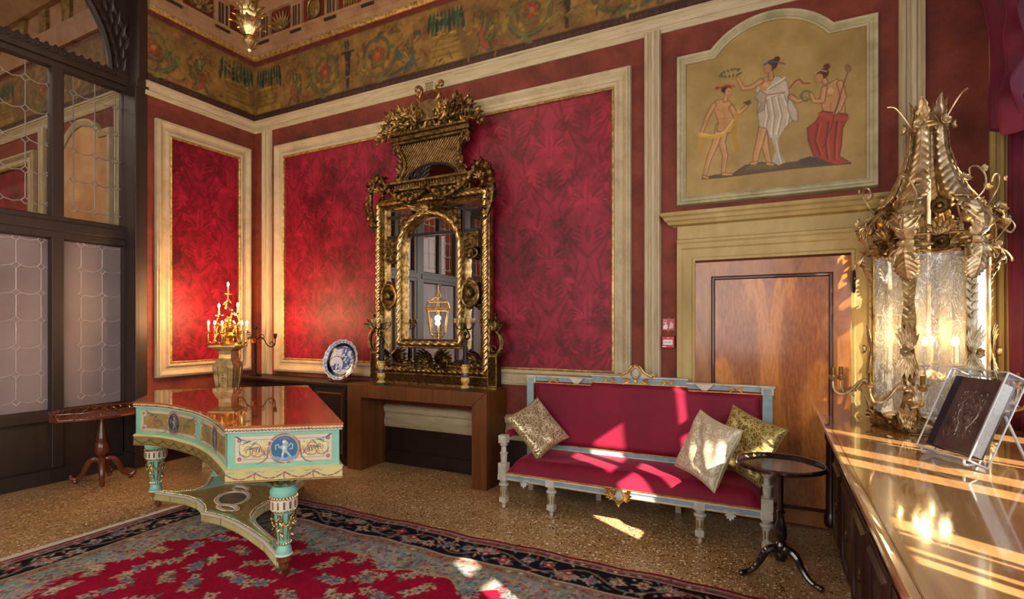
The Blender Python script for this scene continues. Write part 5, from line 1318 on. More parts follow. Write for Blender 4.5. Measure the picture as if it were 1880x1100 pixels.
wb(MB().prism(lun, .07, .078, F), 'lunette_glass', M_mir, mi, smooth=0); wb(MB().tube([(x, z, .08) for x, z in lun], .012, 8, M=F), 'lunette_rim', M_darkwood, mi)
for s_ in (-1, 1):
    v = MB(); v.tube([(s_*x, z, .09) for x, z in L_], [.03-.010*math.sin(PI*i/15) for i in range(16)], 8, M=F)
    v.tube([(s_*(.44+.05*math.cos(t)*(1-t/10)), 2.61+.05*math.sin(t)*(1-t/10), .10) for t in np.linspace(-1, 7, 22)], .016, 6, M=F)
    v.tube([(s_*(.42+.05*math.cos(t)*(1-t/10)), 2.28+.05*math.sin(t)*(1-t/10), .10) for t in np.linspace(0, 7, 22)], .016, 6, M=F)
    for q in range(6): v.leaf(F @ T(s_*(.36+.012*(q-2.5)**2*.4), 2.33+.05*q, .10) @ RZ(-s_*.5), .12, .03, .8, 3)
    wb(v, 'side_volute', M_carv, mi)
cp = MB(); FB(cp, -.49, .49, 2.66, 2.69, .02, .12); FB(cp, -.52, .52, 2.69, 2.74, .02, .14); FB(cp, -.50, .50, 2.74, 2.765, .02, .17); wb(cp, 'pediment_cornice', M_golddk, mi, smooth=0, bevel=.004)
# crest: openwork arches, laurel sprays, cartouche and lyre
cr = MB()
for i in range(5):
    x = -.38+i*.19; cr.tube([(x+.075*math.cos(t), 2.77+.12*math.sin(t), .10) for t in np.linspace(0, PI, 12)], .016, 6, M=F); cr.sph((x+.09, 2.80, .10), .02, 6, F)
    for q in (-1, 1): cr.tube([(x+q*(.03+.025*math.cos(t)), 2.83+.025*math.sin(t), .11) for t in np.linspace(0, 5, 10)], .009, 5, M=F)
cr.tube([(-.46, 2.775, .10), (.46, 2.775, .10)], .014, 6, M=F)
wb(cr, 'openwork', M_gold, mi)
rnd = random.Random(5); lv = MB(); ld = MB()
for s_ in (-1, 1):
    for br, (a0, Ln) in enumerate(((.35, .17), (.75, .27), (1.1, .36), (1.4, .42), (1.68, .46), (1.25, .30))):
        x, z = s_*(.13+.02*br), 2.84+.02*(br % 3); Pn = []; m_ = 9
        for k in range(m_):
            t = k/(m_-1); a = a0+.35*t; Pn.append((x, z, .11+.05*math.sin(br*2.1)*t)); x += s_*math.sin(a)*Ln/m_; z += math.cos(a)*Ln/m_
            for q in (-1, 1):
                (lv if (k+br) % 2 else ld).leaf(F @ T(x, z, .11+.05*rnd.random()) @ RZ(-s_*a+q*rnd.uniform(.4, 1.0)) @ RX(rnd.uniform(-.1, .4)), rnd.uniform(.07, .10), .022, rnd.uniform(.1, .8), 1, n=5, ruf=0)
        lv.leaf(F @ T(x, z, .12) @ RZ(-s_*a), .09, .02, .3, 1, n=5, ruf=0); lv.tube(Pn, .008, 5, M=F)
lv_ = wb(lv, 'laurel_spray', M_gold, mi); wb(ld, 'shadowed_leaves', M_carv, lv_)  # alternate leaves take the darker carved gilding
ctc = MB(); ctc.prism([(-.14, 2.86), (.14, 2.86), (.17, 3.0), (.12, 3.07), (0, 3.09), (-.12, 3.07), (-.17, 3.0)], .08, .13, F)
cto = wb(ctc, 'crest_cartouche', M_bronze, mi, bevel=.01)
cs = MB()
for s_ in (-1, 1):
    cs.tube([(s_*(.17+.055*math.cos(t)*(1-t/12)), 2.95+.10*math.sin(t)*(1-t/12), .14) for t in np.linspace(-2, 6, 26)], .020, 7, M=F)
    cs.tube([(s_*(.10+.03*math.cos(t)), 2.93+.04*math.sin(t), .15) for t in np.linspace(0, 5.5, 16)], .012, 6, M=F)
    # lyre arms
    cs.tube([(s_*.03, 3.03, .11), (s_*.10, 3.06, .11), (s_*.135, 3.11, .11), (s_*.11, 3.17, .11), (s_*.10, 3.21, .11), (s_*.13, 3.25, .11), (s_*.17, 3.245, .11), (s_*.175, 3.21, .11), (s_*.15, 3.20, .11)], [.02, .024, .024, .02, .018, .016, .016, .013, .01], 8, M=F)
    for q in range(3): cs.leaf(F @ T(s_*.12, 3.07+.05*q, .12) @ RZ(-s_*.6), .06, .016, .8, 1, n=5)
for k in range(5): cs.tube([((k-2)*.016, 3.05, .11), ((k-2)*.020, 3.26, .11)], .0035, 4, M=F)
cs.tube([(-.10, 3.17, .11), (.10, 3.17, .11)], .010, 6, M=F); cs.beads([(-.05, 3.265, .11), (.05, 3.265, .11)], .008, .022, F)
wb(cs, 'lyre_and_scrolls', M_gold, cto)
# urns with flames at the shoulders and rose garlands
for s_ in (-1, 1):
    u = MB(); A = F @ T(s_*.655, 2.06, .10) @ RX(-PI/2)
    u.lathe([(.03, 0), (.05, .01), (.02, .05), (.02, .07), (.06, .11), (.065, .15), (.04, .19), (.05, .20), (.05, .215)], 14, A)
    for q in range(10):
        a = 2*PI*q/10; u.leaf(F @ T(s_*.655, 2.26, .10) @ RX(-PI/2) @ RZ(a) @ RX(PI/2-.5), .12, .028, -.9, 2, n=6)
    for q in range(6): u.leaf(F @ T(s_*.655, 2.16, .16) @ RZ((q-2.5)*.7), .08, .022, 1.0, 1, n=5)
    wb(u, 'shoulder_urn', M_gold, mi)
gp = [[(-.62, 2.28), (-.56, 2.20), (-.47, 2.12), (-.36, 2.05), (-.22, 2.02), (-.10, 2.06), (0, 2.13), (.10, 2.06), (.22, 2.02), (.36, 2.05), (.47, 2.12), (.56, 2.20), (.62, 2.28)],
      [(-.64, 2.30), (-.73, 2.28), (-.79, 2.16), (-.80, 2.02), (-.78, 1.90), (-.74, 1.80), (-.71, 1.74)], [(.64, 2.30), (.73, 2.28), (.79, 2.16), (.80, 2.02), (.78, 1.90), (.74, 1.80), (.71, 1.74)]]
for P in gp:
    g = MB(); r = MB(); dp = dense([(x, z, .15) for x, z in P], .02, False)
    for i, p in enumerate(dp):
        for q in range(4):
            a = rnd.uniform(0, 6.3); g.leaf(F @ T(p[0]+rnd.uniform(-.03, .03), p[1]+rnd.uniform(-.03, .03), p[2]-.01) @ RZ(a) @ RX(.4), rnd.uniform(.05, .08), .017, .9, 1, n=4)
        if i % 4 == 1: r.rose(F @ T(p[0]+rnd.uniform(-.015, .015), p[1]+rnd.uniform(-.015, .015), p[2]+.03), .032, 2, 5)
    g.tube(dp, .03, 7, M=F); go = wb(g, 'garland', M_carv, mi); wb(r, 'gilt_roses', M_goldb, go)
cc = MB(); cc.rose(F @ T(0, 2.12, .19), .06, 2, 6)
for q in range(9): cc.leaf(F @ T(0, 1.88, .14) @ RZ((q-4)*.34), .14, .03, 1.1, 2)
for s_ in (-1, 1):
    for q in range(4): cc.leaf(F @ T(s_*.05, 1.90, .12) @ RZ(-s_*(1.3+.12*q)), .26-.04*q, .03, .7, 4)
wb(cc, 'centre_shell', M_gold, mi)
# ---------------------------------------------------------------- two figure candelabra on the console
M_marb = vary(mat('yellow_marble', rough=.25), ['8c6c30', 'bfa058', 'd8c080'], 16, 6)
M_grey = mat('grey_marble', '3a3e40', .3); M_green = vary(mat('green_marble', rough=.2), ['2a2e18', '444a28'], 20)
M_patina = mat('dark_patinated_bronze', '231f1c', .4, .7); M_cup = vary(mat('ivory_gilt_cup', rough=.4, metal=.3), ['8c7c48', 'c0ae70'], 20)
def figure(m, A, s_):
    """small standing bronze woman holding the branches above her head"""
    m.lathe([(.0, .0), (.026, .0), (.028, .02), (.020, .08), (.024, .12), (.017, .155), (.022, .185), (.018, .205), (.007, .215), (.007, .225)], 12, A @ SC(1, .8, 1), mod=lambda a, z: 1+.06*math.cos(5*a+z*30)*(z < .12))
    m.sph((0, 0, .24), .0155, 10, A, (.9, 1, 1.15)); m.sph((0, .008, .246), .014, 8, A)
    m.tube([(.017, 0, .198), (.04*s_+.008, 0, .22), (.03*s_, 0, .26), (.01*s_, 0, .285)], [.008, .007, .006, .005], 7, M=A); m.tube([(-.017*s_, 0, .198), (-.035*s_, -.01, .165), (-.02*s_, -.022, .145)], [.008, .007, .005], 7, M=A)
def candelabrum(x, y, rz, label, s_):
    o = empty('candelabrum', label, 'candelabrum', (x, y, .945), rz)
    MB().box(-.062, .062, -.062, .062, 0, .018).build('base', M_green, o, smooth=0, bevel=.003)
    MB().box(-.052, .052, -.052, .052, .018, .026).build('plinth', M_green, o, smooth=0)
    MB().lathe([(.048, .026), (.05, .032), (.034, .05), (.024, .062), (.038, .075), (.046, .10), (.042, .125), (.036, .132)], 20).build('foot', M_marb, o)
    MB().lathe([(.036, .132), (.037, .16), (.034, .175)], 20).build('grey_band', M_grey, o)
    MB().lathe([(.034, .175), (.034, .215), (.045, .22), (.044, .235), (.030, .24), (.036, .25), (.03, .262), (0, .262)], 20).build('drum', M_marb, o)
    f = MB(); figure(f, T(0, 0, .262) @ SC(1.25, 1.25, 1.25), s_); fo = f.build('figure', M_patina, o)
    hub = .262+.29*1.25
    ar = MB(); ar.lathe([(.004, hub-.01), (.014, hub), (.016, hub+.02), (.008, hub+.03), (.006, hub+.08)], 10)
    for k in range(5):
        a = 2*PI*k/5+.3; c, s = math.cos(a), math.sin(a); ar.tube([(0, 0, hub+.01), (.03*c, .03*s, hub-.015), (.07*c, .07*s, hub-.01), (.095*c, .095*s, hub+.02), (.10*c, .10*s, hub+.045)], .005, 6)
    ar.build('branches', M_patina, o)
    for k in range(6):
        a = 2*PI*k/5+.3; p = (.10*math.cos(a), .10*math.sin(a), hub+.045) if k < 5 else (0, 0, hub+.085)
        cc_ = MB().lathe([(.006, 0), (.022, .008), (.023, .012), (.012, .016), (.014, .03), (.018, .045), (.017, .05), (.008, .05)], 12, T(*p)); cc_.build('candle_cup', M_cup, o)
    return o
candelabrum(-3.84, 4.425, .2, 'bronze figure candelabrum on yellow marble base, left end of the console', -1)
candelabrum(-2.76, 4.42, -.2, 'bronze figure candelabrum on yellow marble base, right end of the console', 1)
# ---------------------------------------------------------------- low dark cabinets along the walls in the corner
sbd = empty('sideboard', 'long low dark wood cabinet along the wall in the corner', 'cabinet', (-5.3, 4.55, 0))
wb(MB().box(XL+.02, -4.26, 4.34, 4.745, .905, .94), 'top', M_darkwood, sbd, smooth=0, bevel=.006)
wb(MB().box(XL+.03, -4.27, 4.38, 4.74, .06, .905), 'body', M_darkwood, sbd, smooth=0)
wb(MB().box(XL+.03, -4.27, 4.41, 4.74, 0, .06), 'plinth', M_black, sbd, smooth=0)
for i in range(4):
    x0 = -6.30+i*.50; d = wb(MB().box(x0+.02, x0+.48, 4.365, 4.38, .10, .87), 'door', M_darkwood, sbd, smooth=0, bevel=.003)
    wb(MB().ring([(x0+.07, .16), (x0+.43, .16), (x0+.43, .81), (x0+.07, .81)], [(0, 0), (.002, .008), (.012, .010), (.018, 0)], frame((0, 4.365, 0), (1, 0, 0), (0, 0, 1), (0, -1, 0))), 'moulding', M_mahog, d)
    wb(MB().sph((x0+.43, 4.352, .5), .012, 8), 'knob', M_golddk, d)
# ---------------------------------------------------------------- blue and white plate on its stand
pcv = Cv(.44, .44, 620, 'ccd2d8'); bl, bd_ = '4a62a0', '2c3c70'; rnd = random.Random(8)
for i in range(28):
    t = 2*PI*i/28; c, s = math.cos(t), math.sin(t); pcv.disc(.22+.195*c, .22+.195*s, .016, '8a9cc0'); pcv.disc(.22+.172*c, .22+.172*s, .008, bl)
    if i % 2: pcv.leaf(.22+.15*c, .22+.15*s, t+1, .03, .012, bl)
pcv.line([(.22+.205*math.cos(t), .22+.205*math.sin(t)) for t in np.linspace(0, 6.3, 60)], .005, bl)
pcv.line([(.22+.142*math.cos(t), .22+.142*math.sin(t)) for t in np.linspace(0, 6.3, 50)], .003, bl)
for _ in range(160):
    a, r = rnd.uniform(0, 6.3), rnd.uniform(.02, .14); pcv.disc(.22+r*math.cos(a), .22+r*math.sin(a), .004, '6e82b0')
pcv.poly([(.22, .12), (.40, .12), (.41, .24), (.36, .35), (.22, .36)], bl)
for _ in range(40):
    pcv.leaf(rnd.uniform(.23, .36), rnd.uniform(.13, .33), rnd.uniform(0, 6), .05, .022, rnd.choice(['c4ccd4', bd_, '5a6ea6', 'c4ccd4']))
pcv.disc(.15, .165, .098, 'c4ccd4'); pcv.line([(.15+.096*math.cos(t), .165+.096*math.sin(t)) for t in np.linspace(0, 6.3, 50)], .006, bd_)
for _ in range(30): pcv.leaf(rnd.uniform(.09, .19), rnd.uniform(.10, .15), rnd.uniform(0, 3), .04, .014, rnd.choice([bl, bd_, '7c8ebc']))
pcv.line([(.21, .23), (.21, .38)], .006, bd_); pcv.line([(.13, .36), (.36, .345)], .012, '5a6aa0'); pcv.poly([(.13, .33), (.21, .345), (.21, .385), (.14, .375)], '4a5c94')
M_plate = mat('blue_white_porcelain', rough=.15, coat=.5); vary(M_plate, ['eeeeee', 'ffffff'], 3, mult=1.0)
pla = empty('porcelain_plate', 'blue and white porcelain plate with scalloped rim displayed on a small stand', 'plate', (-4.525, 4.52, .94))
PA = T(-4.525, 4.53, .945+.243) @ RZ(.12) @ RX(math.radians(-14)) @ frame((0, 0, 0), (1, 0, 0), (0, 0, 1), (0, -1, 0))
def plf(U, V):
    a = 2*PI*U; r = V*.238*(1+.018*np.cos(18*a)*(V > .9)); h = np.where(V < .62, 0, ((V-.62)/.38)**1.6*.032); return r*np.cos(a), r*np.sin(a), h
wob(paint_mesh('plate', PA, 144, 60, plf, lambda U, V: pcv.sample(.22+V*.219*np.cos(2*PI*U), .22+V*.219*np.sin(2*PI*U)), M_plate, pla, smooth=True))
bp_ = MB().lathe([(.0, -.012), (.12, -.012), (.234, .024)], 40, PA, cap=False); wb(bp_, 'back', M_plate, pla)
std = MB()
for s_ in (-1, 1):
    std.tube([(-4.525+s_*.10, 4.45, .948), (-4.525+s_*.115, 4.445, .985), (-4.525+s_*.12, 4.46, 1.01)], [.012, .014, .009], 7)
    std.tube([(-4.525+s_*.10, 4.45, .950), (-4.525+s_*.05, 4.60, .950), (-4.525+s_*.07, 4.62, 1.1)], .009, 6); 
std.tube([(-4.62, 4.47, .955), (-4.43, 4.47, .955)], .010, 6)
wb(std, 'stand', M_mahog, pla)
# ---------------------------------------------------------------- iron candle stand in the corner
ist = empty('candle_stand', 'black wrought iron candle stand on the dark corner cabinet', 'candlestick', (-6.02, 4.52, .94), math.radians(12))
MB().lathe([(.075, 0), (.075, .012), (.06, .018), (.02, .024), (.016, .04), (.0135, .05), (.0135, .43), (.018, .44), (.012, .45), (0, .45)], 16).build('pole', M_iron, ist)
rs = MB(); A = frame((0, -.02, .455), (1, 0, 0), (0, 0, 1), (0, -1, 0))
for q in range(8): rs.leaf(A @ RZ(q*PI/4), .045, .018, .5, 1, n=4, ruf=0)
rs.sph((0, 0, .008), .014, 8, A); rs.build('rosette', gilt('copper_rosette', ['6a3818', 'b06a38'], .4), ist)
ia = MB()
for s_ in (-1, 1):
    ia.tube([(0, 0, .46), (s_*.08, 0, .50), (s_*.13, 0, .47), (s_*.18, 0, .40), (s_*.24, 0, .375), (s_*.29, 0, .40), (s_*.30, 0, .45), (s_*.30, 0, .48)], .007, 6)
    ia.tube([(s_*(.10+.03*math.cos(t)), 0, .505+.03*math.sin(t)) for t in np.linspace(-2, 4, 14)], .005, 5); ia.tube([(s_*(.25+.03*math.cos(t)), 0, .41+.03*math.sin(t)) for t in np.linspace(-1.5, 3, 10)], .005, 5)
ia.tube([(0, 0, .45), (0, 0, .60)], .006, 6); ia.sph((0, 0, .62), .028, 10, None, (1, 1, .9)); ia.build('scroll_arms', M_iron, ist)
tl_ = []
for s_ in (-1, 1):
    t_ = MB()
    for q in range(6): a = q*PI/3; t_.leaf(T(s_*.30, 0, .48) @ RZ(a) @ T(0, .005, 0) @ RX(PI/2-.45), .075, .02, .5, 1, n=5)
    t_.build('tulip_cup', M_iron, ist, solid=.002)
# ---------------------------------------------------------------- gilt pedestal and lit candelabrum by the piano
M_pedg = gilt('worn_silver_gilt', ['8c7448', 'c4a872', 'e6d2aa'], .36, 14, .3, metal=.6)
PX, PY = -5.64, 3.88
pd = empty('pedestal', 'tall square silver-gilt pedestal behind the painted piano', 'pedestal', (PX, PY, 0), math.radians(27))
def sq(pr, name, m, parent=pd, z0=0):
    return MB().lathe([(r*1.414, z) for r, z in pr], 4, RZ(PI/4)).build(name, m, parent, smooth=0, bevel=.004)
sq([(.19, 0), (.19, .06), (.17, .08), (.15, .12), (.10, .20), (.085, .40), (.085, .78), (.09, .80)], 'lower_shaft', M_pedg)
sq([(.085, .80), (.115, 1.09), (.118, 1.13), (.10, 1.17), (.075, 1.215), (.068, 1.26), (.075, 1.30), (.11, 1.325), (.115, 1.34)], 'upper_shaft', M_pedg)
sq([(.115, 1.335), (.15, 1.345), (.15, 1.365), (.0, 1.367)], 'top', M_pedg)
pv = MB()
for k in range(4):
    A = RZ(k*PI/2) @ frame((0, -.112, 1.08), (1, 0, 0), (0, 0, -1), (0, -1, 0)) @ RX(-.09)
    for q in range(7):
        pv.sph((0, .02+q*.032, -.004), .014, 6, A, (1, 1.2, .6))
        for s_ in (-1, 1): pv.leaf(A @ T(0, .01+q*.032, -.006) @ RZ(s_*1.0), .045, .013, .5, 1, n=4)
    pv.ring([(-.05, -.03), (.05, -.03), (.04, .27), (-.04, .27)], [(0, -.004), (.004, .006), (.010, .006), (.012, -.006)], A)
pv.build('carved_husks', M_goldb, pd)
M_amber = gilt('lit_ormolu', ['9a6a24', 'd9a850', 'f0cf80'], .25, 16, .3)
cd = empty('lit_candelabrum', 'lit gilt bronze candelabrum with rocaille branches on the tall pedestal', 'candelabrum', (PX, PY, 1.369))
bs_ = MB().lathe([(.09, 0), (.095, .012), (.06, .03), (.03, .05), (.05, .08), (.058, .11), (.03, .15), (.045, .17), (.05, .19), (.02, .22), (.03, .26), (.024, .30), (.012, .33)], 16, mod=lambda a, z: 1+.10*math.cos(5*a+z*20))
for q in range(10): bs_.leaf(RZ(q*PI/5) @ T(0, .03, .16) @ RX(.6), .10, .025, 1.1, 2)
bs_.build('stem', M_amber, cd)
spots = []
for k in range(6): a = 2*PI*k/6+.15; spots.append((.20*math.cos(a), .20*math.sin(a), .13))
spots += [(-.12, -.03, .33), (.07, .07, .34), (-.0, .0, .575)]
br = MB()
for i, (x, y, z) in enumerate(spots):
    r = math.hypot(x, y)
    if i < 6: P = [(0, 0, .20), (x*.3, y*.3, .24), (x*.55, y*.55, .20), (x*.62, y*.62, .10), (x*.8, y*.8, .03), (x*.98, y*.98, .05), (x, y, z)]
    elif i < 8: P = [(0, 0, .22), (x*.6, y*.6, .20), (x*1.25, y*1.25, .25), (x, y, z)]
    else: P = [(0, 0, .28), (.05, .0, .33), (.07, 0, .38), (.0, 0, .43), (-.03, 0, .46), (-.02, 0, .50), (.0, 0, .535), (x, y, z)]
    br.tube(P, [.011-.0006*q for q in range(len(P))], 7)
    for q, p in enumerate(P[1:-1]):
        d = Vector(P[q+2])-Vector(p); br.leaf(along(p, d) @ RX(-PI/2) @ RZ(.3*(-1)**q), .075, .022, .9, 2, n=6); br.leaf(along(p, d) @ RZ(1.6) @ RX(-PI/2), .06, .02, 1.1, 2, n=6)
br.build('branches', M_amber, cd)
dp_ = MB().lathe([(.01, 0), (.036, .008), (.042, .016), (.02, .014), (.014, .02), (.016, .034), (.009, .036)], 12, mod=lambda a, z: 1+.08*math.cos(6*a))
for i, (x, y, z) in enumerate(spots):
    d = dp_.build('drip_pan', M_amber, cd) if i == 0 else d0.copy()
    if i == 0: d0 = d
    else: COL.objects.link(d)
    d.location = (x, y, z)
    ca = MB().lathe([(.009, .03), (.009, .10), (.004, .102)], 8).build('candle_tube', M_wax, cd) if i == 0 else c0.copy()
    if i == 0: c0 = ca
    else: COL.objects.link(ca)
    ca.location = (x, y, z)
    bu = MB().lathe([(.004, .100), (.010, .112), (.012, .122), (.009, .138), (.0, .152)], 10).build('flame_bulb', M_bulb, cd) if i == 0 else b0_.copy()
    if i == 0: b0_ = bu
    else: COL.objects.link(bu)
    bu.location = (x, y, z)
for (x, y, z) in [spots[0], spots[2], spots[3], spots[5], spots[6], spots[8]]:
    light('candle_light', 'POINT', (PX+x*1.0, PY+y*1.0, 1.366+z+.17), 12.5, (1, .50, .20), shadow_soft_size=.02)
# ---------------------------------------------------------------- long cabinet with polished top along the window wall
M_ctop = wood('polished_cherry_top', ['7e5832', '966e42', 'a88254'], 2.4, (3, .18, 1), rough=.10, coat=.7, coatr=.05, spec=.6)
M_cab = wood('cabinet_mahogany', ['1a0a06', '30140c', '431c10'], 4, rough=.3, coat=.3, coatr=.2)
M_brass = gilt('aged_brass', ['4a3414', '9c7c3c'], .35, 20, .1)
cb_ = empty('long_cabinet', 'long dark mahogany cabinet with polished brown top under the window', 'cabinet', (.95, 2.4, 0))
wb(MB().box(.335, 1.58, .15, 4.755, .868, .90), 'top', M_ctop, cb_, smooth=0, bevel=.004)
eg = MB(); A = frame((0, 0, 0), (0, 1, 0), (1, 0, 0), (0, 0, 1)); pr = [(.340, .900), (.312, .900), (.306, .902), (.298, .898), (.294, .888), (.298, .872), (.310, .866), (.322, .858), (.34, .855)]
eg.add([(x, y, z) for y in (.15, 4.755) for x, z in pr], [(i, i+1, len(pr)+i+1, len(pr)+i) for i in range(len(pr)-1)]+[tuple(range(len(pr)))[::-1], tuple(range(len(pr), 2*len(pr)))]); wb(eg, 'edge_moulding', M_ctop, cb_)
wb(MB().box(.335, .337, .15, 4.755, .9, .9008), 'inlay_line', mat('dark_inlay', '2a1408', .2), cb_, smooth=0)
wb(MB().box(.40, 1.575, .18, 4.75, .05, .868), 'body', M_cab, cb_, smooth=0); wb(MB().box(.43, 1.57, .2, 4.74, 0, .05), 'plinth', M_black, cb_, smooth=0)
MC = frame((.40, 0, 0), (0, -1, 0), (0, 0, 1), (-1, 0, 0))
def handle(M, parent):
    h = MB(); 
    for s_ in (-1, 1): h.lathe([(.012, 0), (.014, .003), (.006, .008), (.005, .02), (.009, .024)], 10, M @ T(s_*.035, 0, 0))
    h.tube([(-.035, 0, .02), (-.032, -.016, .024), (-.012, -.024, .026), (0, -.020, .026), (.012, -.024, .026), (.032, -.016, .024), (.035, 0, .02)], .0038, 6, M=M); wb(h, 'handle', M_brass, parent)
i = 0; y = .25
while y+.5 < 4.75:
    a, b2 = -(y+.50), -(y+.03); wide = (i % 3 == 1)
    st = wb(MB().box(-(y+.03)+.004, -(y-.03)-.004, .06, .84, 0, .022, MC), 'pilaster', M_cab, cb_, smooth=0, bevel=.003)
    d1 = wb(MB().box(a, b2, .66, .84, 0, .018, MC), 'drawer', M_cab, cb_, smooth=0, bevel=.003)
    wb(MB().ring([(a+.03, .69), (b2-.03, .69), (b2-.03, .81), (a+.03, .81)], [(0, .018), (.003, .026), (.010, .026), (.014, .018)], MC), 'moulding', M_cab, d1); handle(MC @ T((a+b2)/2, .755, .018), d1)
    d2 = wb(MB().box(a, b2, .08, .64, 0, .018, MC), 'door', M_cab, cb_, smooth=0, bevel=.003)
    wb(MB().ring([(a+.07, .15), (b2-.07, .15), (b2-.07, .57), (a+.07, .57)], [(0, .006), (.006, .026), (.02, .034), (.03, .024), (.038, .018)], MC), 'moulding', M_cab, d2); handle(MC @ T(b2-.05, .40, .018) @ RZ(PI/2), d2)
    y += .53; i += 1
for y in (4.70,):
    wb(MB().lathe([(.04, .04), (.05, .06), (.05, .12), (.04, .14), (.038, .16), (.036, .70), (.045, .72), (.045, .80), (.05, .85)], 16, T(.385, y, 0)), 'turned_column', M_cab, cb_)
# ---------------------------------------------------------------- acrylic display case with embossed volume, on a clear stand
M_acr = mat('clear_acrylic', (.97, .98, 1), .0)
nt = M_acr.node_tree; tr = nt.nodes.new('ShaderNodeBsdfTransparent'); gl = nt.nodes.new('ShaderNodeBsdfGlossy'); gl.inputs['Roughness'].default_value = .01; lw0 = nt.nodes.new('ShaderNodeLayerWeight'); lw = nt.nodes.new('ShaderNodeMath'); lw.operation = 'MULTIPLY_ADD'; lw.inputs[1].default_value = .35; lw.inputs[2].default_value = .02; pw = nt.nodes.new('ShaderNodeMath'); pw.operation = 'POWER'; pw.inputs[1].default_value = 4; nt.links.new(lw0.outputs['Facing'], pw.inputs[0]); nt.links.new(pw.outputs[0], lw.inputs[0])
tr.inputs[0].default_value = (.93, .95, .97, 1); mx = nt.nodes.new('ShaderNodeMixShader'); nt.links.new(lw.outputs[0], mx.inputs[0]); nt.links.new(tr.outputs[0], mx.inputs[1]); nt.links.new(gl.outputs[0], mx.inputs[2]); nt.links.new(mx.outputs[0], nt.nodes['Material Output'].inputs[0])
M_aedge = mat('bright_acrylic_edge', 'd8dce0', .15, spec=.8, trans=.3)
bc = empty('display_case', 'tilted clear acrylic case on the polished cabinet top', 'display case', (.98, 3.45, .90))
# tilted frame: lower left P0, along e1 (left->right, low edge), e2 up the slope
P0 = Vector((.676, 3.47, .955)); e1 = Vector((.459, -.889, 0)).normalized(); back = Vector((-e1.y, e1.x, 0))*1.0
e2 = (back*.414+Vector((0, 0, .91))).normalized(); n_ = e1.cross(e2)
W_, H_, D_ = .316, .459, .10
BM = frame(P0, e1, e2, n_)            # local x right, y up-slope, z towards the viewer
shell = MB(); t = .005
for a in ((0, W_, 0, H_, -D_, -D_+t), (0, W_, 0, H_, -t, 0), (0, t, 0, H_, -D_, 0), (W_-t, W_, 0, H_, -D_, 0), (0, W_, H_-t, H_, -D_, 0), (0, W_, 0, t, -D_, 0)): shell.box(*a, BM)
so2 = wb(shell, 'acrylic_box', M_acr, bc, smooth=0)
ed = MB(); c8 = [(x, y, z) for x in (0, W_) for y in (0, H_) for z in (-D_, 0)]
for i in range(8):
    for j in range(i+1, 8):
        if sum(abs(c8[i][k]-c8[j][k]) > 1e-6 for k in range(3)) == 1: ed.tube([c8[i], c8[j]], .0042, 6, M=BM)
wb(ed, 'polished_edges', M_aedge, so2)
lg = MB(); 
for s_ in (0.03, W_-.03):
    lg.tube([BM @ Vector((s_, .27, -D_)), BM @ Vector((s_, .27, -D_))+Vector((back.x*.12, back.y*.12, -(BM @ Vector((s_, .27, -D_))).z+.908))], .007, 6)
    lg.tube([BM @ Vector((s_, -.002, -.005)), BM @ Vector((s_, -.024, -.02)), BM @ Vector((s_, -.004, -.06))], .006, 6)
lg2 = wb(lg, 'clear_prop', M_aedge, bc)
bkk = empty('embossed_book', 'thick book with embossed dark bronze cover inside the acrylic case', 'book', tuple(BM @ Vector((.06, .03, -.09))))
M_cov = vary(mat('embossed_bronze_leather', rough=.32, metal=.3), ['4a3834', '64504a', '78645c'], 9, bump=.2, bscale=120)
cov = MB(); cov.box(.03, W_-.03, .03, H_-.04, -.026, -.018, BM); cov.box(.03, W_-.03, .03, H_-.04, -.092, -.085, BM)
cvo = wb(cov, 'cover', M_cov, bkk, smooth=0, bevel=.002)
wb(MB().box(.034, W_-.034, .034, H_-.045, -.085, -.026, BM), 'pages', vary(mat('page_block', rough=.8), ['a8a8a0', 'c8c8c0'], 60, stretch=(1, 1, 1)), bkk, smooth=0)
wb(MB().box(.027, .075, .028, H_-.038, -.093, -.0165, BM), 'spine_band', mat('navy_cloth', '161a2c', .5), bkk, smooth=0, bevel=.002)
em = MB(); rnd = random.Random(12)
def rl2(P, r=.003): em.tube([(.085+x*(W_-.12), .045+y*(H_-.10), -.0175) for x, y in P], r, 5, M=BM)
rl2([(.25, .62), (.32, .72), (.45, .78), (.62, .76), (.75, .66), (.80, .52), (.74, .40), (.66, .30), (.70, .2)], .004)
rl2([(.30, .62), (.26, .52), (.30, .42), (.38, .34), (.40, .22)], .0035); rl2([(.40, .60), (.48, .64), (.56, .60)], .003); rl2([(.44, .52), (.52, .55), (.60, .50)], .003)
for _ in range(60):
    x, y, r, a0 = rnd.uniform(.18, .85), rnd.uniform(.15, .85), rnd.uniform(.03, .07), rnd.uniform(0, 6)
    if (x-.52)**2+(y-.5)**2 < .02: continue
    rl2([(x+r*(1-t/7)*math.cos(a0+t), y+r*(1-t/7)*math.sin(a0+t)) for t in np.linspace(0, 5.5, 12)], .0022)
em.sph((.21, .28, -.018), .012, 8, BM, (1, 1, .3)); em.sph((.17, .26, -.018), .010, 8, BM, (1, 1, .3)); em.sph((.19, .21, -.018), .016, 8, BM, (1.2, 1, .3))
for k in range(9): em.leaf(BM @ T(.12+.012*k, .08+.012*k, -.018) @ RZ(.5*(-1)**k), .05, .012, .2, 1, n=4)
rl2([(.05, .28), (.75, .02)], .0015)
wb(em, 'embossed_relief', mat('rubbed_bronze', '8c766a', .25, .6), cvo)
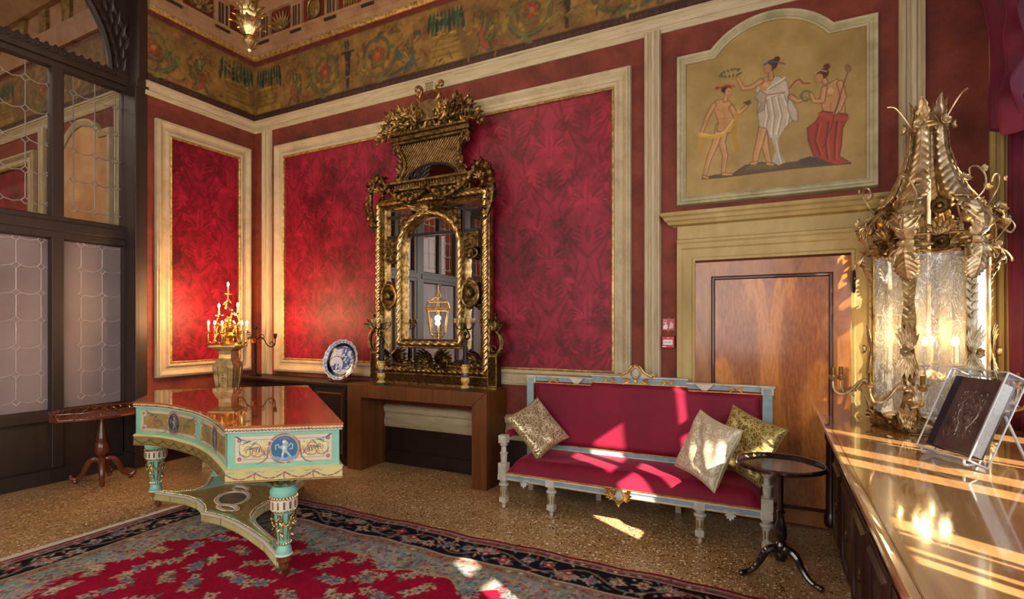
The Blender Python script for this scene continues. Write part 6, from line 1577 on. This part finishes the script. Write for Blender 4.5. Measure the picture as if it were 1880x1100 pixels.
# ---------------------------------------------------------------- great gilded lantern
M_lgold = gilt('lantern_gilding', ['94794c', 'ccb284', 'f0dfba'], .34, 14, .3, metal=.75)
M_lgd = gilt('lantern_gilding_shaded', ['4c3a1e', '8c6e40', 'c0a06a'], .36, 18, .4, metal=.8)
M_lgl = mat('seeded_lantern_glass', (1, 1, 1), .05)
nt = M_lgl.node_tree; tr = nt.nodes.new('ShaderNodeBsdfTransparent'); gl = nt.nodes.new('ShaderNodeBsdfGlossy'); gl.inputs['Roughness'].default_value = .10; gl.inputs[0].default_value = (.95, .97, 1, 1); tr.inputs[0].default_value = (.94, .94, .90, 1)
tc = nt.nodes.new('ShaderNodeTexCoord'); mp = nt.nodes.new('ShaderNodeMapping'); mp.inputs['Scale'].default_value = (9, 9, 3); n1 = nt.nodes.new('ShaderNodeTexNoise'); n1.inputs['Scale'].default_value = 1.2; n1.inputs['Detail'].default_value = 3; n1.inputs['Distortion'].default_value = 2.5
n2 = nt.nodes.new('ShaderNodeTexVoronoi'); n2.inputs['Scale'].default_value = 90; mt = nt.nodes.new('ShaderNodeMath'); mt.operation = 'LESS_THAN'; mt.inputs[1].default_value = .22
sn = nt.nodes.new('ShaderNodeMath'); sn.operation = 'SINE'; sm_ = nt.nodes.new('ShaderNodeMath'); sm_.operation = 'MULTIPLY'; sm_.inputs[1].default_value = 60
nt.links.new(tc.outputs['Object'], mp.inputs['Vector']); nt.links.new(mp.outputs[0], n1.inputs['Vector']); nt.links.new(tc.outputs['Object'], n2.inputs['Vector']); nt.links.new(n2.outputs['Distance'], mt.inputs[0]); nt.links.new(n1.outputs['Fac'], sm_.inputs[0]); nt.links.new(sm_.outputs[0], sn.inputs[0])
ad = nt.nodes.new('ShaderNodeMath'); ad.operation = 'ADD'; nt.links.new(sn.outputs[0], ad.inputs[0]); nt.links.new(mt.outputs[0], ad.inputs[1])
bp = nt.nodes.new('ShaderNodeBump'); bp.inputs['Strength'].default_value = .7; bp.inputs['Distance'].default_value = .006; nt.links.new(ad.outputs[0], bp.inputs['Height']); nt.links.new(bp.outputs[0], gl.inputs['Normal'])
df = nt.nodes.new('ShaderNodeBsdfDiffuse'); df.inputs[0].default_value = (.72, .76, .76, 1); m0 = nt.nodes.new('ShaderNodeMixShader'); m0.inputs[0].default_value = .5; nt.links.new(gl.outputs[0], m0.inputs[1]); nt.links.new(df.outputs[0], m0.inputs[2])
rg = nt.nodes.new('ShaderNodeMapRange'); rg.inputs[1].default_value = -1; rg.inputs[2].default_value = 2; rg.inputs[3].default_value = .10; rg.inputs[4].default_value = .46; nt.links.new(ad.outputs[0], rg.inputs[0])
mx = nt.nodes.new('ShaderNodeMixShader'); nt.links.new(rg.outputs[0], mx.inputs[0]); nt.links.new(tr.outputs[0], mx.inputs[1]); nt.links.new(m0.outputs[0], mx.inputs[2]); nt.links.new(mx.outputs[0], nt.nodes['Material Output'].inputs[0])
LC = (.92, 4.395, .90); LR = .31
ln = empty('gilded_lantern', 'large six sided gilded iron lantern with roses and acanthus on the cabinet top', 'lantern', LC)
A0 = math.radians(240)
V6 = [Vector((LR*math.cos(A0+k*PI/3), LR*math.sin(A0+k*PI/3), 0)) for k in range(6)]
ZB, ZG, ZS, ZT = .04, 1.16, 1.50, 2.06          # base, top of glass, shoulder, crown ring
def rad(v, r): return v.normalized()*r
def outm(v, r, z, pitch=0):      # leaf frame standing on the outside of a corner, y = up
    d = v.normalized(); s = Vector((-d.y, d.x, 0)); return frame(d*r+Vector((0, 0, z)), s, (0, 0, 1), d) @ RX(pitch)
bs_ = MB()
for k in range(6):
    a, b2 = V6[k], V6[(k+1) % 6]; d = (b2-a).normalized()
    bs_.tube([a+Vector((0, 0, .025)), b2+Vector((0, 0, .025))], .022, 8); bs_.tube([a+Vector((0, 0, .065)), b2+Vector((0, 0, .065))], .010, 6)
    nn = (a+b2).normalized(); M = frame((a+b2)/2+Vector((0, 0, .06)), d, (0, 0, 1), nn)
    bs_.rose(M @ T(0, 0, .02), .04, 2, 5)
    for s_ in (-1, 1):
        for q in range(3): bs_.leaf(M @ T(s_*.03, 0, .015) @ RZ(-s_*(1.3+.25*(q-1))), .13, .03, .5, 3)
bo_ = bs_.build('base_rim', M_lgd, ln)
MB().prism([(v.x, v.y) for v in V6], .0, .012).build('base_plate', M_lgd, bo_, smooth=0)
for k in range(6):
    v = V6[k]; d = v.normalized(); s = Vector((-d.y, d.x, 0)); A = frame((v.x, v.y, 0), s, (0, 0, 1), d); p = MB()
    # wavy angle post
    L1 = []; n = 26
    for i in range(n+1):
        z = .01+(ZG+.05)*i/n; w_ = .028+.012*math.sin(z*11+k)**2+.03*math.exp(-((z-.10)/.06)**2); L1.append((w_, z))
    pl_ = [(x, z) for x, z in L1]+[(-x, z) for x, z in L1[::-1]]; p.prism(pl_, -.006, .004, A)
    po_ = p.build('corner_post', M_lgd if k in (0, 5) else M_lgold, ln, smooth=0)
    l = MB()
    for q in range(7):
        l.leaf(A @ T(0, .53, .012) @ RZ((q-3)*.17), .20-.022*abs(q-3), .022, .25, 4); l.leaf(A @ T(0, .53, .012) @ RZ(PI+(q-3)*.17), .20-.022*abs(q-3), .022, .25, 4)
    for q in range(3): l.leaf(A @ T(0, .03, .012) @ RZ((q-1)*.3), .17, .03, .35, 4)
    for q in range(14): l.leaf(A @ T(0, .74+.026*q, .008) @ RZ((-1)**q*.8), .05, .010, .4, 1, n=4)
    d3 = Vector(d); rz_ = lambda r, z: d3*r+Vector((0, 0, z)); up = lambda r: d3*1.0
    l.pleaf([rz_(LR+.02, 1.22), rz_(LR+.075, 1.30), rz_(LR+.07, 1.38), rz_(LR+.03, 1.46)], lambda t: .085*math.sin(PI*min(1, t*.9+.1))**.6+.004, d, 7)
    l.pleaf([rz_(LR+.03, 1.24), rz_(LR+.065, 1.17), rz_(LR+.05, 1.08), rz_(LR+.015, .99)], lambda t: .075*math.sin(PI*min(1, t*.85+.15))**.7+.003, d, 8)
    l.tube([A @ Vector((-.035, 1.22, .04)), A @ Vector((0, 1.22, .06)), A @ Vector((.035, 1.22, .04))], .020, 7)
    l.pleaf([rz_(.105, 2.02), rz_(.115, 1.88), rz_(.15, 1.74), rz_(.20, 1.62), rz_(.25, 1.54), rz_(.30, 1.50)], lambda t: (.032+.075*t**1.3)*min(1, (1-t)*4+.05), d+Vector((0, 0, .5)), 12)
    l.pleaf([rz_(.22, 1.54), rz_(.29, 1.46), rz_(.345, 1.40), rz_(.39, 1.38), rz_(.42, 1.41)], lambda t: .062*math.sin(PI*min(1, t*.85+.15))**.7+.003, d+Vector((0, 0, 1)), 7)
    l.build('acanthus', M_lgold, po_, solid=.002)
    r = MB(); r.rose(A @ T(0, .53, .035), .045, 2, 6)
    R1 = outm(v, .27, 1.56, -.7); r.rose(R1 @ T(.05*(-1)**k, 0, .05), .05, 3, 6)
    R2 = outm(v, LR+.06, 1.40, -.5); r.rose(R2 @ T(.085, -.02, .02), .052, 3, 6)
    r.tube([R2 @ Vector((.085, -.02, 0)), R2 @ Vector((.05, -.08, -.02)), R2 @ Vector((0, -.10, -.02))], .005, 5)
    for s_ in (-1, 1):
        r.tube([A @ Vector((s_*.03, 1.20, .02)), A @ Vector((s_*.07, 1.17, .06)), A @ Vector((s_*.08, 1.12, .09)), A @ Vector((s_*.05, 1.10, .10)), A @ Vector((s_*.04, 1.13, .10))], .005, 6)
    r.tube([rz_(.30, 1.46)+s*(t_*.6) for t_ in (0, .02)]+[rz_(.34, 1.52)+s*.05, rz_(.37, 1.60)+s*.03, rz_(.36, 1.66)-s*.01, rz_(.33, 1.66)-s*.03, rz_(.32, 1.62)-s*.02], .005, 6)
    r.rose(frame(rz_(.38, 1.64)+s*.0, s, (0, 0, 1), d), .032, 2, 5)
    r.tube([rz_(.36, 1.40), rz_(.41, 1.38), rz_(.44, 1.33), rz_(.42, 1.29), rz_(.395, 1.31)], .006, 6)
    r.build('roses', M_lgold, po_, solid=0)
    rb = MB(); rb.tube([rz_(LR, ZG), rz_(LR+.035, 1.26), rz_(LR+.03, 1.36), rz_(.28, 1.45), rz_(.21, 1.54), rz_(.15, 1.68), rz_(.11, 1.84), rz_(.095, 2.05)], .008, 6)
    rb.build('roof_rib', M_lgd, po_)
    # top crown leaves and flowers
    c = MB(); B = outm(v, .095, 2.03)
    c.leaf(B @ RX(-.25), .20, .05, .55, 4); c.rose(B @ T(0, .0, .02) @ RX(-.2), .05, 2, 5)
    if k % 2: c.tube([B @ Vector((.02, 0, 0)), B @ Vector((.04, .10, .06)), B @ Vector((.05, .15, .10)), B @ Vector((.05, .16, .14))], .004, 5)
    c.build('crown_leaf', M_lgold, ln, solid=.002)
    # panes
    a, b2 = V6[k]*.985, V6[(k+1) % 6]*.985; MB().prism([(0, .07), ((b2-a).length, .07), ((b2-a).length, ZG), (0, ZG)], -.002, .002, frame((a.x, a.y, 0), (b2-a).normalized(), (0, 0, 1), (b2-a).normalized().cross(Vector((0, 0, 1))))).build('glass_pane', M_lgl, ln, smooth=0)
    # swag over each pane
    nn = (a+b2).normalized(); M = frame((a+b2)/2+Vector((0, 0, ZG+.02)), (b2-a).normalized(), (0, 0, 1), nn); g = MB(); hw_ = (b2-a).length/2
    g.tube([M @ Vector((x, .05-.07*(1-(x/hw_)**2), 0)) for x in np.linspace(-hw_, hw_, 13)], .010, 6); g.tube([M @ Vector((x, .10, 0)) for x in (-hw_, hw_)], .008, 6)
    g.rose(M @ T(0, .04, .02), .065, 2, 9); g.rose(M @ T(0, .04, .045), .03, 2, 5)
    for s_ in (-1, 1):
        for q in range(3): g.leaf(M @ T(s_*.05, .03, .01) @ RZ(-s_*(1.2+.3*q)), .12, .03, .5, 3)
    for q in range(5): g.leaf(M @ T(0, .08, .01) @ RZ((q-2)*.4), .13, .028, .6, 3)
    g.rose(M @ T(0, .27, -.02), .078, 3, 6); g.tube([M @ Vector((0, .10, 0)), M @ Vector((0, .34, -.06))], .006, 5)
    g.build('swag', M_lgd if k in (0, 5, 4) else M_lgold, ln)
inr = MB().tube([(0, 0, .35), (0, 0, 2.12)], .014, 8); inr.sph((0, 0, 2.14), .022, 8); inr.tube([(.05*math.cos(t), .05*math.sin(t), 2.06) for t in np.linspace(0, 6.28, 18)], .008, 6); inr.tube([(.1*math.cos(t), .1*math.sin(t), 2.02) for t in np.linspace(0, 6.28, 18)], .010, 6)
inr.build('central_rod', M_lgold, ln)
ib = MB().lathe([(.0, .28), (.05, .30), (.07, .34), (.05, .38), (.02, .40), (.03, .44)], 14)
for k in range(6):
    a = k*PI/3+.2; c_, s_ = math.cos(a), math.sin(a); ib.tube([(0, 0, .38), (.06*c_, .06*s_, .33), (.13*c_, .13*s_, .35), (.16*c_, .16*s_, .42)], .007, 6); ib.lathe([(.01, 0), (.03, .01), (.034, .02), (.012, .02), (.012, .03)], 10, T(.16*c_, .16*s_, .42)); 
    for q in range(2): ib.leaf(T(.08*c_, .08*s_, .34) @ RZ(a+q*2) @ RX(.5), .07, .02, .8, 2)
ib.build('inner_branches', M_lgold, ln)
for k in range(6):
    a = k*PI/3+.2; p = (.16*math.cos(a), .16*math.sin(a), .44)
    MB().lathe([(.010, 0), (.010, .12), (.004, .122)], 8, T(*p)).build('candle_tube', M_wax, ln)
    MB().lathe([(.004, .120), (.012, .138), (.014, .150), (.010, .17), (.0, .185)], 8, T(*p)).build('flame_bulb', M_bulb, ln)
    if k % 2 == 0: light('lantern_light', 'POINT', (LC[0]+p[0]*.6, LC[1]+p[1]*.6, LC[2]+.66), 4.5, (1, .62, .28), shadow_soft_size=.02)
# candle arms on the outside of the lantern posts
def arm(k, ang, L):
    v = V6[k]; base = v+Vector((0, 0, .27)); ang = math.radians(ang); D = Vector((math.cos(ang), math.sin(ang), 0)); m = MB()
    def pt(r, z): return base+D*(r*L)+Vector((0, 0, z))
    m.tube([pt(.0, 0), pt(.15, .035), pt(.32, .03), pt(.5, -.02), pt(.7, -.06), pt(.9, -.055), pt(1.0, -.01), pt(1, .04)], [.012, .011, .010, .010, .009, .009, .008, .007], 8)
    for r, z in ((.1, .02), (.3, .03), (.52, -.02), (.75, -.06), (.93, -.05)):
        m.leaf(along(pt(r, z), D) @ RX(-PI/2+.3) @ RZ(.3), .075, .022, .9, 3); m.leaf(along(pt(r, z), D) @ RZ(2.2) @ RX(-PI/2+.3), .06, .018, .9, 3)
    m.rose(along(pt(.18, .03), -D), .03, 2, 5); a = m.build('candle_arm', M_lgold, ln); c = MB(); Tm = T(*pt(1, .04))
    c.lathe([(.006, -.01), (.02, .0), (.028, .012), (.012, .014), (.014, .03)], 10, Tm)
    for q in range(6): c.leaf(Tm @ RZ(q*PI/3) @ T(0, .008, .006) @ RX(.55), .042, .018, .8, 1, n=5)
    c.build('cup', M_lgold, a); MB().lathe([(.013, .012), (.013, .088), (.005, .09)], 10, Tm).build('candle_sleeve', M_brass, a)
for q in ((0, 221, .31), (0, 274, .26), (5, 194, .25), (5, 176, .19), (1, 285, .22), (1, 322, .26), (2, 335, .14)): arm(*q)
# ---------------------------------------------------------------- tripod table with piecrust top
tp = empty('tripod_table', 'small black lacquered tripod table with piecrust rim beside the sofa', 'table', (.03, 3.735, 0))
M_lacq = mat('dark_lacquered_mahogany', '140a09', .16, coat=.8, coatr=.08, spec=.6)
tpm = MB(); n = 96; pr = [(0, .702), (.80, .702), (.90, .703), (.94, .716), (.97, .724), (1.0, .720), (1.0, .706), (.93, .694), (.5, .688), (0, .688)]
tpm.lathe([(r*.262, z) for r, z in pr], n, mod=lambda a, z: 1+.035*abs(math.sin(4*a))**.6-.02)
to_ = tpm.build('table_top', M_lacq, tp)
bd = MB(); bd.beads([(.250*(1+.035*abs(math.sin(4*a))**.6-.02)*math.cos(a), .250*(1+.035*abs(math.sin(4*a))**.6-.02)*math.sin(a), .7245) for a in np.linspace(0, 2*PI, 140)], .0042, .0095, n=5); bd.build('beaded_rim', M_lacq, to_)
MB().lathe([(.018, .69), (.024, .685), (.018, .66), (.016, .50), (.017, .42), (.026, .41), (.026, .40), (.017, .39), (.022, .36), (.034, .32), (.040, .27), (.036, .24), (.026, .225), (.032, .215), (.040, .19), (.042, .13), (.03, .10), (0, .095)], 18, mod=lambda a, z: 1-(.07*(math.cos(a*9) > 0) if .24 < z < .40 else 0)).build('column', M_lacq, tp)
for a in (math.radians(207), math.radians(-31), math.radians(88)):
    c, s = math.cos(a), math.sin(a); P = [(.02, .17), (.06, .175), (.10, .15), (.13, .10), (.17, .05), (.215, .025), (.25, .020), (.265, .018)]
    MB().tube([(r*c, r*s, z) for r, z in P], [.030, .028, .025, .021, .018, .016, .020, .012], 10).build('leg', M_lacq, tp)
# ---------------------------------------------------------------- oval gallery tray table at the partition
gt = empty('tray_table', 'oval mahogany tray table with pierced gallery by the glazed partition', 'table', (-6.12, 2.84, 0), 0)
def ovl(t, k=1.0, g=0): 
    x, y = .235*math.cos(t), .43*math.sin(t); q = 1-.07*math.exp(-((abs(math.sin(t))-.78)/.07)**2); return (x*k*q+g*math.cos(t), y*k*q+g*math.sin(t))
ts = np.linspace(0, 2*PI, 97)[:-1]; ov = [ovl(t) for t in ts]
MB().prism(ov, .672, .688).build('tray', M_mahog, gt, bevel=.004)
g1 = MB()
for z, r in ((.692, .006), (.750, .007)): g1.tube([(*ovl(t, 1, -.006), z) for t in ts], r, 6, True)
for i in range(0, 96):
    a, b2 = ovl(ts[i], 1, -.006), ovl(ts[(i+3) % 96], 1, -.006); 
    if i % 3 == 0: g1.tube([(*a, .692), (*b2, .750)], .0042, 4); g1.tube([(*a, .750), (*b2, .692)], .0042, 4)
g1.build('pierced_gallery', M_mahog, gt)
MB().lathe([(.06, .672), (.05, .665), (.02, .655), (.022, .62), (.03, .56), (.046, .46), (.052, .42), (.05, .41), (.056, .40), (.068, .35), (.060, .30), (.040, .27), (.03, .26), (.032, .14), (.02, .11), (.03, .10), (.0, .09)], 20, mod=lambda a, z: 1+(.05*math.cos(9*a+z*60) if .29 < z < .405 else 0)).build('column', M_mahog, gt)
for a in (-2.45, -.35, 1.0, 2.5):
    c, s = math.cos(a), math.sin(a); P = [(.02, .22), (.06, .235), (.11, .215), (.15, .15), (.185, .08), (.235, .045), (.275, .05), (.285, .075), (.268, .082)]
    k = .8 if abs(a+2.45) > .1 and a != 2.5 else .85
    l = MB().tube([(r*c*k, r*s, z-.0) for r, z in P], [.024, .028, .03, .028, .024, .02, .024, .018, .01], 8); l.sph((.25*c*k, .25*s, .022), .024, 8); l.build('leg', M_mahog, gt)
# ---------------------------------------------------------------- fire alarm sign and call point
M_sred = mat('sign_red', 'b01020', .35); M_swh = mat('sign_white', 'd8d4d0', .4)
X0 = -.903
sg = empty('fire_alarm_sign', 'red square sign with white hand, button and flame symbols', 'sign', (X0+.055, D-.004, 1.60))
wb(MB().box(X0, X0+.105, 1.55, 1.655, .002, .007, MBK), 'plate', M_sred, sg, smooth=0)
sy = MB(); z0 = 1.55
sy.ring([(X0+.014, z0+.065), (X0+.034, z0+.065), (X0+.034, z0+.092), (X0+.014, z0+.092)], [(0, .007), (0, .0085), (.003, .0085), (.003, .007)], MBK); sy.sph((X0+.024, z0+.078, .008), .004, 6, MBK)
sy.prism([(X0+.008, z0+.012), (X0+.042, z0+.012), (X0+.046, z0+.03), (X0+.044, z0+.05), (X0+.034, z0+.052), (X0+.030, z0+.075), (X0+.024, z0+.075), (X0+.022, z0+.05), (X0+.01, z0+.046), (X0+.006, z0+.03)], .007, .0085, MBK)
for q in range(3): sy.prism([(X0+.058+.014*q, z0+.012+.004*q), (X0+.068+.012*q, z0+.02), (X0+.070+.011*q, z0+.045), (X0+.082+.008*q, z0+.088-.012*q), (X0+.068+.009*q, z0+.065-.006*q), (X0+.062+.012*q, z0+.04)], .007, .0085, MBK)
wb(sy, 'white_symbols', M_swh, sg, smooth=0)
wb(MB().box(X0+.048, X0+.056, 1.535, 1.55, 0, .006, MBK).box(X0+.048, X0+.056, 1.655, 1.668, 0, .006, MBK), 'brass_clips', M_brass, sg, smooth=0)
cp_ = empty('alarm_call_point', 'red manual fire alarm box with white break-glass window below the sign', 'alarm', (X0+.055, D-.01, 1.45))
cb2 = wb(MB().box(X0, X0+.108, 1.395, 1.498, 0, .045, MBK), 'housing', M_sred, cp_, smooth=0, bevel=.005)
wb(MB().box(X0+.014, X0+.094, 1.422, 1.468, .045, .047, MBK), 'window', M_swh, cp_, smooth=0)
dd = MB(); 
for q in (-1, 0, 1): dd.sph((X0+.054+q*.016, 1.445, .048), .005, 6, MBK)
dd.prism([(X0+.030, 1.452), (X0+.024, 1.445), (X0+.030, 1.438)], .047, .0485, MBK); dd.prism([(X0+.078, 1.452), (X0+.084, 1.445), (X0+.078, 1.438)], .047, .0485, MBK)
wb(dd, 'dots', M_black, cp_, smooth=0); wb(MB().box(X0+.006, X0+.04, 1.402, 1.410, .045, .0465, MBK), 'maker_strip', M_swh, cp_, smooth=0)
wb(MB().sph((X0+.054, 1.483, .046), .006, 6, MBK), 'lamp', M_swh, cp_)
# ---------------------------------------------------------------- velvet curtains at the window, and unseen strips and blinds that shape the sun
M_curt = mat('wine_velvet_curtain', '5c0c28', .7, sheen=.4, sheenr=.35, sheencol=(.9, .2, .4)); vary(M_curt, ['48081f', '620d2e', '76123a'], 2, 5)
def drape(y0, y1, x, z0, z1, n, amp, label, name='curtain', gather=None, seed=0):
    o = None; m = MB(); rnd = random.Random(seed); ph = rnd.uniform(0, 6)
    def f(u, v):
        z = z0+(z1-z0)*v; g = gather(v) if gather else 0; y = y0+(y1-y0)*u; yc = y1
        y = yc+(y-yc)*(1-g); xx = x+amp*math.sin(u*n*2*PI+ph+.5*math.sin(v*3))*(1-.25*v)+amp*.35*math.sin(u*n*4.7*PI+v*2)
        return xx, y, z
    m.grid(f, max(40, int(n*14)), 40); o = m.build(name, M_curt, None, smooth=80, solid=.004); tag(o, label, 'curtain'); return o
drape(4.26, 4.70, 1.475, .905, 4.6, 4.5, .05, 'wine velvet curtain hanging behind the gilded lantern to the cabinet top', gather=lambda v: .12*math.sin(PI*v), seed=1)
# gathered swag with ruffled edge in front of the hanging curtain
sw = MB()
def swf(u, v):
    z = 4.6-1.75*v; ruf = .045*math.sin(v*26)*(u < .98)*(1-u)**1.5+.02*math.sin(v*11+1)
    y = 4.60-.62*(1-u)*(.55+.45*math.sin(v*2.2+.5)); return 1.33-.05*math.sin(u*14+v*3)+ruf*1.0-.03*v, y+ruf*1.3+.10*u*math.sin(v*5), z-.10*math.sin(u*5)*(1-u)
sw.grid(swf, 50, 110); tag(sw.build('curtain_swag', M_curt, None, smooth=80, solid=.004), 'gathered wine velvet swag with ruffled edge at top right', 'curtain')
for k_, (a_, b_, n_, lb) in enumerate(((.43, .55, 2, 'wine velvet curtain strip at the near end of the window'), (.84, 1.14, 4, 'second wine velvet curtain from the near end of the window'),
        (1.21, 1.24, 1, 'thin wine velvet curtain fold right beside the second curtain'), (1.30, 1.34, 1, 'thin wine velvet curtain fold between two sun slits'), (1.42, 1.45, 1, 'thin wine velvet curtain fold next to the broad middle curtain'),
        (1.56, 2.30, 7, 'broad wine velvet curtain drawn over the middle of the window'), (2.46, 2.58, 2, 'slim wine velvet curtain fold over the middle window'),
        (2.84, 3.08, 3, 'wine velvet curtain right of the wider window gap'), (3.13, 3.16, 1, 'thinnest wine velvet curtain fold at the window'), (3.30, 3.94, 6, 'wine velvet curtain drawn across the far half of the window'))):
    drape(a_, b_, 1.53, .92, 3.8, n_, .012, lb, seed=k_+2)  # unseen strips added to cut the sun into patches and stripes
M_blind = mat('linen_roman_blind', '8a7a60', .8)
for a_, b_, zb, lb in ((-1.98, -.42, 1.9, 'linen roman blind in the window behind the camera'), (.42, 1.0, 2.66, 'linen roman blind half lowered at the near end of the window'), (1.02, 2.2, 1.85, 'linen roman blind lowered furthest, middle of the window'), (2.22, 3.08, 2.86, 'linen roman blind slightly lowered over the sunny gap'), (3.10, 3.9, 2.0, 'linen roman blind lowered at the far end of the window')):
    m = MB()
    for q in range(8): z_ = zb+(3.78-zb)*q/8; m.box(XR+.01, XR+.03+.02*(q == 0), a_, b_, z_, zb+(3.78-zb)*(q+1)/8)
    tag(m.build('window_blind', M_blind, smooth=0), lb, 'blind')  # unseen blinds added to limit how far the sun reaches
tag(MB().tube([(1.49, .35, 3.84), (1.49, 4.12, 3.84)], .018, 8).build('curtain_rod', M_brass), 'brass curtain rod above the long window', 'curtain rod')
# ---------------------------------------------------------------- chandelier in the middle of the room
ch = empty('chandelier', 'gilded chandelier with acanthus pendant hanging from the ceiling', 'chandelier', (-3.16, 2.33, 3.455))
cm_ = MB().lathe([(.0, -.03), (.012, -.02), (.018, .0), (.014, .015), (.03, .03), (.042, .05), (.035, .075), (.03, .09), (.05, .12), (.06, .17), (.05, .21), (.06, .23), (.06, .25), (.04, .27), (.055, .34), (.05, .40), (.03, .44), (.03, .60), (.08, .66), (.09, .74), (.04, .80), (.02, .85), (.02, 2.64)], 18, mod=lambda a, z: 1+(.06*math.cos(8*a) if .09 < z < .5 else 0))
for q in range(8):
    cm_.leaf(RZ(q*PI/4) @ T(0, .035, .09) @ RX(PI/2-.25), .15, .035, -1.1, 2); cm_.leaf(RZ(q*PI/4+.4) @ T(0, .05, .22) @ RX(PI/2-.3), .10, .03, -1.2, 1)
cm_.build('stem', M_goldb, ch)
for k in range(8):
    a = k*PI/4+.2; c, s = math.cos(a), math.sin(a); m = MB().tube([(0, 0, .70), (.15*c, .15*s, .62), (.32*c, .32*s, .64), (.46*c, .46*s, .74), (.50*c, .50*s, .86)], .014, 7)
    m.lathe([(.01, .0), (.05, .02), (.055, .03), (.02, .03), (.02, .05)], 10, T(.5*c, .5*s, .86))
    m.leaf(T(.2*c, .2*s, .62) @ RZ(a) @ RX(.4), .14, .04, .9, 3); ao = m.build('arm', M_goldb, ch)
    MB().lathe([(.012, .9), (.012, 1.0), (.005, 1.002)], 8, T(.5*c, .5*s, 0)).build('candle_tube', M_wax, ao); MB().lathe([(.004, 1.0), (.014, 1.02), (.01, 1.05), (0, 1.07)], 8, T(.5*c, .5*s, 0)).build('flame_bulb', M_bulb, ao)
for k in range(4):
    a = k*PI/2+.2; light('chandelier_light', 'POINT', (-3.16+.5*math.cos(a), 2.33+.5*math.sin(a), 4.62), 16, (1, .80, .58), shadow_soft_size=.05)
# ---------------------------------------------------------------- pole lantern that shows in the mirror
pl_ = empty('pole_lantern', 'lit hexagonal glass lantern on a pole, seen reflected in the mirror', 'lantern', (-5.42, 1.55, 0))
pm = MB().tube([(0, 0, .03), (0, 0, 1.30)], .016, 8); pm.lathe([(.16, 0), (.16, .02), (.05, .05), (.03, .12), (.016, .14)], 16); pm.build('pole', M_lgd, pl_)
hx = lambda r, z: [Vector((r*math.cos(k*PI/3), r*math.sin(k*PI/3), z)) for k in range(6)]
lv_ = [hx(.03, 1.30), hx(.11, 1.40), hx(.15, 1.46), hx(.21, 1.86), hx(.24, 1.90), hx(.19, 2.02), hx(.06, 2.10), hx(.02, 2.20)]
fm = MB()
for k in range(6):
    for q in range(7): fm.tube([lv_[q][k], lv_[q+1][k]], .011, 5)
    for q in (1, 2, 3, 4, 5, 6): fm.tube([lv_[q][k], lv_[q][(k+1) % 6]], .012, 5)
fm.sph((0, 0, 2.22), .03, 8); fm.tube([(0, 0, 2.2), (0, 0, 2.32)], .012, 6); fo2 = fm.build('lantern_frame', M_lgold, pl_)
for q in (2, 4): 
    gm = MB()
    for k in range(6): gm.add([lv_[q][k]*.99, lv_[q][(k+1) % 6]*.99, lv_[q+1][(k+1) % 6]*.99, lv_[q+1][k]*.99], [(0, 1, 2, 3)])
    gm.build('glass', M_clear, pl_, smooth=0)
MB().lathe([(.02, 1.44), (.02, 1.56), (.008, 1.565)], 8).build('candle_tube', M_wax, pl_)
MB().sph((0, 0, 1.63), .045, 10).build('bulb', M_bulb, pl_)
light('pole_lantern_light', 'POINT', (-5.42, 1.55, 1.72), 14, (1, .66, .34), shadow_soft_size=.05)
# ---------------------------------------------------------------- groups, and far-apart pieces of one part become parts of their own
for o in list(COL.objects):
    n = o.name.split('.')[0]
    g = {'cushion': 'cushions on the sofa', 'candelabrum': 'figure candelabra on the console', 'curtain': 'curtains at the window wall', 'window_blind': 'roman blinds at the windows'}.get(n)
    if g and o.parent is None: o['group'] = g
def split_pieces(o):
    me = o.data; nv = len(me.vertices)
    if nv < 8 or nv > 60000 or me.users > 1 or me.color_attributes: return
    co = np.empty(nv*3, np.float32); me.vertices.foreach_get('co', co); co = co.reshape(nv, 3)
    ed = np.empty(len(me.edges)*2, np.int32); me.edges.foreach_get('vertices', ed); ed = ed.reshape(-1, 2)
    def comp(n, a, b):
        p = np.arange(n)
        while True:
            pa, pb = p[a], p[b]; lo, hi = np.minimum(pa, pb), np.maximum(pa, pb); m = lo != hi
            if not m.any(): return p
            np.minimum.at(p, hi[m], lo[m])
            while True:
                q = p[p]
                if (q == p).all(): break
                p = q
    roots, isl = np.unique(comp(nv, ed[:, 0], ed[:, 1]), return_inverse=True); k = len(roots)
    if k < 2 or k > 1500: return
    lo = np.full((k, 3), np.inf); hi = np.full((k, 3), -np.inf); np.minimum.at(lo, isl, co); np.maximum.at(hi, isl, co)
    size = (hi-lo).max(axis=1); gap = np.maximum(0, np.maximum(lo[:, None]-hi[None], lo[None]-hi[:, None]))
    near = np.sqrt((gap**2).sum(2)) <= np.maximum(.019, .49*np.maximum(size[:, None], size[None]))
    a, b = np.nonzero(np.triu(near, 1)); r2, pc = np.unique(comp(k, a, b), return_inverse=True)
    if len(r2) < 2 or len(r2) > 60: return
    vp = pc[isl]; polys = [tuple(p.vertices) for p in me.polygons]; smooth = any(p.use_smooth for p in me.polygons)
    for q in range(len(r2)):
        idx = np.nonzero(vp == q)[0]; mp = {int(v): i for i, v in enumerate(idx)}
        m2 = bpy.data.meshes.new(me.name); m2.from_pydata([tuple(map(float, co[i])) for i in idx], [], [tuple(mp[v] for v in p) for p in polys if p[0] in mp])
        m2.materials.append(me.materials[0])
        if smooth: m2.shade_smooth(); m2.set_sharp_from_angle(angle=math.radians(35))
        if q == 0: first = m2
        else:
            c = o.copy(); c.data = m2; COL.objects.link(c)
    o.data = first
for o in list(COL.objects):
    if o.type == 'MESH' and (o.parent is not None): split_pieces(o)
bpy.context.view_layer.update()
